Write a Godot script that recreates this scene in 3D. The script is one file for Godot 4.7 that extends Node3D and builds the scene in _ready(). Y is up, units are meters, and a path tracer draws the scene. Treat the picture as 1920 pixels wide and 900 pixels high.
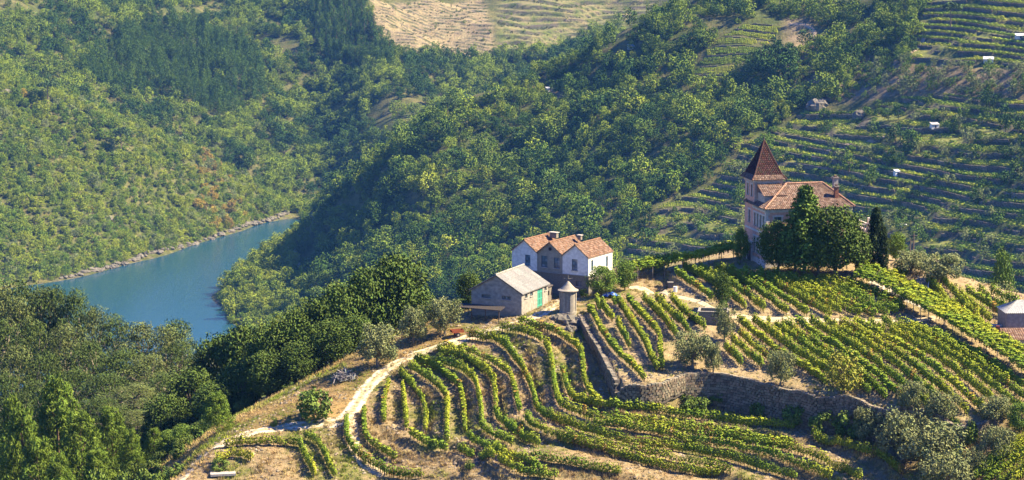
extends Node3D
# A river valley with terraced vineyards. Units are metres, y is up, the river lies at y = 0, the camera looks along -z.

const EYE := Vector3(0, 305, 0)
const NX0 := -112.0
const NZ0 := -450.0
const NS := 0.5
const NW := 449
const NH := 377

var rng := RandomNumberGenerator.new()
var names := {}
var grids := {}
var hn := PackedFloat32Array()
var wall_poly := PackedVector2Array()
var terrace_poly := PackedVector2Array()
var far_steps := []
var near_ready := false
var M := {}
var noise := FastNoiseLite.new()
var noise2 := FastNoiseLite.new()

# ------------------------------------------------------------------ mesh helper
class MB:
	var v := PackedVector3Array()
	var c := PackedColorArray()
	func tri(a: Vector3, b: Vector3, d: Vector3, col: Color) -> void:
		v.append(a); v.append(b); v.append(d)
		c.append(col); c.append(col); c.append(col)
	func quad(a: Vector3, b: Vector3, d: Vector3, e: Vector3, col: Color) -> void:
		v.append(a); v.append(b); v.append(d); v.append(a); v.append(d); v.append(e)
		for i in 6: c.append(col)
	func hexa(p: Array, col: Color) -> void:   # 8 corners: bottom ring 0-3, top ring 4-7
		quad(p[0], p[1], p[5], p[4], col); quad(p[1], p[2], p[6], p[5], col); quad(p[2], p[3], p[7], p[6], col); quad(p[3], p[0], p[4], p[7], col)
		quad(p[4], p[5], p[6], p[7], col); quad(p[3], p[2], p[1], p[0], col)
	func box(at: Vector3, size: Vector3, col: Color, b := Basis()) -> void:
		var h := size * 0.5
		var p := []
		for y in [-h.y, h.y]:
			for q in [Vector2(-h.x, h.z), Vector2(h.x, h.z), Vector2(h.x, -h.z), Vector2(-h.x, -h.z)]:
				p.append(at + b * Vector3(q.x, y, q.y))
		hexa(p, col)
	func tube(pts: Array, radii: Array, col: Color, sides := 6, cap := true) -> void:
		var rings := []
		for i in pts.size():
			var d: Vector3 = (pts[mini(i + 1, pts.size() - 1)] - pts[maxi(i - 1, 0)]).normalized()
			var s := d.cross(Vector3(0.31, 0.2, 0.93) if absf(d.y) > 0.8 else Vector3.UP).normalized()
			var t := d.cross(s)
			var ring := []
			for k in sides:
				var a := TAU * k / sides
				ring.append(pts[i] + (s * cos(a) + t * sin(a)) * radii[i])
			rings.append(ring)
		for i in pts.size() - 1:
			for k in sides:
				var n := (k + 1) % sides
				quad(rings[i][k], rings[i][n], rings[i + 1][n], rings[i + 1][k], col)
		if cap:
			for e in [0, pts.size() - 1]:
				for k in range(1, sides - 1): tri(rings[e][0], rings[e][k], rings[e][k + 1], col)
	func leaf(p: Vector3, n: Vector3, along: Vector3, size: float, width: float, col: Color) -> void:
		var a := (along - n * along.dot(n)).normalized() * size * 0.5
		var b := n.cross(a).normalized() * width * 0.5
		v.append(p - a); v.append(p + b); v.append(p + a); v.append(p - a); v.append(p + a); v.append(p - b)
		for i in 6: c.append(col)
	func mesh() -> ArrayMesh:
		var arr := []
		arr.resize(Mesh.ARRAY_MAX)
		arr[Mesh.ARRAY_VERTEX] = v
		arr[Mesh.ARRAY_COLOR] = c
		var m := ArrayMesh.new()
		m.add_surface_from_arrays(Mesh.PRIMITIVE_TRIANGLES, arr)
		return m

func numbered(called: String) -> String:
	names[called] = names.get(called, -1) + 1
	return called if names[called] == 0 else "%s_%03d" % [called, names[called]]

func tag(o: Node, label: String, category: String, group := "") -> void:
	o.set_meta("label", label)
	o.set_meta("category", category)
	if group: o.set_meta("group", group)

func thing(called: String, label: String, category: String, at := Vector3.ZERO, turn := 0.0, group := "") -> Node3D:
	var o := Node3D.new()
	o.name = numbered(called)
	add_child(o)
	o.position = at
	o.rotation.y = turn
	tag(o, label, category, group)
	return o

func part(called: String, mesh: Mesh, mat: Material, parent: Node) -> MeshInstance3D:
	var o := MeshInstance3D.new()
	o.name = called if parent != self else numbered(called)
	o.mesh = mesh
	o.material_override = mat
	parent.add_child(o, true)
	return o

func structure(called: String, mesh: Mesh, mat: Material) -> MeshInstance3D:
	var o := part(called, mesh, mat, self)
	o.set_meta("kind", "structure")
	return o

func many(called: String, mesh: Mesh, mat: Material, where: Array, tints: Array, parent: Node) -> MultiMeshInstance3D:
	var m := MultiMesh.new()
	m.transform_format = MultiMesh.TRANSFORM_3D
	m.use_colors = true
	m.mesh = mesh
	m.instance_count = where.size()
	for i in where.size():
		var t: Transform3D = where[i]
		var k: Color = tints[i]
		m.set_instance_transform(i, t)
		m.set_instance_color(i, k)
	var o := MultiMeshInstance3D.new()
	o.name = called if parent != self else numbered(called)
	o.multimesh = m
	o.material_override = mat
	o.set_meta("kind", "stuff")
	parent.add_child(o, true)
	return o

func material(rough: float, tex: Texture2D = null, scale := 1.0, bump: Texture2D = null, depth := 1.0) -> StandardMaterial3D:
	var m := StandardMaterial3D.new()
	m.vertex_color_use_as_albedo = true
	m.roughness = rough
	m.cull_mode = BaseMaterial3D.CULL_DISABLED
	m.metallic_specular = 0.2
	if tex:
		m.albedo_texture = tex
	if bump:
		m.normal_enabled = true
		m.normal_texture = bump
		m.normal_scale = depth
	if tex or bump:
		m.uv1_triplanar = true
		m.uv1_world_triplanar = true
		m.uv1_scale = Vector3.ONE * scale
	return m

func grain(seed_: int, freq: float, lo: float, hi: float, normal := false, strength := 3.0) -> ImageTexture:
	var n := FastNoiseLite.new()
	n.seed = seed_
	n.frequency = freq
	n.fractal_octaves = 5
	var im := n.get_seamless_image(512, 512)
	if normal:
		im.convert(Image.FORMAT_RGBA8)
		im.bump_map_to_normal_map(strength)
		return ImageTexture.create_from_image(im)
	im.convert(Image.FORMAT_L8)
	var d := im.get_data()
	for i in d.size():
		d[i] = clampi(int(255.0 * (lo + (hi - lo) * d[i] / 255.0)), 0, 255)
	return ImageTexture.create_from_image(Image.create_from_data(512, 512, false, Image.FORMAT_L8, d))

# ------------------------------------------------------------------ the lie of the land
func field(called: String, x0: float, z0: float, step: float, w: int, h: int, pts: PackedFloat32Array, c: float, k: float) -> void:
	var g := PackedFloat32Array()
	g.resize(w * h)
	var n := pts.size() / 3
	var px := PackedFloat32Array(); var pz := PackedFloat32Array(); var pw := PackedFloat32Array()
	for i in n:
		px.append(pts[i * 3]); pz.append(pts[i * 3 + 1]); pw.append(pts[i * 3 + 2])
	var cc := c * c
	for j in h:
		var z := z0 + j * step
		for i in w:
			var x := x0 + i * step
			var s := k
			for q in n:
				var a := x - px[q]
				var b := z - pz[q]
				s += pw[q] * sqrt(a * a + b * b + cc)
			g[j * w + i] = s
	grids[called] = [x0, z0, step, w, h, g]

func sample(grid: Array, x: float, z: float) -> float:
	var w: int = grid[3]
	var h: int = grid[4]
	var g: PackedFloat32Array = grid[5]
	var fx := clampf((x - grid[0]) / grid[2], 1.0, w - 2.001)
	var fz := clampf((z - grid[1]) / grid[2], 1.0, h - 2.001)
	var i := int(fx)
	var j := int(fz)
	fx -= i
	fz -= j
	var o := (j - 1) * w + i - 1
	var r0 := cubic_interpolate(g[o + 1], g[o + 2], g[o], g[o + 3], fx)
	o += w
	var r1 := cubic_interpolate(g[o + 1], g[o + 2], g[o], g[o + 3], fx)
	o += w
	var r2 := cubic_interpolate(g[o + 1], g[o + 2], g[o], g[o + 3], fx)
	o += w
	var r3 := cubic_interpolate(g[o + 1], g[o + 2], g[o], g[o + 3], fx)
	return cubic_interpolate(r1, r2, r0, r3, fz)

func inside(poly: PackedVector2Array, x: float, z: float) -> float:   # signed distance, positive inside
	var best := 1e18
	var odd := false
	var n := poly.size()
	var a := poly[n - 1]
	for i in n:
		var b := poly[i]
		var ex := b.x - a.x
		var ez := b.y - a.y
		var t := clampf(((x - a.x) * ex + (z - a.y) * ez) / (ex * ex + ez * ez), 0.0, 1.0)
		var dx := x - a.x - t * ex
		var dz := z - a.y - t * ez
		best = minf(best, dx * dx + dz * dz)
		if (a.y > z) != (b.y > z) and x < ex * (z - a.y) / ez + a.x: odd = not odd
		a = b
	return sqrt(best) if odd else -sqrt(best)

func stepped(t: float, tread: float, share: float) -> float:
	var f := t - floorf(t)
	return (f * share / tread if f < tread else share + (1.0 - share) * smoothstep(tread, 1.0, f)) - f

func near_raw(x: float, z: float) -> float:
	var lo := sample(grids.low, x, z)
	var h := lo
	if x > -30 and x < 60 and z > -372 and z < -285:
		var m := smoothstep(-1.0, 2.0, inside(terrace_poly, x, z))
		if m > 0.0: h += 1.5 * m * (stepped(sample(grids.terrace, x, z), 0.78, 0.2) + 0.28)
	var w := smoothstep(-0.3, 0.25, inside(wall_poly, x, z) - 0.25)
	if w > 0.0: h = lerpf(h, sample(grids.high, x, z), w)
	return h + 0.05 * sin(x * 1.7 + z * 0.6) + 0.05 * sin(-x * 0.8 + z * 1.5 + 1.0) + 0.04 * sin(x * 2.9 - z * 2.3 + 2.0)

func far_base(x: float, z: float) -> float:
	var b := sample(grids.far, x, z)
	var r := 2.6 * sin(x * 0.031 + z * 0.017) + 2.2 * sin(x * 0.052 - z * 0.041 + 1.3) + 1.6 * sin(-x * 0.023 + z * 0.083 + 0.5) + sin(x * 0.11 + z * 0.06 + 2.2) + 0.8 * sin(x * 0.09 - z * 0.13)
	return b + r * smoothstep(2.0, 25.0, b)

func level(x: float, z: float, b: float) -> float:   # the terrace walls wander off the contour
	return b + 2.0 * sin(x * 0.035 + 1.2 * sin(z * 0.02)) + 1.3 * sin(x * 0.09 - z * 0.04)

func far_ground(x: float, z: float) -> float:
	var b := far_base(x, z)
	if z < -1050.0:
		var l := level(x, z, b)
		for s in far_steps:
			var m := smoothstep(-8.0, 8.0, inside(s[0], x, z))
			if m > 0.0:
				b += (stepped(l / s[1], 0.7, 0.25) + 0.2) * s[1] * m
	return b

func ground(x: float, z: float) -> float:
	if near_ready and x > NX0 and z > NZ0 and x < NX0 + (NW - 1) * NS and z < NZ0 + (NH - 1) * NS:
		var fx := (x - NX0) / NS
		var fz := (z - NZ0) / NS
		var i := int(fx)
		var j := int(fz)
		fx -= i
		fz -= j
		var o := j * NW + i
		return lerpf(lerpf(hn[o], hn[o + 1], fx), lerpf(hn[o + NW], hn[o + NW + 1], fx), fz)
	var w := smoothstep(470.0, 700.0, -z)
	if w <= 0.0: return near_raw(x, z)
	if w >= 1.0: return far_ground(x, z)
	return lerpf(near_raw(x, z), far_ground(x, z), w)

func on(p: Vector2, up := 0.0) -> Vector3:
	return Vector3(p.x, ground(p.x, p.y) + up, p.y)

func sheet(w: int, h: int, pos: PackedVector3Array, col: PackedColorArray) -> ArrayMesh:
	var nor := PackedVector3Array()
	nor.resize(w * h)
	var idx := PackedInt32Array()
	var turned := (pos[1] - pos[0]).cross(pos[w] - pos[0]).y > 0.0
	for j in h:
		for i in w:
			var a := pos[j * w + mini(i + 1, w - 1)] - pos[j * w + maxi(i - 1, 0)]
			var b := pos[mini(j + 1, h - 1) * w + i] - pos[maxi(j - 1, 0) * w + i]
			var n := b.cross(a).normalized()
			nor[j * w + i] = n if n.y > 0 else -n
	for j in h - 1:
		for i in w - 1:
			var o := j * w + i
			if turned:
				idx.append(o); idx.append(o + w); idx.append(o + 1)
				idx.append(o + 1); idx.append(o + w); idx.append(o + w + 1)
			else:
				idx.append(o); idx.append(o + 1); idx.append(o + w)
				idx.append(o + 1); idx.append(o + w + 1); idx.append(o + w)
	var arr := []
	arr.resize(Mesh.ARRAY_MAX)
	arr[Mesh.ARRAY_VERTEX] = pos
	arr[Mesh.ARRAY_NORMAL] = nor
	arr[Mesh.ARRAY_COLOR] = col
	arr[Mesh.ARRAY_INDEX] = idx
	var m := ArrayMesh.new()
	m.add_surface_from_arrays(Mesh.PRIMITIVE_TRIANGLES, arr)
	return m

# ------------------------------------------------------------------ plants
func rnd(a: float, b: float) -> float:
	return rng.randf_range(a, b)

func any_dir() -> Vector3:
	return Vector3(rng.randfn(), rng.randfn(), rng.randfn()).normalized()

func vary(c: Color, amount: float) -> Color:
	var f := 1.0 + rnd(-amount, amount)
	return Color(c.r * f * (1.0 + rnd(-0.3, 0.3) * amount), c.g * f, c.b * f)

func clump(mb: MB, at: Vector3, r: Vector3, count: int, size: float, slim: float, col: Color, droop := 0.0, outward := 0.7) -> void:
	for i in count:
		var d := any_dir()
		var p := at + d * r * (0.45 + 0.6 * sqrt(rng.randf()))
		var n := (d * outward + any_dir() * 0.75 + Vector3(0, 0.25, 0)).normalized()
		var along := any_dir() + Vector3(0, -droop, 0)
		mb.leaf(p, n, along, size * rnd(0.7, 1.3), size * slim * rnd(0.8, 1.2), vary(col, 0.28))

# A crown is a set of leaf clumps spread through a shape; returns the clump centres, for the limbs.
func crown(kind: String, h: float, w: float, col: Color, clumps: int, leaves: int, size: float) -> Array:
	var mb := MB.new()
	var ends := []
	for i in clumps:
		var f := (i + rnd(0.1, 0.9)) / clumps
		var p := Vector3.ZERO
		var r := Vector3.ONE
		var slim := 0.7
		var droop := 0.0
		var a := i * 2.39996 + rnd(-0.5, 0.5)
		match kind:
			"round":
				var d := any_dir()
				p = Vector3(d.x * w * 0.46, h * 0.57 + d.y * h * 0.35, d.z * w * 0.46) * Vector3(rnd(0.5, 0.95), 1, rnd(0.5, 0.95))
				r = Vector3(w, w * 0.8, w) * rnd(0.1, 0.235)
			"olive":
				var lobe := Vector3(cos(i % 4 * 1.7 + 0.4), 0, sin(i % 4 * 1.7 + 0.4)) * w * 0.22
				var d := any_dir()
				p = lobe + Vector3(d.x * w * 0.27, h * 0.58 + d.y * h * 0.33, d.z * w * 0.27)
				r = Vector3(w, w, w) * rnd(0.1, 0.16)
				slim = 0.42
			"pine":
				var y := 0.2 + 0.78 * f
				var rad := w * 0.5 * pow(1.0 - f * 0.92, 0.5) * rnd(0.45, 1.05)
				p = Vector3(cos(a) * rad, h * y + rnd(-0.03, 0.03) * h, sin(a) * rad)
				r = Vector3(w * 0.13, w * 0.11, w * 0.13) * (1.15 - f * 0.5)
				slim = 0.22
				droop = -1.1
			"umbrella":
				var rad := w * 0.5 * sqrt(f)
				p = Vector3(cos(a) * rad, h * (0.9 - 0.13 * f) + rnd(-0.05, 0.05) * h, sin(a) * rad)
				r = Vector3(w * 0.15, h * 0.07, w * 0.15)
			"gum":
				var y := 0.36 + 0.62 * f
				var rad := w * 0.5 * sin(clampf(0.22 + f * 0.74, 0, 1) * PI) * rnd(0.2, 1.2) + 0.3
				p = Vector3(cos(a) * rad, h * y, sin(a) * rad)
				r = Vector3(w * 0.15, w * 0.11, w * 0.15) * rnd(0.6, 1.4)
				slim = 0.3
				droop = 1.5
			"column":
				var y := 0.04 + 0.96 * f
				var rad := w * 0.5 * pow(sin(clampf(0.16 + f * 0.84, 0, 1) * PI), 0.6) * rnd(0.5, 0.85)
				p = Vector3(cos(a) * rad, h * y - 0.2, sin(a) * rad)
				r = Vector3(w * 0.17, h * 0.06, w * 0.17)
				slim = 0.3
				droop = -2.5
			"spire":
				var y := 0.16 + 0.84 * f
				var rad := w * 0.5 * (1.0 - f) * rnd(0.5, 1.1) + w * 0.03
				p = Vector3(cos(a) * rad, h * y, sin(a) * rad)
				r = Vector3(w * 0.14, w * 0.12, w * 0.14) * (1.1 - f * 0.4)
			"bush":
				var d := any_dir()
				p = Vector3(d.x * w * 0.36, h * 0.45 + d.y * h * 0.38, d.z * w * 0.36)
				r = Vector3(w, h, w) * rnd(0.14, 0.2)
		ends.append(p)
		var base := vary(col, 0.2)
		clump(mb, p, r, leaves, size, slim, base, droop)
	return [mb.mesh(), ends]

func trunk(h: float, r: float, ends: Array, limbs: int, col: Color, fork: float, lean := 0.05) -> ArrayMesh:
	var mb := MB.new()
	var top := Vector3(rnd(-lean, lean) * h, h * fork, rnd(-lean, lean) * h)
	mb.tube([Vector3(0, -0.5, 0), Vector3(0, 0.1, 0), top * 0.5 + Vector3(rnd(-lean, lean) * h * 0.4, 0, 0), top], [r * 1.35, r, r * 0.8, r * 0.62], col, 7)
	for i in limbs:
		var e: Vector3 = ends[i * ends.size() / limbs]
		var s := top * rnd(0.62, 1.0) if e.y > top.y else top * clampf(e.y / maxf(top.y, 0.1) - 0.12, 0.1, 1.0)
		var m := s.lerp(e, 0.5) + Vector3(rnd(-0.05, 0.05) * h, 0.03 * h, rnd(-0.05, 0.05) * h)
		mb.tube([s, m, e], [r * 0.45, r * 0.28, r * 0.08], col, 5, false)
	return mb.mesh()

var species := {}

func kind_of_tree(called: String, shape: String, h: float, w: float, col: Color, clumps: int, leaves: int, size: float, tr: float, bark: Color, limbs: int, fork: float, variants: int, lean := 0.05) -> void:
	var l := []
	for i in variants:
		var cr := crown(shape, h, w, col, clumps, leaves, size)
		l.append([cr[0], trunk(h, tr, cr[1], limbs, bark, fork, lean), h, w])
	species[called] = l

func plant(kind: String, spec: String, at: Vector3, label: String, category: String, w := 0.0, group := "", called := "") -> Node3D:   # at = (x, z, height)
	var l: Array = species[kind]
	var s: Array = l[rng.randi() % l.size()]
	var o := thing(called if called else spec, label, category, on(Vector2(at.x, at.y), -0.08), rnd(0, TAU), group)
	var sy: float = at.z / s[2]
	var sx: float = (w / s[3]) if w > 0.0 else sy
	o.scale = Vector3(sx, sy, sx)
	part("trunk", s[1], M.bark, o)
	part("crown", s[0], M.leaf, o)
	return o

# ------------------------------------------------------------------ buildings
# A wall panel with openings cut out of it: each opening [x, y, w, h]; reveals go depth back.
func panel(mb: MB, at: Vector3, right: Vector3, up: Vector3, back: Vector3, w: float, h: float, holes: Array, col: Color, depth := 0.22) -> void:
	var xs := [0.0, w]
	var ys := [0.0, h]
	for o in holes:
		xs.append(o[0]); xs.append(o[0] + o[2])
		ys.append(o[1]); ys.append(o[1] + o[3])
	xs.sort()
	ys.sort()
	for i in xs.size() - 1:
		for j in ys.size() - 1:
			if xs[i + 1] - xs[i] < 0.001 or ys[j + 1] - ys[j] < 0.001: continue
			var cx: float = (xs[i] + xs[i + 1]) * 0.5
			var cy: float = (ys[j] + ys[j + 1]) * 0.5
			var hole := false
			for o in holes:
				if cx > o[0] and cx < o[0] + o[2] and cy > o[1] and cy < o[1] + o[3]: hole = true
			if not hole:
				mb.quad(at + right * xs[i] + up * ys[j], at + right * xs[i + 1] + up * ys[j], at + right * xs[i + 1] + up * ys[j + 1], at + right * xs[i] + up * ys[j + 1], vary(col, 0.03))
	for o in holes:
		var p := [at + right * o[0] + up * o[1], at + right * (o[0] + o[2]) + up * o[1], at + right * (o[0] + o[2]) + up * (o[1] + o[3]), at + right * o[0] + up * (o[1] + o[3])]
		for k in 4:
			mb.quad(p[k], p[(k + 1) % 4], p[(k + 1) % 4] + back * depth, p[k] + back * depth, col)

# A casement in an opening: window > frame, pane (one per light), sill.
func casement(parent: Node, at: Vector3, right: Vector3, back: Vector3, o: Array, across: int, down: int, fcol: Color, surround := Color(0, 0, 0, 0), called := "window") -> void:
	var b := Basis(right, Vector3.UP, -back)
	var c: Vector3 = at + right * (o[0] + o[2] * 0.5) + Vector3.UP * (o[1] + o[3] * 0.5)
	var w: float = o[2]
	var h: float = o[3]
	var fr := MB.new()
	var q := c + back * 0.13
	var t := 0.07
	fr.box(q + right * (w * 0.5 - t * 0.5), Vector3(t, h, 0.06), fcol, b)
	fr.box(q - right * (w * 0.5 - t * 0.5), Vector3(t, h, 0.06), fcol, b)
	fr.box(q + Vector3.UP * (h * 0.5 - t * 0.5), Vector3(w - 2 * t, t, 0.06), fcol, b)
	fr.box(q - Vector3.UP * (h * 0.5 - t * 0.5), Vector3(w - 2 * t, t, 0.06), fcol, b)
	for i in range(1, across): fr.box(q + right * (w * (float(i) / across - 0.5)), Vector3(0.05, h - 2 * t, 0.045), fcol, b)
	for j in range(1, down): fr.box(q + Vector3.UP * (h * (float(j) / down - 0.5)) + back * 0.005, Vector3(w - 2 * t, 0.045, 0.035), fcol, b)
	var win := part(called, fr.mesh(), M.paint, parent)
	for i in across:
		for j in down:
			var g := MB.new()
			g.box(q + back * 0.03 + right * (w * ((i + 0.5) / across - 0.5)) + Vector3.UP * (h * ((j + 0.5) / down - 0.5)), Vector3(w / across, h / down, 0.012), vary(Color(0.10, 0.14, 0.17), 0.5), b)
			part("pane", g.mesh(), M.glass, win)
	var s := MB.new()
	s.box(c - Vector3.UP * (h * 0.5 + 0.05) - back * 0.04, Vector3(w + 0.25, 0.1, 0.2), Color(0.45, 0.43, 0.4), b)
	part("sill", s.mesh(), M.stone, win)
	if surround.a > 0:
		var u := MB.new()
		for sgn in [-1.0, 1.0]: u.box(c + right * sgn * (w * 0.5 + 0.1) - back * 0.025, Vector3(0.2, h, 0.06), surround, b)
		u.box(c + Vector3.UP * (h * 0.5 + 0.13) - back * 0.035, Vector3(w + 0.6, 0.26, 0.1), surround, b)
		part("surround", u.mesh(), M.plaster, win)

# Tiled roof slope between eave a-b and ridge d-c: every course laps the one below, every tile has its round back.
func tiles(a: Vector3, b: Vector3, c: Vector3, d: Vector3, pal: Array, course := 0.38, pitch := 0.3) -> MB:
	var mb := MB.new()
	var n := (b - a).cross(d - a if (d - a).length() > (c - b).length() else c - b).normalized()
	if n.y < 0: n = -n
	var rows := maxi(2, int(maxf((d - a).length(), (c - b).length()) / course))
	for j in rows:
		var f0 := float(j) / rows
		var f1 := float(j + 1) / rows
		var l0 := a.lerp(d, f0)
		var r0 := b.lerp(c, f0)
		var l1 := a.lerp(d, f1)
		var r1 := b.lerp(c, f1)
		var cols := maxi(1, int((r0 - l0).length() / pitch))
		for i in cols:
			var g0 := float(i) / cols
			var g1 := float(i + 0.62) / cols
			var g2 := float(i + 1) / cols
			var col: Color = vary(pal[rng.randi() % pal.size()], 0.18)
			var lift := n * 0.05
			var hump := n * 0.055
			var p0 := l0.lerp(r0, g0) + lift
			var pm := l0.lerp(r0, (g0 + g1) * 0.5) + lift + hump
			var p1 := l0.lerp(r0, g1) + lift
			var p2 := l0.lerp(r0, g2) + lift
			var q0 := l1.lerp(r1, g0)
			var qm := l1.lerp(r1, (g0 + g1) * 0.5) + hump
			var q1 := l1.lerp(r1, g1)
			var q2 := l1.lerp(r1, g2)
			mb.quad(p0, pm, qm, q0, col)
			mb.quad(pm, p1, q1, qm, col)
			mb.quad(p1, p2, q2, q1, col)
			mb.tri(p0, pm, p1, col)
			mb.quad(p0 - lift, p2 - lift, p2, p0, col)
	return mb

func ridge_caps(mb: MB, a: Vector3, b: Vector3, col: Color, r := 0.13) -> void:
	var n := maxi(1, int((b - a).length() / 0.42))
	for i in n:
		mb.tube([a.lerp(b, float(i) / n), a.lerp(b, (i + 0.98) / n)], [r * 1.08, r * 0.92], vary(col, 0.15), 7)

func slab(mb: MB, a: Vector3, b: Vector3, c: Vector3, d: Vector3, t: float, col: Color) -> void:
	var n := Vector3(0, t, 0)
	mb.hexa([a - n, b - n, c - n, d - n, a, b, c, d], col)

func prism_roof(o: Node, w: float, eave: float, rise: float, z0: float, z1: float, x0: float, pal: Array, over: float, rim: Color) -> void:
	var mid := x0 + w * 0.5
	var k := rise / (w * 0.5)
	for s in [-1.0, 1.0]:
		var ov := 0.0 if over < 0 else over
		var e := Vector3(mid + s * (w * 0.5 + ov), eave - k * ov, z0)
		var f := Vector3(e.x, e.y, z1)
		var r := part("roof_slope", tiles(e, f, Vector3(mid, eave + rise, z1), Vector3(mid, eave + rise, z0), pal).mesh(), M.tile, o)
		var u := MB.new()
		slab(u, e - Vector3(0, 0.02, 0), f - Vector3(0, 0.02, 0), Vector3(mid, eave + rise - 0.02, z1), Vector3(mid, eave + rise - 0.02, z0), 0.1, rim)
		part("roof_boards", u.mesh(), M.paint, r)
	var m := MB.new()
	ridge_caps(m, Vector3(mid, eave + rise + 0.06, z0), Vector3(mid, eave + rise + 0.06, z1), pal[0])
	part("ridge_tiles", m.mesh(), M.tile, o)

const TERRA := [Color(0.28, 0.165, 0.105), Color(0.23, 0.135, 0.088), Color(0.32, 0.205, 0.14), Color(0.2, 0.125, 0.085), Color(0.3, 0.205, 0.15)]
const OLD_TILE := [Color(0.22, 0.14, 0.1), Color(0.18, 0.115, 0.083), Color(0.26, 0.175, 0.13), Color(0.15, 0.1, 0.08), Color(0.28, 0.2, 0.155)]
const DARK_TILE := [Color(0.078, 0.036, 0.034), Color(0.06, 0.03, 0.03), Color(0.092, 0.045, 0.04), Color(0.07, 0.05, 0.042)]

func white_house() -> void:
	var p: Vector3 = Vector3(12.28, 237.91, -365.75)
	var o := thing("farmhouse", "white farmhouse with three gables side by side under orange tile roofs", "house", p, deg_to_rad(-32.0))
	var gw := 4.83
	var eave := 6.35
	var base := 3.25
	var dep := 7.8
	var white := Color(0.70, 0.68, 0.61)
	var grey := Color(0.29, 0.265, 0.21)
	var stone := Color(0.27, 0.24, 0.2)
	var R := Vector3.RIGHT
	var U := Vector3.UP
	var B := Vector3.FORWARD
	var holes := [[[2.55, 0.75, 1.0, 1.75]], [[0.75, 0.75, 1.15, 1.85], [3.15, 0.75, 1.05, 1.75]], [[1.75, 0.75, 1.05, 1.8]]]
	for g in 3:
		var x := -14.5 + g * gw
		var z := -0.12 if g == 1 else 0.0
		var col: Color = grey if g == 1 else white
		var mb := MB.new()
		panel(mb, Vector3(x, base, z), R, U, B, gw, eave - base, holes[g], col)
		mb.tri(Vector3(x, eave, z), Vector3(x + gw, eave, z), Vector3(x + gw * 0.5, eave + 1.85, z), col)
		if g != 1:
			mb.quad(Vector3(x, base, 0), Vector3(x, eave, 0), Vector3(x, eave, -0.12), Vector3(x, base, -0.12), col)
			mb.quad(Vector3(x + gw, base, 0), Vector3(x + gw, eave, 0), Vector3(x + gw, eave, -0.12), Vector3(x + gw, base, -0.12), col)
		var wl := part("gable_wall", mb.mesh(), M.plaster, o)
		wl.set_meta("label", ["pale left gable wall with one window", "darker unpainted middle gable wall with a round vent", "white right gable wall with one window"][g])
		for hh in holes[g]: casement(wl, Vector3(x, base, z), R, B, hh, 2, 4, Color(0.05, 0.1, 0.14))
		if g == 1:
			var ring := MB.new()
			var pts := []
			for k in 17: pts.append(Vector3(x + gw * 0.5 + cos(TAU * k / 16) * 0.33, eave + 0.72 + sin(TAU * k / 16) * 0.33, z + 0.03))
			var rr := []
			for k in 17: rr.append(0.06)
			ring.tube(pts, rr, stone, 5, false)
			part("vent_ring", ring.mesh(), M.stone, wl)
			var disc := MB.new()
			for k in 16: disc.tri(Vector3(x + gw * 0.5, eave + 0.72, z + 0.012), pts[k] - Vector3(0, 0, 0.018), pts[k + 1] - Vector3(0, 0, 0.018), Color(0.02, 0.02, 0.025))
			part("round_vent", disc.mesh(), M.paint, wl)
	var bs := MB.new()
	panel(bs, Vector3(-14.45, -1.5, -0.18), R, U, B, 14.4, base + 1.5, [[12.0, 2.9, 1.15, 0.85]], stone)
	panel(bs, Vector3(-0.05, -1.5, -0.18), B, U, Vector3.LEFT, dep - 0.3, base + 1.5, [], stone)
	panel(bs, Vector3(-14.45, -1.5, -0.18), B, U, R, dep - 0.3, base + 1.5, [], stone)
	panel(bs, Vector3(-14.45, -1.5, -dep + 0.12), R, U, Vector3.BACK, 14.4, base + 1.5, [], stone)
	var bsm := part("basement_wall", bs.mesh(), M.stone, o)
	casement(bsm, Vector3(-14.45, -1.5, -0.18), R, B, [12.0, 2.9, 1.15, 0.85], 3, 1, Color(0.06, 0.07, 0.08))
	var led := MB.new()
	led.box(Vector3(-7.25, base - 0.03, 0.03), Vector3(14.6, 0.12, 0.12), Color(0.4, 0.38, 0.34))
	led.box(Vector3(0.03, base - 0.03, -dep * 0.5), Vector3(0.12, 0.12, dep), Color(0.4, 0.38, 0.34))
	part("ledge", led.mesh(), M.stone, o)
	var sw := MB.new()
	var sh := [[0.85, 0.75, 0.72, 1.7], [5.6, 0.75, 0.72, 1.7]]
	panel(sw, Vector3(0, base, 0), B, U, Vector3.LEFT, dep, eave - base, sh, white)
	var swm := part("side_wall", sw.mesh(), M.plaster, o)
	for hh in sh: casement(swm, Vector3(0, base, 0), B, Vector3.LEFT, hh, 2, 4, Color(0.05, 0.1, 0.14))
	var bk := MB.new()
	panel(bk, Vector3(-14.5, base, 0), B, U, R, dep, eave - base, [], white)
	panel(bk, Vector3(-14.5, base, -dep), R, U, Vector3.BACK, 14.5, eave - base, [], white)
	for g in 3: bk.tri(Vector3(-14.5 + g * gw, eave, -dep), Vector3(-14.5 + (g + 1) * gw, eave, -dep), Vector3(-14.5 + (g + 0.5) * gw, eave + 1.85, -dep), white)
	part("rear_wall", bk.mesh(), M.plaster, o)
	for g in 3: prism_roof(o, gw, eave, 1.85, 0.22, -dep - 0.2, -14.5 + g * gw, TERRA, -1.0 if g == 1 else 0.12, Color(0.2, 0.14, 0.1))
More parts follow.
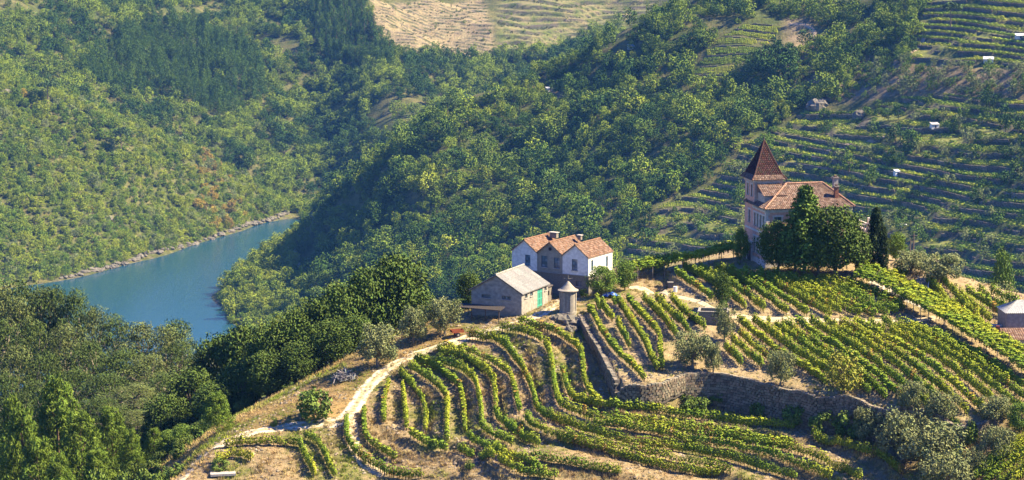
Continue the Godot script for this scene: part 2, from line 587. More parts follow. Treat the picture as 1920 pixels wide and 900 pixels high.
	for cdat in [[-10.6, -6.9, 1.3, 0.7, 0.75], [-5.7, -7.0, 0.6, 0.5, 0.6]]:
		var ch := MB.new()
		ch.box(Vector3(cdat[0], eave + 1.75, cdat[1]), Vector3(cdat[2], cdat[4], cdat[3]), Color(0.3, 0.26, 0.21))
		var cm := part("chimney", ch.mesh(), M.stone, o)
		var cp := MB.new()
		cp.box(Vector3(cdat[0], eave + 1.75 + cdat[4] * 0.5 + 0.16, cdat[1]), Vector3(cdat[2] + 0.25, 0.12, cdat[3] + 0.25), Color(0.55, 0.5, 0.42))
		for s in [-1.0, 1.0]: cp.box(Vector3(cdat[0] + s * cdat[2] * 0.4, eave + 1.75 + cdat[4] * 0.5 + 0.05, cdat[1]), Vector3(0.14, 0.1, cdat[3]), Color(0.35, 0.3, 0.25))
		part("chimney_cap", cp.mesh(), M.stone, cm)

func barn() -> void:
	var p: Vector3 = Vector3(1.50, 237.03, -353.50)
	var o := thing("barn", "grey block barn with pale sheet roof and tall green door", "barn", p, deg_to_rad(-25.0))
	var w := 8.7
	var dep := 10.0
	var eave := 3.6
	var rise := 2.55
	var col := Color(0.355, 0.33, 0.28)
	var R := Vector3.RIGHT
	var U := Vector3.UP
	var B := Vector3.FORWARD
	var mb := MB.new()
	var gh := [[1.75, 3.6, 1.6, 0.52], [5.3, 3.6, 1.5, 0.52]]
	panel(mb, Vector3(-w, -1.2, 0), R, U, B, w, eave + 1.2, gh, col)
	mb.tri(Vector3(-w, eave, 0), Vector3(0, eave, 0), Vector3(-w * 0.5, eave + rise, 0), col)
	var fw := part("gable_wall", mb.mesh(), M.block, o)
	for hh in gh: casement(fw, Vector3(-w, -1.2, 0), R, B, hh, 5, 1, Color(0.12, 0.11, 0.1), Color(0, 0, 0, 0), "vent_window")
	var sd := MB.new()
	var shs := [[1.2, 3.75, 1.0, 0.6], [3.2, 3.75, 1.0, 0.6], [5.9, 1.35, 2.0, 2.95], [8.6, 3.75, 0.9, 0.6]]
	panel(sd, Vector3(0, -1.2, 0), B, U, Vector3.LEFT, dep, eave + 1.2, shs, col, 0.18)
	var swl := part("side_wall", sd.mesh(), M.block, o)
	for k in [0, 1, 3]: casement(swl, Vector3(0, -1.2, 0), B, Vector3.LEFT, shs[k], 2, 1, Color(0.12, 0.1, 0.08))
	var dr := MB.new()
	dr.box(Vector3(-0.1, 1.62, -6.9), Vector3(0.06, 2.95, 2.0), Color(0.045, 0.19, 0.14))
	var door := part("door", dr.mesh(), M.paint, swl)
	var bat := MB.new()
	for k in 3: bat.box(Vector3(-0.05, 0.55 + k * 1.05, -6.9), Vector3(0.045, 0.14, 1.9), Color(0.06, 0.28, 0.21))
	bat.box(Vector3(-0.052, 1.62, -6.9), Vector3(0.04, 2.9, 0.05), Color(0.04, 0.2, 0.15))
	part("door_batten", bat.mesh(), M.paint, swl)
	door.set_meta("label", "tall green double door")
	var bk := MB.new()
	panel(bk, Vector3(-w, -1.2, 0), B, U, R, dep, eave + 1.2, [], col)
	panel(bk, Vector3(-w, -1.2, -dep), R, U, Vector3.BACK, w, eave + 1.2, [], col)
	bk.tri(Vector3(-w, eave, -dep), Vector3(0, eave, -dep), Vector3(-w * 0.5, eave + rise, -dep), col)
	part("rear_wall", bk.mesh(), M.block, o)
	for s in [-1.0, 1.0]:   # sheets of fibre cement, each lapping its neighbour
		var k := rise / (w * 0.5)
		var rf := MB.new()
		slab(rf, Vector3(-w * 0.5 + s * (w * 0.5 + 0.3), eave - k * 0.3 + 0.04, 0.25), Vector3(-w * 0.5 + s * (w * 0.5 + 0.3), eave - k * 0.3 + 0.04, -dep - 0.25), Vector3(-w * 0.5, eave + rise + 0.04, -dep - 0.25), Vector3(-w * 0.5, eave + rise + 0.04, 0.25), 0.09, Color(0.3, 0.28, 0.25))
		var rm := part("roof_slope", rf.mesh(), M.stone, o)
		for i in 11:
			for j in 3:
				var z0 := 0.3 - i * 0.96
				var f0 := j / 3.0
				var f1 := (j + 1.06) / 3.0
				var e0 := Vector3(-w * 0.5 + s * (w * 0.5 + 0.36), eave - k * 0.36, 0)
				var e1 := Vector3(-w * 0.5 + s * 0.02, eave + rise, 0)
				var a := e0.lerp(e1, f0) + Vector3(0, 0.1 - 0.02 * f0, 0)
				var b := e0.lerp(e1, minf(f1, 1.0)) + Vector3(0, 0.065 - 0.02 * f0, 0)
				var sh := MB.new()
				var tint := vary(Color(0.335, 0.325, 0.3), 0.1)
				for q in 6:
					var za := z0 - q * 0.16
					var zb := za - 0.08
					var zc := za - 0.16
					sh.quad(a + Vector3(0, 0, za), a + Vector3(0, 0.045, zb), b + Vector3(0, 0.045, zb), b + Vector3(0, 0, za), tint)
					sh.quad(a + Vector3(0, 0.045, zb), a + Vector3(0, 0, zc), b + Vector3(0, 0, zc), b + Vector3(0, 0.045, zb), tint)
				part("roof_sheet", sh.mesh(), M.stone, rm)
	var rc := MB.new()
	ridge_caps(rc, Vector3(-w * 0.5, eave + rise + 0.12, 0.3), Vector3(-w * 0.5, eave + rise + 0.12, -dep - 0.3), Color(0.42, 0.39, 0.33), 0.14)
	part("ridge_cap", rc.mesh(), M.stone, o)
	var fas := MB.new()
	for s in [-1.0, 1.0]:
		fas.tube([Vector3(-w * 0.5 + s * (w * 0.5 + 0.3), eave - 0.22, 0.26), Vector3(-w * 0.5, eave + rise - 0.04, 0.26)], [0.07, 0.07], Color(0.13, 0.11, 0.09), 4)
	part("verge_board", fas.mesh(), M.paint, o)
	# lean-to room at the far end
	var an := thing("lean_to_annex", "low stone annex in shade between barn and farmhouse", "outbuilding", p + Vector3(0.385, 0.0, -0.923).rotated(Vector3.UP, 0) * 10.15 , deg_to_rad(-25.0))
	var am := MB.new()
	panel(am, Vector3(-5.2, -1, 0), R, U, B, 4.9, 3.6, [], Color(0.25, 0.22, 0.18))
	panel(am, Vector3(-0.3, -1, 0), B, U, Vector3.LEFT, 3.2, 3.6, [[1.2, 2.2, 0.8, 0.8]], Color(0.25, 0.22, 0.18))
	part("wall", am.mesh(), M.stone, an)
	var ar := MB.new()
	slab(ar, Vector3(-5.4, 3.2, 0.02), Vector3(-0.1, 2.75, 0.02), Vector3(-0.1, 2.75, -3.4), Vector3(-5.4, 3.2, -3.4), 0.14, Color(0.14, 0.12, 0.11))
	part("roof", ar.mesh(), M.stone, an)
	# open cart shed under the gable
	var cs := thing("cart_shed", "low dark open shed roof in front of the barn gable", "shed", p + Vector3(-5.6, -0.3, -1.1), deg_to_rad(-25.0))
	var cr := MB.new()
	slab(cr, Vector3(-4.3, 1.55, 1.9), Vector3(3.4, 1.55, 1.9), Vector3(3.4, 1.85, 0.05), Vector3(-4.3, 1.85, 0.05), 0.1, Color(0.075, 0.065, 0.058))
	part("roof", cr.mesh(), M.stone, cs)
	for x in [-4.0, -1.6, 0.8, 3.1]:
		var ps := MB.new()
		ps.tube([Vector3(x, -1.2, 1.75), Vector3(x, 1.5, 1.75)], [0.08, 0.07], Color(0.09, 0.07, 0.055), 6)
		part("post", ps.mesh(), M.bark, cs)

func silo() -> void:
	var p: Vector3 = Vector3(8.71, 237.67, -353.00)
	var o := thing("round_tower", "small round rendered tower with conical cap and iron cross", "tower", p)
	var col := Color(0.27, 0.24, 0.195)
	var mb := MB.new()
	var n := 28
	var prof := [[-1.0, 1.42], [0.25, 1.36], [0.3, 1.27], [3.35, 1.22], [3.4, 1.3], [3.55, 1.3]]
	for i in n:
		for j in prof.size() - 1:
			var a0 := TAU * i / n
			var a1 := TAU * (i + 1) / n
			var q := [Vector3(cos(a0) * prof[j][1], prof[j][0], sin(a0) * prof[j][1]), Vector3(cos(a1) * prof[j][1], prof[j][0], sin(a1) * prof[j][1]), Vector3(cos(a1) * prof[j + 1][1], prof[j + 1][0], sin(a1) * prof[j + 1][1]), Vector3(cos(a0) * prof[j + 1][1], prof[j + 1][0], sin(a0) * prof[j + 1][1])]
			mb.quad(q[0], q[1], q[2], q[3], col)
	part("wall", mb.mesh(), M.plaster, o)
	for i in 7:
		var a := TAU * i / 7 + 0.3
		var pl := MB.new()
		pl.box(Vector3(cos(a) * 1.27, 1.75, sin(a) * 1.27), Vector3(0.12, 3.1, 0.34), Color(0.31, 0.28, 0.225), Basis(Vector3.UP, -a))
		part("pilaster", pl.mesh(), M.plaster, o)
	var cone := MB.new()
	var cp := [[3.48, 1.62], [3.6, 1.62], [3.78, 1.2], [4.35, 0.62], [4.95, 0.14], [5.0, 0.0]]
	for i in n:
		var a0 := TAU * i / n
		var a1 := TAU * (i + 1) / n
		cone.tri(Vector3(0, 3.48, 0), Vector3(cos(a0) * 1.62, 3.48, sin(a0) * 1.62), Vector3(cos(a1) * 1.62, 3.48, sin(a1) * 1.62), col)
		for j in cp.size() - 1:
			cone.quad(Vector3(cos(a0) * cp[j][1], cp[j][0], sin(a0) * cp[j][1]), Vector3(cos(a1) * cp[j][1], cp[j][0], sin(a1) * cp[j][1]), Vector3(cos(a1) * cp[j + 1][1], cp[j + 1][0], sin(a1) * cp[j + 1][1]), Vector3(cos(a0) * cp[j + 1][1], cp[j + 1][0], sin(a0) * cp[j + 1][1]), vary(Color(0.3, 0.265, 0.21), 0.05))
	part("conical_roof", cone.mesh(), M.plaster, o)
	var cr := MB.new()
	cr.tube([Vector3(0, 4.9, 0), Vector3(0, 5.85, 0)], [0.06, 0.045], Color(0.16, 0.14, 0.12), 6)
	cr.tube([Vector3(-0.62, 5.35, 0), Vector3(0.62, 5.35, 0)], [0.05, 0.05], Color(0.16, 0.14, 0.12), 6)
	cr.box(Vector3(-0.62, 5.35, 0), Vector3(0.12, 0.2, 0.12), Color(0.16, 0.14, 0.12))
	cr.box(Vector3(0.62, 5.35, 0), Vector3(0.12, 0.2, 0.12), Color(0.16, 0.14, 0.12))
	part("iron_cross", cr.mesh(), M.paint, o)

func hip(o: Node, called: String, a: Vector3, b: Vector3, c: Vector3, d: Vector3, pal: Array) -> void:
	part(called, tiles(a, b, c, d, pal, 0.42, 0.34).mesh(), M.tile, o)

func manor() -> void:
	var p: Vector3 = Vector3(40.93, 242.09, -367.75)
	var o := thing("manor_house", "pink manor house with tiled hip roof and pointed corner tower", "house", p, deg_to_rad(13.0))
	var R := Vector3.RIGHT
	var U := Vector3.UP
	var B := Vector3.FORWARD
	var pink := Color(0.64, 0.37, 0.27)
	var trim := Color(0.60, 0.55, 0.46)
	var W := 14.5
	var dep := 9.6
	var eave := 9.7
	var shut := Color(0.13, 0.30, 0.24)
	# front
	var fh := []
	for i in 4:
		fh.append([1.35 + i * 3.45, 7.2, 1.25, 1.95])
		fh.append([1.35 + i * 3.45, 2.9, 1.25, 2.2])
	var mb := MB.new()
	panel(mb, Vector3(0, -0.8, 0), R, U, B, W, eave + 0.8, fh, pink)
	var fw := part("front_wall", mb.mesh(), M.plaster, o)
	for hh in fh: casement(fw, Vector3(0, -0.8, 0), R, B, hh, 2, 3, shut, trim)
	# left side
	var lh := []
	for i in 4:
		lh.append([0.8 + i * 1.45, 7.1, 0.8, 2.1])
		lh.append([0.8 + i * 1.45, 2.7, 0.8, 2.6])
	var lm := MB.new()
	panel(lm, Vector3(0, -0.8, 0), B, U, R, 6.4, eave + 0.8, lh, pink)
	var lw := part("side_wall", lm.mesh(), M.plaster, o)
	for hh in lh: casement(lw, Vector3(0, -0.8, 0), B, R, hh, 2, 3, shut, trim)
	var bk := MB.new()
	panel(bk, Vector3(W, -0.8, 0), B, U, Vector3.LEFT, dep, eave + 0.8, [], pink)
	panel(bk, Vector3(0, -0.8, -dep), R, U, Vector3.BACK, W, eave + 0.8, [], pink)
	part("rear_wall", bk.mesh(), M.plaster, o)
	# trim: plinth, string course, cornice, quoins
	var tr := MB.new()
	tr.box(Vector3(W * 0.5, 0.2, 0.04), Vector3(W + 0.1, 2.0, 0.12), Color(0.5, 0.46, 0.42))
	tr.box(Vector3(-0.04, 0.2, -3.2), Vector3(0.12, 2.0, 6.4), Color(0.5, 0.46, 0.42))
	part("plinth", tr.mesh(), M.plaster, o)
	var sc := MB.new()
	sc.box(Vector3(W * 0.5, 5.5, 0.05), Vector3(W + 0.2, 0.3, 0.14), trim)
	sc.box(Vector3(-0.05, 5.5, -5.0), Vector3(0.14, 0.3, 10.2), trim)
	part("string_course", sc.mesh(), M.plaster, o)
	var cn := MB.new()
	cn.box(Vector3(W * 0.5, eave - 0.3, 0.08), Vector3(W + 0.35, 0.6, 0.2), Color(0.55, 0.53, 0.42))
	cn.box(Vector3(-0.08, eave - 0.3, -3.2), Vector3(0.2, 0.6, 6.4), Color(0.55, 0.53, 0.42))
	for i in 24: cn.box(Vector3(0.3 + i * 0.6, eave - 0.22, 0.24), Vector3(0.16, 0.3, 0.14), trim)
	for i in 10: cn.box(Vector3(-0.24, eave - 0.22, -0.3 - i * 0.6), Vector3(0.14, 0.3, 0.16), trim)
	part("cornice", cn.mesh(), M.plaster, o)
	var qn := MB.new()
	for i in 15:
		var l := 0.62 if i % 2 == 0 else 0.4
		qn.box(Vector3(l * 0.5 - 0.05, 1.45 + i * 0.53, 0.02), Vector3(l, 0.48, 0.1), trim)
		qn.box(Vector3(-0.02, 1.45 + i * 0.53, -l * 0.5), Vector3(0.1, 0.48, l), trim)
		qn.box(Vector3(W - l * 0.5 + 0.05, 1.45 + i * 0.53, 0.02), Vector3(l, 0.48, 0.1), trim)
	part("quoins", qn.mesh(), M.plaster, o)
	# arched doorway on the left side, at the foot of the tower
	var ds := MB.new()
	ds.box(Vector3(-0.1, 1.4, -7.6), Vector3(0.14, 3.4, 2.0), Color(0.025, 0.03, 0.045))
	var dd := part("doorway", ds.mesh(), M.paint, o)
	var da := MB.new()
	for s in [-1.0, 1.0]: da.box(Vector3(-0.15, 1.4, -7.6 + s * 1.15), Vector3(0.2, 3.6, 0.3), trim)
	da.box(Vector3(-0.15, 3.3, -7.6), Vector3(0.22, 0.34, 2.7), trim)
	part("door_surround", da.mesh(), M.plaster, dd)
	# roofs
	var ov := 0.45
	var A := Vector3(-ov, eave, ov)
	var Bp := Vector3(W + ov, eave, ov)
	var Cp := Vector3(W + ov, eave, -dep - ov)
	var Dp := Vector3(-ov, eave, -dep - ov)
	var r0 := Vector3(5.0, eave + 3.3, -dep * 0.5)
	var r1 := Vector3(W - 3.2, eave + 3.3, -dep * 0.5)
	hip(o, "roof_slope", A, Bp, r1, r0, OLD_TILE)
	hip(o, "roof_slope", Bp, Cp, r1, r1, OLD_TILE)
	hip(o, "roof_slope", Cp, Dp, r0, r1, OLD_TILE)
	hip(o, "roof_slope", Dp, A, r0, r0, OLD_TILE)
	var caps := MB.new()
	for e in [[A, r0], [Bp, r1], [Cp, r1], [Dp, r0], [r0, r1]]: ridge_caps(caps, e[0] + Vector3(0, 0.1, 0), e[1] + Vector3(0, 0.1, 0), Color(0.42, 0.24, 0.16), 0.15)
	part("ridge_tiles", caps.mesh(), M.tile, o)
	var eb := MB.new()
	eb.box(Vector3(W * 0.5, eave - 0.04, -dep * 0.5), Vector3(W + 2 * ov - 0.06, 0.08, dep + 2 * ov - 0.06), Color(0.22, 0.16, 0.11))
	part("eaves_boards", eb.mesh(), M.paint, o)
	# attic block between hip and tower
	var at := MB.new()
	at.box(Vector3(2.3, eave + 1.0, -4.2), Vector3(3.6, 1.9, 3.6), Color(0.5, 0.42, 0.33))
	var atm := part("attic_block", at.mesh(), M.plaster, o)
	part("attic_roof", tiles(Vector3(0.2, eave + 1.8, -2.1), Vector3(4.4, eave + 1.8, -2.1), Vector3(4.4, eave + 3.3, -5.6), Vector3(0.2, eave + 3.3, -5.6), OLD_TILE, 0.42, 0.34).mesh(), M.tile, atm)
	# tower
	var tw := 4.7
	var tz := -5.9
	var te := 13.7
	var tm := MB.new()
	var th := [[1.2, 10.9, 0.75, 1.9], [2.75, 10.9, 0.75, 1.9]]
	panel(tm, Vector3(-0.04, 0, tz), R, U, B, tw, te, th, pink)
	panel(tm, Vector3(-0.04, -0.8, tz), B, U, R, tw, te + 0.8, [[0.9, 11.7, 0.75, 1.9], [2.9, 11.7, 0.75, 1.9], [1.9, 7.3, 0.8, 2.0]], pink)
	panel(tm, Vector3(tw - 0.04, 0, tz), B, U, Vector3.LEFT, tw, te, [], pink)
	panel(tm, Vector3(-0.04, -0.8, tz - tw), R, U, Vector3.BACK, tw, te + 0.8, [], pink)
	var tower := part("tower", tm.mesh(), M.plaster, o)
	for hh in th: casement(tower, Vector3(-0.04, 0, tz), R, B, hh, 2, 3, Color(0.12, 0.08, 0.07), trim)
	for hh in [[0.9, 11.7, 0.75, 1.9], [2.9, 11.7, 0.75, 1.9], [1.9, 7.3, 0.8, 2.0]]: casement(tower, Vector3(-0.04, -0.8, tz), B, R, hh, 2, 3, Color(0.15, 0.12, 0.1), trim)
	var tc := MB.new()
	for s in [[Vector3(tw * 0.5 - 0.04, te - 0.3, tz + 0.06), Vector3(tw + 0.3, 0.55, 0.16)], [Vector3(-0.1, te - 0.3, tz - tw * 0.5), Vector3(0.16, 0.55, tw)], [Vector3(tw * 0.5 - 0.04, 10.35, tz + 0.05), Vector3(tw + 0.2, 0.25, 0.12)]]:
		tc.box(s[0], s[1], Color(0.56, 0.46, 0.38))
	for x in [0.15, tw - 0.3]: tc.box(Vector3(x, (te + 9.5) * 0.5, tz + 0.03), Vector3(0.4, te - 9.5 - 0.6, 0.1), Color(0.55, 0.42, 0.35))
	part("tower_cornice", tc.mesh(), M.plaster, tower)
	var tp := [Vector2(3.0, te), Vector2(2.35, te + 0.75), Vector2(1.2, te + 3.3), Vector2(0.04, te + 6.1)]
	var ctr := Vector3(tw * 0.5 - 0.04, 0, tz - tw * 0.5)
	for k in 4:
		var f := Basis(Vector3.UP, PI * 0.5 * k)
		var sl := MB.new()
		for j in 3:
			var t := tiles(ctr + f * Vector3(-tp[j].x, tp[j].y, tp[j].x), ctr + f * Vector3(tp[j].x, tp[j].y, tp[j].x), ctr + f * Vector3(tp[j + 1].x, tp[j + 1].y, tp[j + 1].x), ctr + f * Vector3(-tp[j + 1].x, tp[j + 1].y, tp[j + 1].x), DARK_TILE if j > 0 else OLD_TILE, 0.34, 0.3)
			sl.v.append_array(t.v)
			sl.c.append_array(t.c)
		part("tower_roof_slope", sl.mesh(), M.tile, tower)
	var th2 := MB.new()
	for k in 4:
		var f := Basis(Vector3.UP, PI * 0.5 * k)
		for j in 3: ridge_caps(th2, ctr + f * Vector3(tp[j].x, tp[j].y + 0.05, tp[j].x), ctr + f * Vector3(tp[j + 1].x, tp[j + 1].y + 0.05, tp[j + 1].x), Color(0.13, 0.068, 0.058), 0.1)
	part("tower_hip_tiles", th2.mesh(), M.tile, tower)
	var tb := MB.new()
	tb.box(ctr + Vector3(0, te - 0.03, 0), Vector3(5.9, 0.06, 5.9), Color(0.3, 0.2, 0.15))
	part("tower_eaves", tb.mesh(), M.paint, tower)
	var fin := MB.new()
	fin.tube([ctr + Vector3(0, te + 5.9, 0), ctr + Vector3(0, te + 6.35, 0), ctr + Vector3(0, te + 6.4, 0), ctr + Vector3(0, te + 7.1, 0)], [0.14, 0.12, 0.05, 0.03], Color(0.1, 0.08, 0.07), 6)
	part("finial", fin.mesh(), M.paint, tower)
	# chimneys
	for cd in [[12.5, -1.7, 0.6, eave + 1.7, 2.6, Color(0.33, 0.15, 0.1)], [W - 1.0, -dep * 0.5, 0.75, eave + 2.7, 2.7, Color(0.45, 0.42, 0.38)]]:
		var ch := MB.new()
		ch.box(Vector3(cd[0], cd[3], cd[1]), Vector3(cd[2], cd[4], cd[2]), cd[5])
		var cm := part("chimney", ch.mesh(), M.stone, o)
		var cc := MB.new()
		cc.box(Vector3(cd[0], cd[3] + cd[4] * 0.5 + 0.08, cd[1]), Vector3(cd[2] + 0.25, 0.16, cd[2] + 0.25), Color(0.3, 0.26, 0.23))
		cc.box(Vector3(cd[0], cd[3] + cd[4] * 0.5 + 0.3, cd[1]), Vector3(cd[2] * 0.6, 0.28, cd[2] * 0.6), Color(0.2, 0.13, 0.1))
		part("chimney_cap", cc.mesh(), M.stone, cm)
	# raised terrace with balustrade on the right
	var tt := MB.new()
	tt.box(Vector3(W + 1.75, 2.4, -3.6), Vector3(3.5, 6.4, 6.0), Color(0.42, 0.33, 0.27))
	var ter := part("terrace", tt.mesh(), M.plaster, o)
	var rail := MB.new()
	rail.box(Vector3(W + 1.75, 6.55, -0.75), Vector3(3.6, 0.14, 0.26), trim)
	rail.box(Vector3(W + 3.35, 6.55, -3.6), Vector3(0.26, 0.14, 5.6), trim)
	part("balustrade_rail", rail.mesh(), M.plaster, ter)
	for i in 9:
		var bl := MB.new()
		bl.tube([Vector3(W + 0.25 + i * 0.4, 5.6, -0.75), Vector3(W + 0.25 + i * 0.4, 5.8, -0.75), Vector3(W + 0.25 + i * 0.4, 6.3, -0.75), Vector3(W + 0.25 + i * 0.4, 6.5, -0.75)], [0.1, 0.12, 0.06, 0.1], trim, 6)
		part("baluster", bl.mesh(), M.plaster, ter)
	for x in [W + 0.9, W + 3.4]:
		var pr := MB.new()
		pr.box(Vector3(x, 6.6, -0.75), Vector3(0.42, 2.0, 0.42), trim)
		part("pier", pr.mesh(), M.plaster, ter)

func hut(at: Vector2, w: float, d: float, h: float, label: String, wallc: Color, roofc: Color, turn: float) -> void:
	var o := thing("hut", label, "hut", on(at, -0.4), turn)
	w *= 0.68
	d *= 0.75
	h *= 0.85
	var mb := MB.new()
	panel(mb, Vector3(-w * 0.5, -0.5, d * 0.5), Vector3.RIGHT, Vector3.UP, Vector3.FORWARD, w, h + 0.5, [[w * 0.4, 0.5, w * 0.22, h * 0.75]], wallc)
	panel(mb, Vector3(w * 0.5, -0.5, d * 0.5), Vector3.FORWARD, Vector3.UP, Vector3.LEFT, d, h + 0.5, [], wallc)
	panel(mb, Vector3(-w * 0.5, -0.5, d * 0.5), Vector3.FORWARD, Vector3.UP, Vector3.RIGHT, d, h + 0.5, [], wallc)
	panel(mb, Vector3(-w * 0.5, -0.5, -d * 0.5), Vector3.RIGHT, Vector3.UP, Vector3.BACK, w, h + 0.5, [], wallc)
	part("wall", mb.mesh(), M.plaster, o)
	var r := MB.new()
	slab(r, Vector3(-w * 0.55, h, d * 0.58), Vector3(w * 0.55, h, d * 0.58), Vector3(w * 0.55, h + d * 0.28, -d * 0.55), Vector3(-w * 0.55, h + d * 0.28, -d * 0.55), 0.15, roofc)
	part("roof", r.mesh(), M.stone, o)
	var dr := MB.new()
	dr.box(Vector3(-w * 0.5 + w * 0.51, 0.45 + h * 0.3, d * 0.5 - 0.15), Vector3(w * 0.22, h * 0.75, 0.06), Color(0.08, 0.07, 0.06))
	part("door", dr.mesh(), M.paint, o)

# ------------------------------------------------------------------ vines, walls, ribbons
func smooth_line(pts: Array, step: float) -> PackedVector2Array:
	var c := Curve2D.new()
	for i in pts.size():
		var a: Vector2 = pts[maxi(i - 1, 0)]
		var b: Vector2 = pts[mini(i + 1, pts.size() - 1)]
		var t := (b - a) / 6.0
		c.add_point(pts[i], -t, t)
	c.bake_interval = 0.2
	var out := PackedVector2Array()
	var l := c.get_baked_length()
	var n := maxi(1, int(l / step))
	for i in n + 1: out.append(c.sample_baked(l * i / n))
	return out

var vine_meshes := []
var post_mesh: ArrayMesh
var row_count := 0

func vine_mesh(leaves: int) -> ArrayMesh:
	var mb := MB.new()
	for i in leaves:
		var d := any_dir()
		var p := Vector3(d.x * 0.54, 1.0 + d.y * 0.6, d.z * 0.33) * Vector3(rnd(0.6, 1.05), 1, rnd(0.6, 1.05))
		if rng.randf() < 0.2: p.y += rnd(0.1, 0.5)
		mb.leaf(p, (d + any_dir() * 0.8 + Vector3(0, 0.4, 0)).normalized(), any_dir(), rnd(0.18, 0.29), rnd(0.16, 0.25), vary(Color(1, 1, 1), 0.32))
	mb.tube([Vector3(rnd(-0.1, 0.1), -0.1, 0), Vector3(0, 0.35, rnd(-0.06, 0.06)), Vector3(rnd(-0.1, 0.1), 0.8, 0)], [0.05, 0.04, 0.03], Color(0.28, 0.16, 0.3), 5, false)
	return mb.mesh()

func vine_row(pts: Array, label: String, group: String, full := 1.0, tall := 1.0, yellow := 0.0) -> void:
	var line := smooth_line(pts, 0.46)
	var first := on(line[0])
	var o := thing("vine_row", label, "vine row", first, 0.0, group)
	var where := []
	var tints := []
	for i in line.size():
		var p := line[i]
		var thin := noise2.get_noise_2d(p.x * 9.0, p.y * 9.0)
		if thin > 0.68 * full or rng.randf() > full + 0.12: continue
		var q := on(p) - first
		var d := (line[mini(i + 1, line.size() - 1)] - line[maxi(i - 1, 0)])
		var yaw := atan2(-d.y, d.x) + (PI if rng.randf() < 0.5 else 0.0) + rnd(-0.25, 0.25)
		var s := rnd(0.85, 1.15) * (1.0 - 0.35 * maxf(thin, 0.0))
		where.append(Transform3D(Basis(Vector3.UP, yaw) * Basis.from_scale(Vector3(s, s * tall * rnd(0.86, 1.05), s * rnd(0.95, 1.2))), q + Vector3(rnd(-0.06, 0.06), 0, rnd(-0.06, 0.06))))
		var m := clampf(noise.get_noise_2d(p.x * 5.0 + 90, p.y * 5.0) * 0.7 + rnd(-0.16, 0.2) + 0.3 + yellow, 0.0, 1.0)
		var c := Color(0.125, 0.195, 0.018).lerp(Color(0.32, 0.32, 0.022), m)
		if rng.randf() < 0.03: c = Color(0.26, 0.16, 0.03)
		tints.append(c)
	if where.is_empty(): return
	many("foliage", vine_meshes[row_count % vine_meshes.size()], M.leaf, where, tints, o)
	row_count += 1
	var posts := maxi(2, int(line.size() * 0.46 / 5.0) + 1)
	for i in posts:
		var k := i * (line.size() - 1) / (posts - 1)
		var pm := part("post", post_mesh, M.bark, o)
		pm.position = on(line[k]) - first
		pm.rotation = Vector3(rnd(-0.05, 0.05), rnd(0, 3), rnd(-0.05, 0.05))

func ordinal(i: int) -> String:
	return ["first", "second", "third", "fourth", "fifth", "sixth", "seventh", "eighth", "ninth", "tenth", "eleventh", "twelfth", "thirteenth", "fourteenth", "fifteenth", "sixteenth", "seventeenth", "eighteenth", "nineteenth", "twentieth"][i]

func retaining_wall(called: String, pts: Array, tall: Array, label: String, thick: float) -> void:   # pts: (x, z), the wall's lip; tall: how far it goes down
	var flat := smooth_line(pts, 1.0)
	var o := thing(called, label, "stone wall", on(flat[0]))
	var org := o.position
	var core := MB.new()
	var stones := MB.new()
	var caps := MB.new()
	for i in flat.size() - 1:
		var a := flat[i]
		var b := flat[i + 1]
		var d := (b - a).normalized()
		var inn := Vector2(-d.y, d.x) * -1.0          # towards the bank that it holds
		if inside(wall_poly, a.x + inn.x, a.y + inn.y) < inside(wall_poly, a.x - inn.x, a.y - inn.y): inn = -inn
		var ta := ground(a.x + inn.x * 0.7, a.y + inn.y * 0.7) + 0.12
		var tb := ground(b.x + inn.x * 0.7, b.y + inn.y * 0.7) + 0.12
		var f := float(i) / flat.size() * (tall.size() - 1)
		var ht: float = lerpf(tall[int(f)], tall[mini(int(f) + 1, tall.size() - 1)], f - int(f))
		var A := Vector3(a.x, ta, a.y) - org
		var B := Vector3(b.x, tb, b.y) - org
		var I := Vector3(inn.x, 0, inn.y)
		var D := Vector3(0, ht + 0.6, 0)
		core.hexa([A - D - I * 0.22, B - D - I * 0.22, B - D + I * thick, A - D + I * thick, A - I * 0.22, B - I * 0.22, B + I * thick, A + I * thick], Color(0.12, 0.105, 0.085))
		var n := maxi(1, int(ht / 0.4) + 1)
		for r in n:
			var y := -0.2 - r * 0.4
			for q in 2:
				var u := (q + 0.5 + (0.25 if r % 2 else -0.1)) / 2.0
				var c := A.lerp(B, u) + Vector3(0, y, 0) - I * (0.24 + rnd(0, 0.09))
				stones.box(c, Vector3(rnd(0.38, 0.52), rnd(0.3, 0.38), 0.22), vary(Color(0.25, 0.205, 0.145), 0.35), Basis(Vector3.UP, atan2(-d.y, d.x) + rnd(-0.08, 0.08)) * Basis(Vector3.BACK, rnd(-0.08, 0.08)))
		for q in 2:
			caps.box(A.lerp(B, (q + 0.5) / 2.0) + Vector3(0, 0.03, 0) - I * rnd(0.02, 0.1), Vector3(rnd(0.42, 0.5), rnd(0.12, 0.2), rnd(0.45, 0.6)), vary(Color(0.34, 0.29, 0.21), 0.25), Basis(Vector3.UP, atan2(-d.y, d.x) + rnd(-0.1, 0.1)))
	part("core", core.mesh(), M.stone, o)
	part("stones", stones.mesh(), M.stone, o).set_meta("kind", "stuff")
	part("cap_stones", caps.mesh(), M.stone, o).set_meta("kind", "stuff")

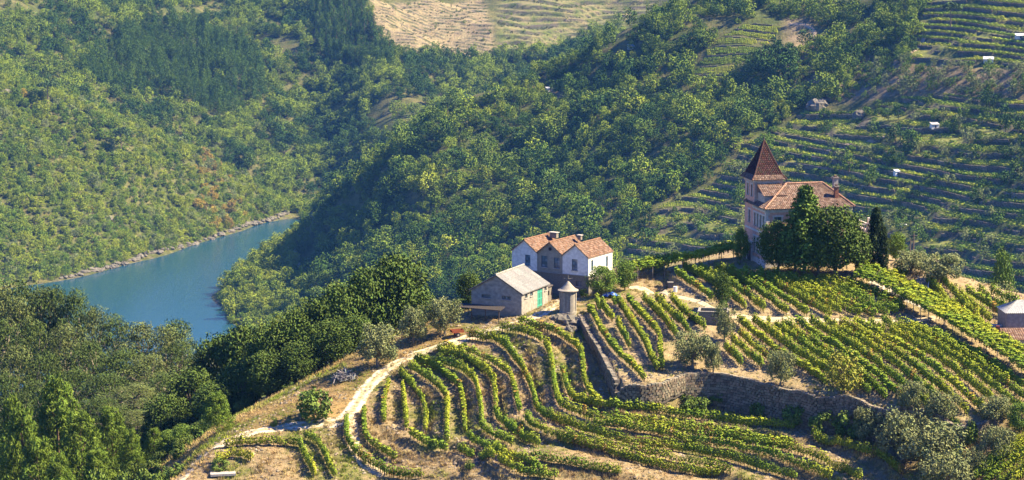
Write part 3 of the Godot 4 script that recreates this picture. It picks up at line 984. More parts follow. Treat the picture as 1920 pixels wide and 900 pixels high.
func ribbon(called: String, pts: Array, width: float, lift: float, edge: Color, rut: Color, mid: Color) -> void:
	var line := smooth_line(pts, 0.6)
	var pos := PackedVector3Array()
	var col := PackedColorArray()
	var w := 13
	for i in line.size():
		var d := (line[mini(i + 1, line.size() - 1)] - line[maxi(i - 1, 0)]).normalized()
		var s := Vector2(-d.y, d.x)
		var wob := 1.0 + 0.18 * noise2.get_noise_2d(line[i].x * 12, line[i].y * 12)
		for k in w:
			var f := float(k) / (w - 1) * 2.0 - 1.0
			var p := line[i] + s * f * width * 0.5 * wob
			var y := ground(p.x, p.y) + lift * (1.0 - f * f * f * f * f * f) - 0.1 * pow(absf(f), 8.0)
			pos.append(Vector3(p.x, y, p.y))
			var g := absf(absf(f) - 0.46)
			var c := rut.lerp(mid, smoothstep(0.1, 0.34, g + 0.22 * noise2.get_noise_2d(p.x * 25, p.y * 25))) if absf(f) < 0.5 else rut.lerp(edge, smoothstep(0.18, 0.5, g + 0.3 * noise2.get_noise_2d(p.x * 25, p.y * 25)))
			col.append(vary(c, 0.08))
	structure(called, sheet(w, line.size(), pos, col), M.dirt)

# ------------------------------------------------------------------ woods
func scatter(poly: PackedVector2Array, gap: float) -> Array:
	var lo := poly[0]
	var hi := poly[0]
	for p in poly:
		lo = lo.min(p)
		hi = hi.max(p)
	var out := []
	var z := lo.y
	while z < hi.y:
		var x := lo.x
		while x < hi.x:
			var q := Vector2(x + rnd(0, gap), z + rnd(0, gap))
			if inside(poly, q.x, q.y) > 0.0: out.append(q)
			x += gap
		z += gap
	return out

var wood := {}
func stand(kind: String, p: Vector2, s: float, tint: Color) -> void:
	if not wood.has(kind): wood[kind] = [[], []]
	var y := ground(p.x, p.y)
	wood[kind][0].append(Transform3D(Basis(Vector3.UP, rnd(0, TAU)) * Basis.from_scale(Vector3(s * rnd(0.75, 1.35), s * rnd(0.7, 1.45), s * rnd(0.75, 1.35))), Vector3(p.x, y - 0.3, p.y)))
	wood[kind][1].append(tint)

var singles := {}
# Where on the far slopes a tree stands, in words one can follow in the picture.
func whereabouts(p: Vector2) -> String:
	var u := 960.0 + 4330.0 * p.x / -p.y
	for k in [[640, "beside the river"], [740, "above the railway"], [860, "above the crest oaks"], [960, "left of the farmhouse"], [1060, "above the farmhouse"], [1160, "right of the farmhouse"], [1270, "above the long pergola"], [1400, "left of the manor tower"], [1500, "behind the manor tower"], [1600, "behind the manor roof"], [1700, "above the cypresses"], [1800, "above the garden stairs"], [2100, "above the grey shed"]]:
		if u < k[0]: return ["low", "halfway", "high", "high"][clampi(int((-p.y - 1240.0) / 110.0 - (1.6 if u < 1400 else 0.0)), 0, 3)] + " on the slope " + k[1]
	return "on the right slope"

func single(kind: String, spec: String, p: Vector2, s: float, shade: int, label: String, group: String) -> void:
	var l: Array = species[kind]
	var k: Array = l[rng.randi() % l.size()]
	label = label.replace("SIZE", "small" if s < 0.85 else ("medium" if s < 1.2 else "large")).replace("TONE", ["dark green", "green", "light green", "yellow green", "grey green", "yellow", "brown"][shade]).replace("WHERE", whereabouts(p))
	var o := thing(spec, label, "shrub" if spec == "shrub" else "tree", on(p, -0.3), rnd(0, TAU), group)
	o.scale = Vector3(s * rnd(0.8, 1.3), s * rnd(0.75, 1.4), s * rnd(0.8, 1.3))
	part("trunk", k[1], M.bark, o)
	part("crown", k[0], M["leaf_%d" % shade], o)

const SHADES := [Color(0.04, 0.084, 0.013), Color(0.092, 0.155, 0.016), Color(0.185, 0.245, 0.022), Color(0.235, 0.275, 0.026), Color(0.165, 0.2, 0.07), Color(0.34, 0.25, 0.035), Color(0.26, 0.18, 0.06)]

func green(a: float, b: float, n: float) -> Color:
	return SHADES[1].lerp(SHADES[3], clampf(lerpf(a, b, rng.randf()) + n, 0.0, 1.0))

func _ready() -> void:
	rng.seed = 20240611
	noise.seed = 5
	noise.frequency = 0.012
	noise.fractal_octaves = 3
	noise2.seed = 11
	noise2.frequency = 0.02
	noise2.fractal_octaves = 2
	# camera
	var cam := Camera3D.new()
	cam.name = "camera"
	add_child(cam)
	cam.position = EYE
	cam.rotation_degrees = Vector3(-9, 0, 0)
	cam.fov = 11.866
	cam.near = 1.0
	cam.far = 8000.0
	cam.current = true
	# sky, air and exposure
	var we := WorldEnvironment.new()
	we.name = "daylight"
	var env := Environment.new()
	env.background_mode = Environment.BG_SKY
	var sm := ProceduralSkyMaterial.new()
	sm.sky_top_color = Color(0.16, 0.34, 0.72)
	sm.sky_horizon_color = Color(0.60, 0.74, 0.90)
	sm.sky_curve = 0.14
	sm.ground_bottom_color = Color(0.16, 0.16, 0.1)
	sm.ground_horizon_color = Color(0.5, 0.58, 0.6)
	var sky := Sky.new()
	sky.sky_material = sm
	env.sky = sky
	env.background_energy_multiplier = 0.58
	env.tonemap_mode = Environment.TONE_MAPPER_LINEAR
	env.tonemap_exposure = 4.3
	env.fog_enabled = true
	env.fog_density = 0.000032
	env.fog_light_color = Color(0.38, 0.62, 0.95)
	env.sdfgi_enabled = true
	env.ssao_enabled = true
	env.ssil_enabled = true
	we.environment = env
	add_child(we)
	var sun := DirectionalLight3D.new()
	sun.name = "sun"
	sun.light_energy = 1.6
	sun.light_color = Color(1.0, 0.93, 0.79)
	sun.light_angular_distance = 0.5
	sun.shadow_enabled = true
	add_child(sun)
	sun.look_at_from_position(Vector3.ZERO, -Vector3(0.715, 0.70, -0.02))

	# materials
	M.leaf = material(0.75)
	M.leaf.backlight = Color(0.44, 0.44, 0.24)
	for i in SHADES.size():
		var m: StandardMaterial3D = M.leaf.duplicate()
		m.albedo_color = SHADES[i].linear_to_srgb()
		M["leaf_%d" % i] = m
	M.bark = material(0.9)
	M.ground = material(0.95, grain(3, 0.03, 0.5, 1.05), 0.31, grain(4, 0.03, 0, 1, true, 6.0), 1.0)
	M.hill = material(0.95, grain(3, 0.02, 0.6, 1.0), 0.035, grain(4, 0.03, 0, 1, true, 6.0), 1.0)
	M.dirt = material(0.95, grain(8, 0.03, 0.75, 1.0), 0.35, grain(4, 0.03, 0, 1, true, 5.0), 0.8)
	M.stone = material(0.9, grain(9, 0.02, 0.6, 1.0), 0.5, grain(4, 0.03, 0, 1, true, 5.0), 0.8)
	M.plaster = material(0.85, grain(12, 0.016, 0.8, 1.02), 0.2)
	M.block = material(0.9, grain(13, 0.012, 0.66, 1.0), 0.2, grain(4, 0.03, 0, 1, true, 4.0), 0.6)
	M.tile = material(0.85, grain(14, 0.015, 0.65, 1.0), 0.4)
	M.paint = material(0.6)
	M.glass = material(0.08)
	M.glass.metallic_specular = 0.6

	# the lie of the land
	field("low", -330, -724, 4.0, 166, 122, PackedFloat32Array([1.50, -353.84, 0.37237, -6.28, -356.44, -0.35762, 8.71, -353.03, -0.97176, 12.36, -368.11, 1.18011, 5.91, -359.36, 0.31031, 9.99, -370.26, -0.65581, 16.26, -364.54, -0.69705, -8.34, -354.63, 0.16889, -14.08, -351.97, -0.23086, -21.46, -350.35, -0.15933, -25.90, -343.06, -0.05812, -31.30, -331.02, 0.27634, -37.69, -331.86, -0.13739, -40.77, -324.78, -0.14921, 2.47, -350.35, -0.31662, -6.53, -346.95, 0.25387, -15.29, -341.41, 0.18544, -21.16, -331.93, -0.32148, -23.37, -318.42, -1.45590, -39.27, -312.48, -0.10561, -45.13, -303.71, 0.35575, -32.91, -315.62, 0.02551, -27.07, -317.48, 0.48455, -46.38, -303.89, -2.60903, -44.33, -309.72, -4.27188, -40.75, -314.20, -0.12792, -43.80, -302.97, 1.49886, -41.65, -308.84, 1.66513, -47.27, -301.06, -0.78026, -31.32, -372.00, 0.18782, -40.63, -362.00, 0.07147, -59.27, -351.40, 0.06825, -76.66, -374.95, 0.07815, -89.85, -393.70, -0.06005, -83.13, -433.31, -0.17135, -108.46, -477.86, -0.45988, -57.68, -399.80, -0.28036, -35.36, -420.00, 0.45547, -19.64, -400.00, -0.00683, -10.29, -400.00, 0.04678, -0.97, -415.00, -0.24442, -77.17, -500.00, 0.24201, -134.69, -600.00, -0.23003, -113.92, -420.00, 0.35081, -162.75, -600.00, 0.18627, -43.77, -520.00, 0.23499, -19.45, -520.00, -0.14556, 4.12, -440.00, -0.18006, 24.13, -430.00, 0.17655, 56.82, -450.00, -0.16148, 94.52, -430.00, 0.19745, 5.61, -600.00, 0.12514, 78.29, -620.00, -0.02273, 134.69, -600.00, 0.07548, 12.60, -385.00, 0.24493, 3.60, -385.00, -0.17762, 7.11, -760.00, 0.02647, 95.97, -760.00, 0.06022, -63.98, -760.00, 0.00792, -135.06, -760.00, -0.00667, 173.97, -600.00, -0.13296, -217.00, -800.00, 0.09031, 20.97, -372.70, -0.32244, 29.82, -374.37, -0.77715, 38.14, -370.06, -0.45216, 54.37, -362.47, -0.21687, 49.88, -395.00, -0.09616, 66.62, -385.00, -0.18888, 78.25, -376.00, 0.32292, 89.36, -386.00, -0.07333, 66.23, -357.57, -0.67731, 0.00, -250.00, -0.02053, -38.58, -250.00, 0.13755, 49.11, -250.00, 0.03829, -30.66, -285.00, -0.28430, 0.00, -294.94, 2.17727, -32.72, -298.49, 0.78329, 38.41, -298.49, 0.35370, -48.62, -309.15, 4.08397, 65.26, -291.38, 0.33961, 0.00, -297.71, -2.56764, -11.92, -314.09, -0.76536, -20.08, -313.32, 2.27795, -22.24, -312.39, -1.57874, -6.58, -307.67, 0.55068, 3.04, -321.22, 0.13823, 3.14, -332.85, 0.40408, 3.23, -342.69, 0.20372, 7.97, -338.15, -0.40817, 11.60, -327.44, -0.18680, 10.68, -349.30, 0.63946, 14.89, -323.02, -0.15346, 21.47, -324.14, 0.09934, 24.26, -320.29, 0.05028, 23.93, -315.62, -0.13638, 23.59, -310.74, 0.16963, 23.18, -304.91, -0.07428, 33.57, -322.23, 0.12583, 38.58, -319.41, -0.14038, 43.85, -316.84, -0.05195, 50.51, -313.28, 0.06198, 49.56, -306.90, -0.11019, 39.09, -304.46, -0.22362, 66.53, -297.93, -0.22230, 54.58, -310.97, 0.22550, 58.69, -305.32, 0.17208, 63.20, -306.55, -0.42662, -32.41, -310.43, 0.18657, -31.81, -304.09, -0.70448, -25.03, -309.99, 0.50141, -17.48, -320.98, 0.35170, -15.56, -329.27, 0.47883, -8.64, -332.85, -0.38916, -2.40, -339.11, -0.17891, -8.38, -321.73, 0.10264, 27.43, -345.00, 0.26447, 43.56, -345.00, 0.08386, 59.70, -345.00, 0.62771, 29.42, -370.00, 1.40394, 64.02, -370.00, 0.24796, 80.25, -330.00, -0.15986, 72.96, -300.00, -0.03480]), 6.0, 147.78243)
	field("high", -8, -424, 4.0, 36, 36, PackedFloat32Array([1.50, -353.84, 0.23430, -6.28, -356.44, -0.33140, 8.71, -353.03, -0.52133, 12.36, -368.11, 0.95886, 5.91, -359.36, 0.17558, 9.99, -370.26, -0.62646, 16.26, -364.54, -0.47086, -8.34, -354.63, 0.16654, -14.08, -351.97, -0.23306, -21.46, -350.35, -0.15149, -25.90, -343.06, -0.08771, -31.30, -331.02, 0.13521, -37.69, -331.86, -0.09783, -40.77, -324.78, -0.16947, 2.47, -350.35, -0.19810, -6.53, -346.95, 0.19630, -15.29, -341.41, 0.12888, -21.16, -331.93, 0.00910, -23.37, -318.42, -0.17792, -39.27, -312.48, -0.13841, -45.13, -303.71, 0.36435, -32.91, -315.62, 0.06414, -27.07, -317.48, 0.11501, -46.38, -303.89, -2.58011, -44.33, -309.72, -4.21458, -40.75, -314.20, -0.09618, -43.80, -302.97, 1.41965, -41.65, -308.84, 1.55361, -47.27, -301.06, -0.77114, -31.32, -372.00, 0.18540, -40.63, -362.00, 0.07233, -59.27, -351.40, 0.06689, -76.66, -374.95, 0.07744, -89.85, -393.70, -0.06036, -83.13, -433.31, -0.17120, -108.46, -477.86, -0.45997, -57.68, -399.80, -0.28039, -35.36, -420.00, 0.45567, -19.64, -400.00, -0.00701, -10.29, -400.00, 0.04579, -0.97, -415.00, -0.24677, -77.17, -500.00, 0.24205, -134.69, -600.00, -0.22994, -113.92, -420.00, 0.35027, -162.75, -600.00, 0.18615, -43.77, -520.00, 0.23503, -19.45, -520.00, -0.14554, 4.12, -440.00, -0.17914, 24.13, -430.00, 0.17328, 56.82, -450.00, -0.15962, 94.52, -430.00, 0.19480, 5.61, -600.00, 0.12524, 78.29, -620.00, -0.02251, 134.69, -600.00, 0.07556, 12.60, -385.00, 0.13810, 3.60, -385.00, -0.14883, 7.11, -760.00, 0.02657, 95.97, -760.00, 0.06012, -63.98, -760.00, 0.00797, -135.06, -760.00, -0.00663, 173.97, -600.00, -0.13474, -217.00, -800.00, 0.09031, 20.97, -372.70, -0.14229, 29.82, -374.37, 0.01972, 38.14, -370.06, -0.02056, 54.37, -362.47, -0.15306, 49.88, -395.00, -0.16898, 66.62, -385.00, -0.14741, 78.25, -376.00, 0.38703, 89.36, -386.00, -0.10210, 66.23, -357.57, -1.99775, 0.00, -250.00, -0.00171, -38.58, -250.00, 0.13173, 49.11, -250.00, 0.02240, -30.66, -285.00, -0.21242, 0.00, -294.94, 0.07368, -32.72, -298.49, 0.48864, 38.41, -298.49, 0.38333, -48.62, -309.15, 4.07986, 65.26, -291.38, 0.39184, 10.72, -350.72, 0.35294, 13.07, -336.26, 0.09696, 14.99, -320.47, -0.13432, 21.19, -320.47, -0.30311, 24.04, -326.60, 0.23672, 28.50, -326.43, -0.04582, 35.16, -323.66, 0.24269, 41.07, -318.87, -0.29605, 47.39, -316.72, 0.11920, 54.54, -311.55, 0.26669, 58.51, -306.59, -0.84860, 64.85, -307.02, 0.51377, 20.54, -364.74, 0.26171, 27.28, -352.03, 0.00227, 37.68, -348.64, -0.02466, 56.17, -346.38, -0.03361, 47.74, -344.17, 0.04698, 34.69, -343.08, 0.24713, 59.35, -341.03, -0.04482, 30.41, -342.06, -0.36894, 42.23, -331.92, 0.02509, 56.16, -321.74, -0.14118, 70.78, -319.10, -0.04527, 74.47, -334.86, -0.21757, 69.29, -351.34, -0.13131, 64.17, -356.01, 1.98080, 65.24, -360.00, 0.03766, 74.45, -344.17, 0.22333, 23.13, -338.83, 0.02878, 62.23, -313.47, 0.01037, 80.25, -330.00, 0.08757, 72.96, -300.00, -0.38916]), 6.0, 147.18687)
	field("terrace", -34, -380, 2.0, 50, 52, PackedFloat32Array([-18.09, -331.50, 0.20489, -18.48, -325.50, -0.03167, -18.19, -320.00, -0.32479, -15.99, -330.00, 0.06886, -15.29, -323.00, 0.07175, -14.89, -319.00, -0.05116, -16.38, -333.50, -0.15451, -14.58, -330.00, -0.08589, -12.86, -325.50, 0.04260, -12.20, -320.00, 0.10526, -12.26, -317.50, 0.01981, -15.14, -336.00, 0.24245, -12.56, -332.50, -0.08539, -10.57, -329.00, -0.07234, -9.38, -325.00, -0.06450, -9.24, -320.00, 0.01010, -9.08, -314.00, -0.54344, -14.47, -337.00, 0.26412, -11.19, -334.00, 0.22456, -8.66, -330.50, 0.08924, -7.61, -328.50, 0.20699, -6.96, -323.50, 0.08481, -6.58, -315.50, 0.23778, -14.13, -338.50, -0.54716, -10.30, -336.00, -0.31381, -8.04, -334.00, -0.09151, -6.10, -331.00, -0.19153, -5.04, -328.00, -0.16628, -4.41, -321.50, -0.03910, -4.29, -317.50, -0.13961, -10.90, -340.00, 0.40278, -7.38, -336.50, 0.27192, -4.56, -333.00, 0.17219, -2.96, -330.00, 0.12271, -2.38, -324.50, 0.04125, -2.19, -319.50, 0.04090, -0.90, -316.00, -0.02080, 1.18, -311.00, -0.07593, 3.64, -307.00, -0.27833, 6.22, -308.50, 0.61871, 9.03, -307.00, 0.21258, 11.26, -306.00, -0.07354, 13.73, -306.00, 0.17412, 17.41, -305.50, 0.09187, 23.16, -304.50, -0.02661, 28.19, -304.00, 0.06782, -10.09, -342.50, -0.14801, -8.36, -341.00, -0.13896, -5.50, -338.00, -0.19093, -2.45, -334.50, -0.15649, -0.23, -331.50, 0.05813, 0.61, -325.00, -0.05892, 1.06, -320.50, -0.08150, -6.43, -345.50, 0.04873, -2.50, -343.00, 0.03230, -0.16, -338.00, 0.01178, 1.88, -331.50, -0.08054, 3.08, -325.50, 0.06923, 3.79, -320.00, 0.01772, 6.64, -315.00, -0.02790, 11.52, -311.50, -0.02516, 15.51, -310.00, -0.18382, 20.59, -310.00, -0.05809, 25.01, -310.00, -0.07088, 30.03, -308.50, -0.09331, 34.23, -306.50, -0.08064, 38.37, -304.50, -0.14474, 11.62, -314.50, 0.28199, 16.32, -313.00, 0.21092, 23.72, -312.50, 0.03896, 32.43, -310.50, 0.10437, 39.32, -306.50, 0.06489, 43.01, -304.00, -0.19889, -1.47, -347.50, 0.17319, 2.43, -344.50, 0.15206, 4.81, -340.50, 0.05650, 5.83, -334.00, 0.07315, 6.17, -326.50, 0.05832, 6.83, -321.00, -0.07937, 8.67, -318.50, -0.07855, 11.24, -316.50, -0.20757, 14.92, -315.00, -0.09623, 19.40, -315.00, -0.02897, 23.93, -315.50, 0.03901, 29.83, -314.50, 0.01756, 33.41, -313.00, -0.04175, 38.38, -311.00, 0.02532, 43.76, -307.00, -0.00493, 46.83, -303.00, -0.10154, 1.23, -349.00, -0.27542, 6.50, -345.00, 0.01722, 9.99, -339.00, 0.21796, 10.64, -326.50, 0.25236, 12.03, -322.00, -0.32595, 14.76, -320.00, -0.15301, 20.25, -320.50, 0.04348, 25.04, -320.50, -0.09140, 29.64, -321.00, 0.06450, 34.06, -319.50, -0.10390, 39.56, -318.00, 0.84860, 42.19, -315.00, 0.87151, 44.47, -312.50, -0.09988, 47.16, -310.50, 0.34208, 50.74, -307.00, 0.17133, 52.49, -302.50, -0.07772, 7.43, -331.50, -0.05000, 8.19, -324.00, -0.12903, 9.88, -321.50, 0.23181, 12.09, -319.50, 0.36596, 1.88, -317.50, 0.11239, 4.44, -312.50, 0.06547, 7.34, -309.50, -0.50654, 10.96, -308.00, -0.15684, 15.33, -307.50, -0.04571, 19.68, -307.00, -0.04837, 24.79, -307.00, 0.07785, 29.77, -305.50, -0.04556, 14.24, -316.50, -0.06937, 19.11, -316.50, 0.03865, 24.03, -317.00, 0.03426, 29.25, -316.50, 0.02347, 34.30, -314.50, 0.04262, 38.92, -312.50, 0.04181, -19.80, -328.50, -0.04370, -20.37, -318.50, 0.21417, -19.40, -314.50, 0.04036, -10.32, -310.50, 0.33929, -6.54, -306.00, 0.15671, 0.00, -300.50, -0.31522, 0.00, -298.50, 0.19157, 9.99, -300.00, -0.01356, 14.55, -324.00, 0.01231, 24.53, -324.00, 0.00979, 33.79, -324.50, -0.02609, 40.50, -316.50, -1.49041, 47.51, -313.00, -0.37507, 51.49, -310.00, -0.13019, 10.46, -341.50, -0.26576, 12.39, -328.00, -0.26066, 42.34, -301.50, 0.29749, 31.57, -301.50, 0.09590, 17.02, -298.00, 0.00988]), 2.5, 2.74793)
	field("far", -900, -3140, 20.0, 96, 137, PackedFloat32Array([-395.15, -1650.13, -0.04912, -381.49, -1693.91, 0.26380, -344.44, -1728.26, -0.01931, -322.43, -1763.99, 0.01125, -301.58, -1813.93, 0.45388, -272.75, -1880.36, 0.19669, -246.34, -1951.70, 0.30364, -217.91, -2028.52, 0.26249, -194.88, -2087.60, 0.40491, -183.05, -1494.99, -0.70058, -197.34, -1568.85, -0.42306, -215.58, -1682.76, 0.20755, -213.52, -1751.92, -0.01965, -206.74, -1839.94, -0.15768, -196.16, -1951.70, 0.03142, -184.36, -2051.10, 0.45106, -261.14, -1685.35, -0.30666, -268.04, -1582.81, -0.33117, -244.87, -1801.64, -0.46650, -225.92, -1892.78, -0.13960, -206.54, -2008.59, -0.08119, -192.24, -2111.67, 2.20420, -228.66, -1718.68, 0.42153, -210.22, -1602.34, 1.45349, -193.76, -1517.96, 0.64009, -228.60, -1806.62, 0.44538, -220.92, -1895.52, 0.45230, -211.24, -2017.83, 1.02420, -274.64, -1450.00, -0.07543, -300.80, -1340.00, 0.13272, -368.29, -1250.00, 0.08936, -218.03, -1480.00, 0.16388, -164.83, -1330.00, 0.08054, -212.51, -1280.00, -0.28563, -253.66, -1130.00, -0.03731, -309.36, -1050.00, 0.10022, -160.13, -2140.00, 6.71241, -491.20, -2005.00, -0.73145, -446.41, -2010.00, 0.22349, -401.16, -2015.00, -0.54749, -357.46, -2029.00, -0.26242, -313.39, -2045.00, -0.34782, -268.35, -2060.00, -0.67239, -232.07, -2075.00, -1.23332, -397.05, -1769.47, -0.14809, -414.80, -1855.98, -0.04660, -430.54, -1932.74, 0.29164, -327.98, -1847.64, -0.41925, -341.36, -1930.04, -0.06961, -260.26, -1992.70, -0.17814, -202.36, -2090.00, -0.86572, -518.04, -2090.00, 0.70290, -469.16, -2090.00, -0.13736, -420.29, -2090.00, 0.21924, -372.31, -2095.00, 0.45672, -325.64, -2110.00, 0.12828, -276.95, -2115.00, 0.92294, -228.03, -2120.00, 0.82902, -526.53, -2150.00, -0.28191, -562.00, -2304.79, -0.12912, -481.56, -2170.00, 0.05630, -501.17, -2264.51, 0.07269, -518.05, -2345.85, 0.00865, -335.43, -2190.00, 0.00724, -346.21, -2265.51, 0.12020, -357.13, -2342.09, 0.10319, -368.77, -2423.65, 0.08772, -381.19, -2510.70, -0.07335, -408.85, -2180.00, -0.22787, -428.51, -2292.29, -0.11419, -450.17, -2415.93, -0.15742, -230.28, -2150.00, -1.35526, -239.92, -2246.90, -0.53163, -252.34, -2371.82, -0.57309, -263.25, -2481.48, 0.35997, -273.59, -2585.50, 0.20547, -170.44, -2150.00, -0.41709, -178.05, -2253.49, 1.56032, -185.24, -2351.30, 4.51816, -173.25, -2340.00, -4.03162, -181.16, -2455.64, -0.24347, -186.26, -2530.23, -0.45224, -120.98, -2170.00, -1.29097, -125.60, -2258.56, -1.16096, -132.84, -2397.49, -0.56403, -140.97, -2553.42, 0.01788, -73.64, -2270.00, 0.73250, -77.91, -2409.69, 0.39216, -83.87, -2604.15, 0.17597, 22.17, -2400.00, 0.00836, 23.02, -2496.67, -0.07251, 23.90, -2597.21, -0.03403, 125.74, -2480.00, 0.12909, 130.29, -2574.41, 0.04172, -786.62, -2900.00, -0.04411, -317.31, -2950.00, -0.12647, 28.06, -3000.00, -0.00416, 374.13, -2500.00, -0.10971, 535.01, -2200.00, -0.23469, 257.22, -2500.00, 0.11043, 314.27, -2100.00, 0.11562, 14.02, -1500.00, 0.36348, 14.89, -1601.26, 0.30059, 15.65, -1688.20, 0.67772, 16.12, -1742.77, -0.53064, -56.18, -1500.00, -0.27425, -59.61, -1599.07, -0.15857, -62.85, -1692.85, -0.31955, -94.91, -1560.00, 0.09819, -97.95, -1614.19, -1.08005, -101.68, -1680.54, -0.92858, 103.33, -1380.00, 0.08638, 111.77, -1502.01, -0.00905, 120.45, -1627.49, 0.13531, 130.60, -1774.12, -0.81020, 60.59, -1440.00, -0.03891, 64.66, -1544.73, -0.25165, 68.62, -1646.40, -0.12836, 72.62, -1749.15, -0.67480, 194.76, -1300.00, 0.35756, 211.60, -1421.74, 0.25445, 228.03, -1540.52, 0.23956, 247.24, -1679.31, 0.05648, 150.51, -1340.00, -0.13781, 162.80, -1458.47, -0.16142, 175.44, -1580.32, -0.07538, 190.22, -1722.69, 0.16755, 228.80, -1220.00, 0.09524, 241.39, -1292.78, -0.25687, 259.21, -1395.85, -0.19568, 276.93, -1498.32, -0.05952, 295.59, -1606.19, -0.13638, 259.19, -1150.00, 0.19055, 274.42, -1223.42, 0.03909, 291.56, -1306.01, 0.16972, 314.21, -1415.12, 0.11571, 340.67, -1542.61, 0.05947, 284.07, -1100.00, 0.01160, 319.56, -1249.23, -0.32072, 373.38, -1475.54, -0.22582, -130.52, -1640.00, 1.98798, -142.58, -1600.00, 0.68638, -131.75, -1560.00, 0.02391, -170.82, -1760.00, -0.39916, -140.95, -1890.00, -0.56477, -166.55, -2010.00, -0.22994, -151.46, -1800.00, 0.74122, -176.85, -1640.00, -0.95041, -184.06, -1600.00, -1.13352, -155.29, -1500.00, 0.38944, 50.51, -1800.00, 0.56929, 75.76, -1800.00, 0.83760, 112.47, -1850.00, 0.18046, 148.93, -1930.00, -0.30274, 17.02, -1820.00, -0.25776, -164.36, -2130.00, -5.97857, -125.24, -2060.00, -0.44065, -72.96, -1950.00, 0.01489, -27.36, -1950.00, -0.15439, 18.52, -1980.00, 0.16718, 91.08, -2050.00, 0.10919, 162.05, -2100.00, 0.02769, -66.88, -1100.00, 0.20056, -128.61, -1250.00, 0.00876, 9.82, -1050.00, -0.21678, 79.50, -1000.00, 0.03732, 142.17, -950.00, -0.00162, 197.54, -880.00, 0.12178, 6.55, -700.00, -0.09834, 90.91, -720.00, 0.00321, 161.63, -720.00, -0.17269, -45.60, -750.00, 0.14361, -101.37, -850.00, -0.04707, -160.99, -850.00, -0.09555, -220.62, -850.00, -0.01128, 231.96, -800.00, 0.03796]), 40.0, 301.69513)
	wall_poly = PackedVector2Array([Vector2(10.48, -351.07), Vector2(11.71, -343.10), Vector2(13.05, -335.77), Vector2(14.06, -327.49), Vector2(14.99, -320.47), Vector2(18.13, -319.77), Vector2(20.91, -320.81), Vector2(22.70, -322.71), Vector2(24.70, -324.99), Vector2(28.47, -326.07), Vector2(32.23, -325.03), Vector2(35.62, -322.95), Vector2(38.34, -320.72), Vector2(41.07, -318.87), Vector2(43.75, -316.95), Vector2(47.34, -316.38), Vector2(51.06, -312.85), Vector2(54.39, -311.55), Vector2(57.55, -308.99), Vector2(61.00, -305.57), Vector2(64.78, -306.71), Vector2(90.00, -309.00), Vector2(130.00, -309.00), Vector2(130.00, -420.00), Vector2(22.00, -420.00), Vector2(26.00, -365.00)])
	terrace_poly = PackedVector2Array([Vector2(-20.24, -329.50), Vector2(-17.84, -336.00), Vector2(-13.68, -341.50), Vector2(-7.36, -347.50), Vector2(0.00, -350.50), Vector2(4.92, -348.50), Vector2(9.71, -343.50), Vector2(11.73, -331.50), Vector2(13.74, -323.00), Vector2(18.23, -321.00), Vector2(25.91, -322.00), Vector2(39.24, -318.50), Vector2(47.58, -313.50), Vector2(53.05, -306.00), Vector2(55.48, -299.00), Vector2(38.41, -298.50), Vector2(2.81, -294.50), Vector2(-7.17, -301.50), Vector2(-9.61, -311.50), Vector2(-14.96, -315.50), Vector2(-19.65, -319.00)])
	far_steps = [[PackedVector2Array([Vector2(64.56, -1377.00), Vector2(74.86, -1423.50), Vector2(98.31, -1453.50), Vector2(129.32, -1461.00), Vector2(149.56, -1497.00), Vector2(178.90, -1512.00), Vector2(197.20, -1519.50), Vector2(233.31, -1480.50), Vector2(252.90, -1476.00), Vector2(312.75, -1392.00), Vector2(342.94, -1321.50), Vector2(271.36, -1030.50), Vector2(247.33, -1084.50), Vector2(207.74, -1194.00), Vector2(134.92, -1308.00)]), 5.2, "vine"], [PackedVector2Array([Vector2(258.48, -1512.00), Vector2(285.98, -1603.50), Vector2(301.51, -1599.00), Vector2(344.96, -1546.50), Vector2(381.69, -1482.00), Vector2(356.05, -1375.50), Vector2(319.74, -1426.50)]), 4.2, "vine"], [PackedVector2Array([Vector2(-168.75, -2530.50), Vector2(-147.00, -2452.50), Vector2(-110.97, -2403.00), Vector2(-15.64, -2419.50), Vector2(-20.05, -2485.50), Vector2(-33.28, -2631.00)]), 3.0, "straw"], [PackedVector2Array([Vector2(-12.80, -2409.00), Vector2(-17.49, -2530.50), Vector2(-6.18, -2689.50), Vector2(85.19, -2649.00), Vector2(175.37, -2632.50), Vector2(161.17, -2547.00), Vector2(118.67, -2512.50), Vector2(73.68, -2457.00), Vector2(44.88, -2430.00)]), 5.0, "mixed"]]
	hn.resize(NW * NH)
	for j in NH:
		for i in NW:
			hn[j * NW + i] = near_raw(NX0 + i * NS, NZ0 + j * NS)
	near_ready = true

	# near hill
	var pos := PackedVector3Array()
	var col := PackedColorArray()
	var lower: PackedVector2Array = [Vector2(-38.58, -250.00), Vector2(-45.13, -303.75), Vector2(-43.08, -310.25), Vector2(-39.30, -312.75), Vector2(-32.92, -315.75), Vector2(-27.07, -317.50), Vector2(-23.41, -319.00), Vector2(-21.19, -332.25), Vector2(-15.28, -341.25), Vector2(-6.54, -347.25), Vector2(-8.32, -356.00), Vector2(-15.07, -358.00), Vector2(-22.22, -352.00), Vector2(-27.83, -350.00), Vector2(-32.36, -346.00), Vector2(-37.94, -338.00), Vector2(-40.90, -330.00), Vector2(-45.36, -318.00), Vector2(-49.81, -300.00), Vector2(-44.43, -250.00)]
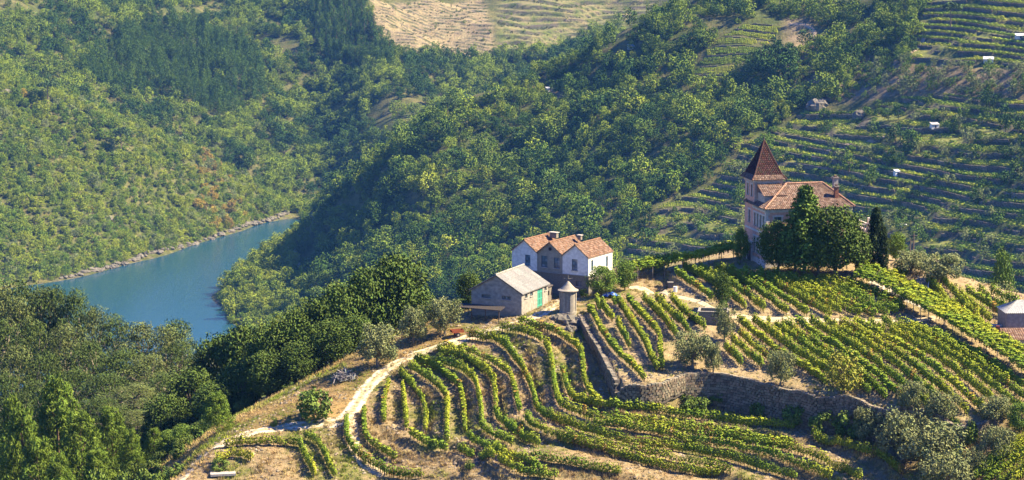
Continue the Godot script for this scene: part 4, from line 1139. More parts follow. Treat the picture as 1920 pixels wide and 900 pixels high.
	for j in NH:
		for i in NW:
			var x := NX0 + i * NS
			var z := NZ0 + j * NS
			pos.append(Vector3(x, hn[j * NW + i], z))
			var n1 := noise.get_noise_2d(x * 6.0, z * 6.0)
			var n2 := noise2.get_noise_2d(x * 22.0, z * 22.0)
			var c := Color(0.40, 0.30, 0.155).lerp(Color(0.27, 0.195, 0.115), clampf(0.5 + n2 * 1.1, 0, 1))
			c = c.lerp(Color(0.18, 0.19, 0.05), clampf(n1 * 1.8 + n2 * 0.8 + 0.02, 0, 0.8))
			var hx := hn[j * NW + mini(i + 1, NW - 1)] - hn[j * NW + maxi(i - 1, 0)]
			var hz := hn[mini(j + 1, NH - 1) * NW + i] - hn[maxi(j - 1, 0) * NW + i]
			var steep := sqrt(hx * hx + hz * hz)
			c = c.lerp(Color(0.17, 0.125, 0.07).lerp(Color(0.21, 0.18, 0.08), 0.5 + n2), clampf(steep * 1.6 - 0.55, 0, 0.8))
			if inside(wall_poly, x, z) > 0: c = c.lerp(Color(0.47, 0.36, 0.2), 0.5)
			var wl := inside(lower, x, z)
			if wl > -1.0: c = c.lerp(Color(0.38, 0.25, 0.09).lerp(Color(0.22, 0.16, 0.06), clampf(0.5 + n1, 0, 1)), smoothstep(-1.0, 1.0, wl) * 0.8)
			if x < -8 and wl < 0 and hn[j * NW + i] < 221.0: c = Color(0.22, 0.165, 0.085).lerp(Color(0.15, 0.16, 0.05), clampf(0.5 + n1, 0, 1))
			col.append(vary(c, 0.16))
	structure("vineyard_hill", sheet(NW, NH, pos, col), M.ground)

	var dry_zones: Array[PackedVector2Array] = [[Vector2(236.59, -1551.00), Vector2(319.44, -1425.00), Vector2(312.14, -1389.00), Vector2(252.90, -1476.00), Vector2(228.21, -1492.50)], [Vector2(188.00, -1561.50), Vector2(211.13, -1575.00), Vector2(246.08, -1567.50), Vector2(259.45, -1518.00), Vector2(236.75, -1504.50), Vector2(222.62, -1501.50)], [Vector2(198.19, -1687.50), Vector2(217.29, -1654.50), Vector2(215.35, -1594.50), Vector2(196.34, -1572.00), Vector2(186.60, -1582.50)], [Vector2(15.70, -1695.00), Vector2(39.52, -1708.50), Vector2(46.32, -1666.50), Vector2(30.66, -1653.00)]]
	# far hills: one sheet that widens with distance
	pos = PackedVector3Array()
	col = PackedColorArray()
	var zs := []
	var zz := -446.0
	while zz > -3050.0:
		zs.append(zz)
		zz -= 7.0 if zz > -1080.0 else (2.6 if zz > -1850.0 else (3.4 if zz > -2700.0 else 12.0))
	var fw := 311
	for z in zs:
		var half: float = 130.0 - z * 0.31
		for i in fw:
			var x := (float(i) / (fw - 1) * 2.0 - 1.0) * half
			var y := ground(x, z)
			pos.append(Vector3(x, y, z))
			var n1 := noise.get_noise_2d(x * 1.5, z * 1.5)
			var n2 := noise2.get_noise_2d(x * 4.0, z * 4.0)
			var c := Color(0.075, 0.095, 0.026).lerp(Color(0.17, 0.155, 0.06), clampf(0.3 + n1 + n2 * 0.9, 0, 1))
			for s in far_steps:
				if s[2] == "": continue
				var m := inside(s[0], x, z)
				if m > -4.0:
					var b: float = level(x, z, far_base(x, z)) / s[1]
					var f: float = b - floorf(b)
					var dry: Color = Color(0.34, 0.28, 0.145) if s[2] == "straw" else (Color(0.27, 0.23, 0.11) if s[2] == "mixed" else Color(0.25, 0.25, 0.065))
					var g := dry.lerp(Color(0.27, 0.21, 0.12) if s[2] == "straw" else Color(0.15, 0.175, 0.045), clampf(0.5 + n2 * 1.4 + n1 * 0.6, 0, 1))
					if f > 0.72: g = Color(0.13, 0.11, 0.08).lerp(Color(0.06, 0.08, 0.025), clampf(0.5 + n2 * 1.5, 0, 1))
					c = c.lerp(g, smoothstep(-4.0, 4.0, m))
			for s in dry_zones:
				var m := inside(s, x, z)
				if m > -4.0: c = c.lerp(Color(0.34, 0.25, 0.15).lerp(Color(0.2, 0.165, 0.085), clampf(0.5 + n2 * 1.3 + n1, 0, 1)), smoothstep(-4.0, 4.0, m) * 0.85)
			if y < 0.5: c = Color(0.15, 0.13, 0.09).lerp(Color(0.08, 0.09, 0.03), clampf(0.5 + n2 * 2.0, 0, 1))
			col.append(vary(c, 0.06))
	structure("hillside", sheet(fw, zs.size(), pos, col), M.hill)

	# river
	var wm := StandardMaterial3D.new()
	wm.albedo_color = Color(0.085, 0.235, 0.285)
	wm.roughness = 0.3
	wm.roughness_texture = grain(33, 0.012, 0.3, 0.9)
	wm.metallic_specular = 0.5
	wm.normal_enabled = true
	wm.normal_texture = grain(21, 0.03, 0, 1, true, 2.0)
	wm.normal_scale = 0.35
	wm.uv1_triplanar = true
	wm.uv1_world_triplanar = true
	wm.uv1_scale = Vector3.ONE * 0.05
	var pm := PlaneMesh.new()
	pm.size = Vector2(1100, 1500)
	var river := structure("river", pm, wm)
	river.position = Vector3(-250, 0, -1560)

	# tracks
	ribbon("dirt_track", [Vector2(-45.68, -299.00), Vector2(-44.91, -304.75), Vector2(-43.08, -310.25), Vector2(-39.71, -313.00), Vector2(-36.66, -315.75), Vector2(-31.94, -317.25), Vector2(-27.09, -317.75), Vector2(-24.13, -318.50), Vector2(-22.58, -322.50), Vector2(-21.74, -328.50), Vector2(-20.46, -333.25), Vector2(-17.98, -338.75), Vector2(-14.52, -342.25), Vector2(-10.54, -344.25), Vector2(-6.54, -347.25), Vector2(-2.46, -348.25), Vector2(1.65, -350.25), Vector2(4.98, -353.50), Vector2(7.18, -359.50), Vector2(9.05, -367.00)], 2.7, 0.05, Color(0.34, 0.25, 0.13), Color(0.62, 0.52, 0.37), Color(0.40, 0.33, 0.18))
	ribbon("dirt_track", [Vector2(-23.07, -319.50), Vector2(-22.56, -317.50), Vector2(-22.29, -315.50), Vector2(-21.70, -313.25), Vector2(-19.94, -311.00), Vector2(-17.61, -308.75)], 2.3, 0.04, Color(0.36, 0.27, 0.15), Color(0.52, 0.42, 0.27), Color(0.42, 0.33, 0.2))
	ribbon("earth_path", [Vector2(32.51, -345.75), Vector2(35.69, -345.00), Vector2(41.31, -344.50), Vector2(47.69, -343.75), Vector2(54.73, -342.25), Vector2(59.51, -342.00), Vector2(64.74, -344.25)], 2.6, 0.05, Color(0.45, 0.36, 0.22), Color(0.55, 0.45, 0.29), Color(0.5, 0.4, 0.25))
	ribbon("earth_path", [Vector2(19.03, -368.75), Vector2(22.01, -367.75), Vector2(25.21, -358.00), Vector2(28.26, -354.00), Vector2(30.75, -349.00)], 1.6, 0.05, Color(0.46, 0.37, 0.21), Color(0.58, 0.48, 0.31), Color(0.52, 0.42, 0.26))
	ribbon("garden_path", [Vector2(56.77, -360.25), Vector2(61.00, -356.00), Vector2(64.41, -349.25), Vector2(67.76, -339.75), Vector2(70.56, -329.25), Vector2(74.32, -321.50)], 2.2, 0.05, Color(0.42, 0.35, 0.22), Color(0.56, 0.5, 0.4), Color(0.5, 0.44, 0.33))

	# walls
	retaining_wall("retaining_wall", [Vector2(10.48, -351.07), Vector2(11.71, -343.10), Vector2(13.05, -335.77), Vector2(14.06, -327.49), Vector2(14.99, -320.47)], [0.9, 1.6, 2.2, 2.6, 3.0], "long leaning stone wall below the left vine block, starting under the round tower", 0.5)
	retaining_wall("retaining_wall", [Vector2(14.99, -320.47), Vector2(18.13, -319.77), Vector2(20.91, -320.81), Vector2(22.70, -322.71), Vector2(24.70, -324.99)], [2.6, 2.4, 2.2], "short stone wall facing the camera at the corner of the left vine block", 0.5)
	retaining_wall("retaining_wall", [Vector2(24.70, -324.99), Vector2(28.47, -326.07), Vector2(32.23, -325.03), Vector2(35.62, -322.95), Vector2(38.34, -320.72), Vector2(41.07, -318.87), Vector2(43.75, -316.95), Vector2(47.34, -316.38), Vector2(51.06, -312.85), Vector2(54.39, -311.55), Vector2(57.55, -308.99), Vector2(61.00, -305.57), Vector2(64.78, -306.71)], [3.5, 4.8, 5.4, 5.2, 4.8, 4.4, 3.6, 1.6], "tall dark stone wall below the olive trees of the lower right vine block", 0.6)

	# buildings
	white_house()
	barn()
	silo()
	manor()

	species_and_trees()
	vines()
	yard_things()
	far_woods()

func species_and_trees() -> void:
	var bark := Color(0.13, 0.1, 0.075)
	kind_of_tree("olive", "olive", 4.6, 5.0, Color(0.16, 0.175, 0.07), 60, 85, 0.3, 0.22, Color(0.16, 0.13, 0.1), 9, 0.36, 3, 0.1)
	kind_of_tree("oak", "round", 11.0, 9.5, Color(0.06, 0.092, 0.018), 88, 85, 0.42, 0.35, bark, 10, 0.42, 3)
	kind_of_tree("broad", "round", 8.5, 7.5, Color(0.105, 0.16, 0.026), 70, 100, 0.34, 0.22, bark, 9, 0.4, 2)
	kind_of_tree("pine", "pine", 9.0, 6.0, Color(0.098, 0.145, 0.02), 85, 100, 0.43, 0.16, Color(0.15, 0.1, 0.07), 14, 0.9, 3, 0.01)
	kind_of_tree("gum", "gum", 20.0, 9.5, Color(0.095, 0.115, 0.034), 64, 85, 0.53, 0.3, Color(0.24, 0.2, 0.15), 16, 0.62, 4, 0.03)
	kind_of_tree("gum_dark", "gum", 20.0, 9.5, Color(0.058, 0.085, 0.02), 66, 85, 0.55, 0.3, Color(0.24, 0.2, 0.15), 16, 0.62, 3, 0.03)
	kind_of_tree("cypress", "column", 10.0, 2.3, Color(0.026, 0.043, 0.014), 110, 70, 0.36, 0.16, bark, 2, 0.3, 2, 0.0)
	kind_of_tree("spire", "spire", 13.0, 7.5, Color(0.08, 0.125, 0.022), 110, 75, 0.42, 0.26, bark, 12, 0.85, 1, 0.01)
	kind_of_tree("shrub", "bush", 2.6, 3.0, Color(0.10, 0.145, 0.028), 22, 55, 0.28, 0.06, bark, 5, 0.3, 3)
	kind_of_tree("fruit", "round", 5.0, 5.4, Color(0.19, 0.19, 0.03), 44, 40, 0.3, 0.12, bark, 8, 0.4, 1)
	kind_of_tree("far_round", "round", 8.0, 8.0, Color(1, 1, 1), 26, 25, 0.66, 0.25, Color(0.13, 0.1, 0.07), 3, 0.4, 3)
	kind_of_tree("far_pine", "pine", 14.0, 6.0, Color(1, 1, 1), 30, 26, 0.9, 0.22, Color(0.13, 0.1, 0.07), 2, 0.9, 2, 0.01)
	kind_of_tree("far_bush", "bush", 3.4, 4.6, Color(1, 1, 1), 12, 28, 0.48, 0.08, Color(0.13, 0.1, 0.07), 2, 0.3, 2)
	kind_of_tree("far_olive", "olive", 4.2, 4.8, Color(1, 1, 1), 18, 30, 0.48, 0.18, Color(0.13, 0.1, 0.07), 3, 0.36, 2)
	kind_of_tree("umbrella", "umbrella", 15.0, 11.0, Color(0.05, 0.08, 0.022), 30, 26, 1.0, 0.35, Color(0.15, 0.11, 0.08), 10, 0.85, 2, 0.03)

	# beside the houses
	plant("broad", "leafy_tree", Vector3(14.33, -363.50, 5.01), "bright green bushy tree hiding the right corner of the white farmhouse", "tree", 5.0)
	plant("broad", "leafy_tree", Vector3(18.26, -367.00, 4.92), "small round tree with bare trunk at the left end of the long pergola", "tree", 3.9)
	plant("broad", "leafy_tree", Vector3(37.36, -372.75, 5.83), "yellow green slender tree just left of the pink manor", "tree", 3.0)
	plant("spire", "tall_tree", Vector3(46.60, -362.75, 14.14), "tall tree with pointed top hiding the middle of the manor front", "tree", 9.5)
	plant("oak", "dark_tree", Vector3(51.32, -361.25, 11.43), "broad dark tree in front of the right half of the manor", "tree", 10.0)
	plant("oak", "dark_tree", Vector3(48.79, -362.00, 9.11), "rounded dark tree between the pointed one and the broad one", "tree", 8.0)
	plant("oak", "dark_tree", Vector3(45.13, -363.25, 7.52), "dark tree filling the gap left of the pointed one", "tree", 6.5)
	plant("oak", "dark_tree", Vector3(42.60, -365.00, 8.46), "dark lower tree at the left corner of the manor front", "tree", 7.0)
	plant("oak", "dark_tree", Vector3(54.82, -362.00, 7.68), "dark tree between the broad tree and the cypress", "tree", 5.0)
	plant("cypress", "cypress", Vector3(57.85, -363.00, 10.63), "tall dark cypress right of the manor", "cypress", 3.0)
	plant("cypress", "cypress", Vector3(59.05, -362.50, 7.82), "shorter dark cypress leaning against the tall one", "cypress", 1.9)
	plant("broad", "leafy_tree", Vector3(63.31, -375.50, 4.80), "light green tree right of the cypresses", "tree", 3.6)
	plant("olive", "olive_tree", Vector3(63.55, -362.50, 3.69), "low spreading grey green tree left of the garden stairs top", "olive tree", 6.2)
	plant("shrub", "shrub", Vector3(61.73, -361.75, 1.85), "small yellow green bush on the garden terrace", "shrub", 2.6)
	plant("olive", "olive_tree", Vector3(67.40, -357.00, 4.72), "rounded olive tree at the top of the garden stairs", "olive tree", 6.4)
	plant("olive", "olive_tree", Vector3(89.49, -425.00, 6.92), "pale bushy tree behind the right vine block near the shed", "olive tree", 9.0)
	plant("broad", "leafy_tree", Vector3(101.18, -470.00, 16.75), "slender light tree on the slope behind the grey shed", "tree", 5.0)
	plant("olive", "olive_tree", Vector3(86.65, -440.00, 7.73), "grey green bush behind the vine rows beyond the stairs", "olive tree", 6.5)
	# in the vineyard
	plant("oak", "ivy_tree", Vector3(32.13, -348.00, 6.12), "dark upright tree standing behind the stone water tank", "tree", 3.2)
	plant("olive", "olive_tree", Vector3(31.49, -336.00, 5.55), "olive tree in front of the stone water tank", "olive tree", 3.2)
	plant("olive", "olive_tree", Vector3(26.21, -327.75, 6.01), "large olive tree on the wall edge between the two vine blocks", "olive tree", 5.6)
	plant("olive", "olive_tree", Vector3(29.05, -326.50, 4.72), "thin olive tree with bare forked trunk beside the large one", "olive tree", 2.6)
	plant("olive", "olive_tree", Vector3(38.26, -322.00, 5.66), "olive tree standing alone on the lip of the tall wall", "olive tree", 4.0)
	plant("fruit", "fruit_tree", Vector3(46.72, -317.25, 6.64), "yellowing tree with thin trunk on the wall edge", "tree", 6.0)
	plant("olive", "olive_tree", Vector3(55.13, -311.50, 4.55), "olive tree at the foot of the right vine rows, left of its pair", "olive tree", 3.9)
	plant("olive", "olive_tree", Vector3(58.82, -308.25, 4.51), "olive tree at the foot of the right vine rows, right of its pair", "olive tree", 4.6)
	plant("olive", "olive_tree", Vector3(65.93, -307.25, 3.74), "round olive tree under the far right vine rows", "olive tree", 5.0)
	plant("olive", "olive_tree", Vector3(49.47, -313.25, 5.41), "pale olive tree in the shade under the tall wall", "olive tree", 4.6)
	plant("olive", "olive_tree", Vector3(53.19, -306.00, 7.38), "olive tree at the top of the lower right grove", "olive tree", 6.6)
	plant("olive", "olive_tree", Vector3(56.75, -301.50, 7.27), "widest silver olive tree of the lower right grove", "olive tree", 8.4)
	plant("olive", "olive_tree", Vector3(57.60, -297.00, 6.02), "nearest olive tree, cut by the bottom edge of the picture", "olive tree", 7.0)
	plant("olive", "olive_tree", Vector3(64.79, -300.25, 5.03), "dark round olive tree above the vine thicket", "olive tree", 4.2)
	plant("olive", "olive_tree", Vector3(61.91, -298.75, 3.86), "small grey olive bush between the grove and the vine thicket", "olive tree", 2.8)
	plant("olive", "olive_tree", Vector3(56.92, -309.75, 2.45), "olive tree behind the widest one of the grove", "olive tree", 4.0)
	plant("broad", "leafy_tree", Vector3(68.70, -304.50, 4.38), "dark leafy bush at the right edge below the vine rows", "tree", 3.6)
	var sh := [[Vector3(60.12, -306.75, 2.10), "yellow bush on the bank right of the grove", 2.0], [Vector3(62.11, -305.25, 3.37), "young yellow green tree on the bank right of the grove", 2.2], [Vector3(59.70, -301.75, 3.02), "yellow green bush between olives of the grove", 1.9],
		[Vector3(24.93, -324.25, 2.48), "bright green brambles under the short stone wall, left clump", 3.0], [Vector3(27.31, -324.25, 2.44), "bright green brambles under the short stone wall, right clump", 3.2], [Vector3(29.67, -325.75, 1.47), "low brambles at the end of the curved bank", 2.4],
		[Vector3(40.23, -319.25, 3.04), "dark ivy bush at the foot of the tall wall, left one", 4.0], [Vector3(43.88, -316.50, 3.71), "dark ivy bush at the foot of the tall wall, second from the left", 4.4], [Vector3(47.08, -315.25, 4.39), "dark ivy bush at the foot of the tall wall, third from the left", 4.0], [Vector3(51.92, -312.75, 1.64), "dark ivy bush at the foot of the tall wall, right one", 4.0], [Vector3(35.12, -322.50, 2.97), "low bush under the tall wall near its left end", 2.6],
		[Vector3(-27.92, -318.75, 4.78), "dark round bush on the dry slope left of the track", 5.2], [Vector3(-33.64, -317.75, 1.52), "small green bush on the dry slope below the dark round bush", 1.2], [Vector3(-24.28, -337.25, 1.18), "dry bush beside the pile of branches", 2.6],
		[Vector3(-39.77, -305.50, 1.77), "vine like bush at the end of the small lower terrace", 2.6], [Vector3(-7.27, -343.00, 0.81), "weeds on the track verge above the terraces", 1.0], [Vector3(-5.77, -303.75, 1.55), "green weeds on the bank below the terraces", 1.4],
		[Vector3(11.60, -366.00, 1.39), "low bush at the foot of the round tower", 1.6], [Vector3(-11.12, -312.50, 1.67), "bright weeds at the end of the first terrace", 1.7], [Vector3(32.10, -345.75, 2.62), "bush against the water tank", 1.6], [Vector3(35.91, -360.25, 1.26), "clipped bush at the edge of the upper vine block", 1.3]]
	for s in sh: plant("shrub", "shrub", s[0], s[1], "shrub", s[2])
	# along the track
	plant("olive", "olive_tree", Vector3(-15.01, -346.50, 5.82), "middle one of three olive trees beside the track", "olive tree", 4.8)
	plant("olive", "olive_tree", Vector3(-10.33, -348.25, 6.45), "olive tree beside the barn, right of three by the track", "olive tree", 5.0)
	plant("olive", "olive_tree", Vector3(-20.15, -339.00, 6.66), "lowest of three olive trees beside the track", "olive tree", 6.2)
	var oaks := [[Vector3(-18.98, -372.00, 15.10), "tallest dark oak on the crest left of the barn", 11.5], [Vector3(-23.28, -368.00, 14.69), "dark oak leaning out left of the tallest one", 9.0], [Vector3(-27.32, -364.00, 14.03), "dark oak in the middle of the row on the crest", 9.0], [Vector3(-30.93, -362.00, 13.50), "dark oak above the shaded slope", 8.5], [Vector3(-34.32, -358.00, 12.86), "dark oak behind the dry slope", 8.5],
		[Vector3(-38.09, -356.00, 12.60), "dark oak at the shaded foot of the crest", 8.0], [Vector3(-28.14, -352.00, 7.40), "low dark oak inside the shade of the row", 7.0], [Vector3(-32.96, -350.00, 6.71), "low dark oak over the dry grass edge", 6.5], [Vector3(-24.43, -356.00, 6.16), "dark oak behind the lowest olive tree", 7.0], [Vector3(-37.94, -350.00, 7.67), "dark oak at the lower end of the row", 7.5],
		[Vector3(-44.53, -375.00, 14.98), "spreading oak in front of the river bend", 9.0], [Vector3(-49.37, -378.00, 14.38), "bright topped oak left of the river bend oak", 9.0], [Vector3(-42.81, -356.00, 8.76), "dark oak over the lower slope", 8.0], [Vector3(-51.80, -366.00, 11.18), "broad oak above the young pines", 9.5], [Vector3(-55.30, -360.00, 9.07), "dark oak above the pine group", 8.0], [Vector3(-46.55, -352.00, 7.33), "oak behind the bright young pine", 7.5],
		[Vector3(-49.85, -345.00, 2.67), "dark oak under the broad one", 6.0], [Vector3(-15.81, -385.00, 8.05), "dark oak behind the middle olive tree", 8.0], [Vector3(-7.20, -384.00, 6.54), "light oak behind the barn", 5.0], [Vector3(-8.63, -375.00, 2.77), "small oak left of the barn wall", 4.5]]
	for k in oaks: plant("oak", "oak_tree", k[0], k[1], "oak tree", k[2], "oaks on the crest beside the track")
	var pines := [[Vector3(-42.29, -323.25, 6.24), "bright young pine at the end of the dry slope", 5.4], [Vector3(-69.63, -345.00, 19.72), "tallest bright pine at the lower left", 10.0], [Vector3(-73.55, -338.00, 18.02), "bright pine at the left edge", 8.0], [Vector3(-64.77, -338.00, 13.75), "bright pine right of the tallest one", 8.0], [Vector3(-69.62, -330.00, 13.59), "bright pine at the bottom left corner", 8.0],
		[Vector3(-61.19, -344.00, 11.66), "bright pine in the middle of the lower left group", 7.0], [Vector3(-56.58, -334.00, 7.63), "small pine before the oak shade", 4.6], [Vector3(-53.48, -336.00, 5.75), "slim pine before the oak shade", 3.8], [Vector3(-77.75, -350.00, 19.19), "pine half cut by the left edge", 6.0], [Vector3(-65.76, -326.00, 10.84), "low pine at the bottom edge", 6.0], [Vector3(-61.06, -330.00, 8.27), "pine with bare lower trunk at the bottom edge", 6.0]]
	for k in pines: plant("pine", "pine_tree", k[0], k[1], "pine tree", k[2], "young pines at the lower left")
	plant("broad", "leafy_tree", Vector3(-49.31, -335.25, 3.83), "round light tree at the edge of the lower track", "tree", 3.4)
	plant("broad", "leafy_tree", Vector3(-51.84, -340.25, 3.79), "round light tree just left of the one at the track edge", "tree", 3.2)
	for k in [[Vector3(-56.22, -322.00, 5.49), "leafy bush at the bottom edge, left"], [Vector3(-60.38, -326.00, 7.25), "pale leafy bush at the bottom edge"], [Vector3(-49.55, -316.00, 3.64), "leafy bush at the bottom edge, right"], [Vector3(-52.43, -320.00, 4.74), "leafy bush at the bottom edge, middle"], [Vector3(-46.97, -314.00, 2.40), "leafy bush beside the lower track"]]:
		plant("shrub", "shrub", k[0], k[1], "shrub", 3.2)
	var gums := [[Vector3(-107.63, -478.00, 25.11), 12], [Vector3(-103.43, -482.00, 27.15), 12], [Vector3(-96.99, -478.00, 26.69), 11], [Vector3(-112.12, -478.00, 25.50), 12], [Vector3(-102.62, -470.00, 22.88), 9], [Vector3(-98.54, -480.00, 26.35), 10], [Vector3(-91.95, -475.00, 26.73), 9], [Vector3(-96.28, -455.00, 21.31), 9], [Vector3(-85.74, -465.00, 23.24), 9], [Vector3(-80.55, -460.00, 21.34), 9.5], [Vector3(-74.68, -455.00, 19.60), 10], [Vector3(-68.80, -450.00, 18.22), 9.5], [Vector3(-65.49, -445.00, 14.91), 7], [Vector3(-88.91, -450.00, 19.95), 9], [Vector3(-82.36, -440.00, 16.23), 9], [Vector3(-75.32, -435.00, 13.88), 10], [Vector3(-68.91, -430.00, 12.40), 9],
		[Vector3(-96.39, -440.00, 19.19), 9], [Vector3(-89.16, -430.00, 17.54), 9], [Vector3(-81.24, -420.00, 13.37), 8], [Vector3(-74.43, -415.00, 10.80), 9], [Vector3(-67.43, -405.00, 6.90), 8], [Vector3(-94.16, -420.00, 18.02), 8], [Vector3(-63.66, -415.00, 8.26), 8], [Vector3(-104.91, -460.00, 21.07), 9], [Vector3(-87.13, -410.00, 14.56), 8], [Vector3(-69.62, -470.00, 22.18), 8], [Vector3(-109.81, -480.00, 24.40), 9], [Vector3(-71.89, -395.00, 7.47), 7], [Vector3(-64.22, -385.00, 4.47), 7]]
	gums.sort_custom(func(a, b): return a[0].x < b[0].x)
	var rank := [0, 0]
	for i in gums.size():
		var lower := 1 if gums[i][0].y > -442.0 else 0
		rank[lower] += 1
		plant("gum_dark" if rng.randf() < 0.55 else "gum", "eucalyptus_tree", gums[i][0], ("%s eucalyptus from the left in the back rank, crown against the river" if lower == 0 else "%s eucalyptus from the left in the front rank, behind the pines") % ordinal(rank[lower] - 1), "eucalyptus", gums[i][1] * rnd(0.95, 1.3), "eucalyptus trees above the river")
	# undergrowth beneath them
	var under := []
	var ut := []
	for p in scatter([Vector2(-124.03, -520.00), Vector2(-77.17, -500.00), Vector2(-54.30, -430.00), Vector2(-39.10, -380.00), Vector2(-29.58, -372.00), Vector2(-18.33, -392.00), Vector2(-5.61, -400.00), Vector2(-6.59, -470.00), Vector2(-39.75, -500.00), Vector2(-86.42, -560.00), Vector2(-138.34, -580.00)], 3.4):
		under.append(Transform3D(Basis(Vector3.UP, rnd(0, TAU)) * Basis.from_scale(Vector3.ONE * rnd(0.6, 1.3)), on(p, -0.2)))
		ut.append(vary(Color(0.7, 0.75, 0.7), 0.3))
	for p in scatter([Vector2(-74.83, -320.00), Vector2(-50.34, -312.00), Vector2(-43.56, -345.00), Vector2(-38.29, -356.00), Vector2(-53.03, -420.00), Vector2(-74.08, -480.00), Vector2(-119.26, -500.00)], 3.0):
		under.append(Transform3D(Basis(Vector3.UP, rnd(0, TAU)) * Basis.from_scale(Vector3.ONE * rnd(0.5, 1.2)), on(p, -0.2)))
		ut.append(vary(Color(0.75, 0.75, 0.8), 0.3))
	for p in scatter([Vector2(75.14, -312.00), Vector2(94.00, -300.00), Vector2(125.33, -400.00), Vector2(101.95, -400.00), Vector2(86.99, -372.00), Vector2(81.89, -340.00)], 3.6):
		under.append(Transform3D(Basis(Vector3.UP, rnd(0, TAU)) * Basis.from_scale(Vector3.ONE * rnd(0.4, 1.0)), on(p, -0.2)))
		ut.append(vary(Color(0.8, 0.8, 0.75), 0.3))
	var un := many("undergrowth", species.shrub[0][0], M.leaf, under, ut, self)
	tag(un, "undergrowth on the slopes beneath the eucalyptus and oaks and behind the crest", "undergrowth")

func vines() -> void:
	for i in 4: vine_meshes.append(vine_mesh(88))
	var pb := MB.new()
	pb.tube([Vector3(0, -0.3, 0), Vector3(0, 1.75, 0)], [0.055, 0.045], Color(0.14, 0.11, 0.085), 6)
	post_mesh = pb.mesh()
	# terraces round the nose of the hill, from the lowest to the highest
	var g := "vine rows curving round the terraces"
	vine_row([Vector2(-18.05, -330.75), Vector2(-18.46, -325.25), Vector2(-18.16, -319.50)], "leftmost short vine row on the lowest terrace beside the track", g, 1)
	vine_row([Vector2(-15.99, -330.00), Vector2(-15.29, -323.00), Vector2(-14.88, -318.75)], "second short vine row from the track on the lowest terrace", g, 1)
	vine_row([Vector2(-16.43, -334.50), Vector2(-14.62, -331.00), Vector2(-12.90, -326.50), Vector2(-12.23, -320.75), Vector2(-12.28, -318.00)], "third vine row from the track, under the first dark bank", g, 1)
	vine_row([Vector2(-15.10, -335.00), Vector2(-12.53, -331.75), Vector2(-10.56, -328.75), Vector2(-9.37, -324.75), Vector2(-9.24, -319.75), Vector2(-9.06, -313.25)], "outer vine row of the second curved terrace from the track", g, 1)
	vine_row([Vector2(-14.50, -337.75), Vector2(-11.23, -335.00), Vector2(-8.67, -330.75), Vector2(-7.61, -328.75), Vector2(-6.98, -324.00), Vector2(-6.60, -316.50)], "inner vine row of the second curved terrace from the track", g, 1)
	vine_row([Vector2(-14.10, -337.75), Vector2(-10.26, -334.75), Vector2(-8.02, -333.25), Vector2(-6.09, -330.75), Vector2(-5.03, -327.50), Vector2(-4.41, -321.00), Vector2(-4.28, -317.00)], "outer vine row of the third curved terrace", g, 1)
	vine_row([Vector2(-10.92, -340.75), Vector2(-7.40, -337.50), Vector2(-4.57, -333.75), Vector2(-2.97, -330.75), Vector2(-2.38, -325.00), Vector2(-2.20, -320.00), Vector2(-0.90, -317.00), Vector2(1.18, -312.00), Vector2(3.65, -307.50)], "inner vine row of the third curved terrace", g, 1)
	vine_row([Vector2(6.23, -309.25), Vector2(9.05, -307.75), Vector2(11.29, -307.00), Vector2(13.75, -306.50), Vector2(17.43, -305.75), Vector2(23.19, -305.00), Vector2(28.28, -305.00)], "sparse lowest vine row at the bottom edge in the middle", g, 1)
	vine_row([Vector2(-10.05, -341.25), Vector2(-8.32, -339.50), Vector2(-5.48, -337.00), Vector2(-2.44, -334.00), Vector2(-0.23, -330.75), Vector2(0.61, -324.25), Vector2(1.06, -320.25)], "outer vine row of the fourth curved terrace, ending before the bend", g, 1)
	vine_row([Vector2(-6.44, -346.25), Vector2(-2.51, -343.75), Vector2(-0.16, -338.25), Vector2(1.88, -332.50), Vector2(3.08, -326.00), Vector2(3.79, -320.50), Vector2(6.67, -316.25), Vector2(11.54, -312.00), Vector2(15.54, -310.50), Vector2(20.63, -310.50), Vector2(25.07, -310.75), Vector2(30.11, -309.25), Vector2(34.29, -307.00), Vector2(38.43, -305.00)], "long vine row of the fourth terrace sweeping to the bottom right", g, 1)
	vine_row([Vector2(11.61, -314.25), Vector2(16.32, -313.00), Vector2(23.72, -312.50), Vector2(32.43, -310.50), Vector2(39.32, -306.50), Vector2(43.01, -304.00)], "upper row of the pair sweeping to the bottom right", g, 1)
	vine_row([Vector2(-1.47, -346.25), Vector2(2.43, -343.75), Vector2(4.81, -340.25), Vector2(5.83, -333.75), Vector2(6.16, -326.00), Vector2(6.83, -320.75), Vector2(8.65, -317.75), Vector2(11.21, -315.50), Vector2(14.89, -314.25), Vector2(19.37, -314.50), Vector2(23.85, -314.50), Vector2(29.78, -314.00), Vector2(33.30, -312.00), Vector2(38.32, -310.50), Vector2(43.68, -306.50), Vector2(46.83, -303.00)], "long vine row of the fifth terrace sweeping right under the walls", g, 1)
	vine_row([Vector2(1.23, -348.00), Vector2(6.48, -344.00), Vector2(9.96, -338.25), Vector2(10.64, -326.25), Vector2(11.99, -321.00), Vector2(14.72, -319.00), Vector2(20.20, -319.75), Vector2(24.96, -319.50), Vector2(29.58, -320.25), Vector2(34.03, -319.25), Vector2(39.52, -317.75)], "uppermost curved vine row at the foot of the stone walls", g, 1)
	vine_row([Vector2(42.16, -314.75), Vector2(44.47, -312.50), Vector2(47.16, -310.50), Vector2(50.74, -307.00), Vector2(52.49, -302.50)], "vine row at the right end below the tall wall", g, 1)
	vine_row([Vector2(7.44, -331.75), Vector2(8.21, -324.75), Vector2(9.90, -322.00), Vector2(12.12, -320.25)], "short vine row inside the bend of the fifth terrace", g, 1)
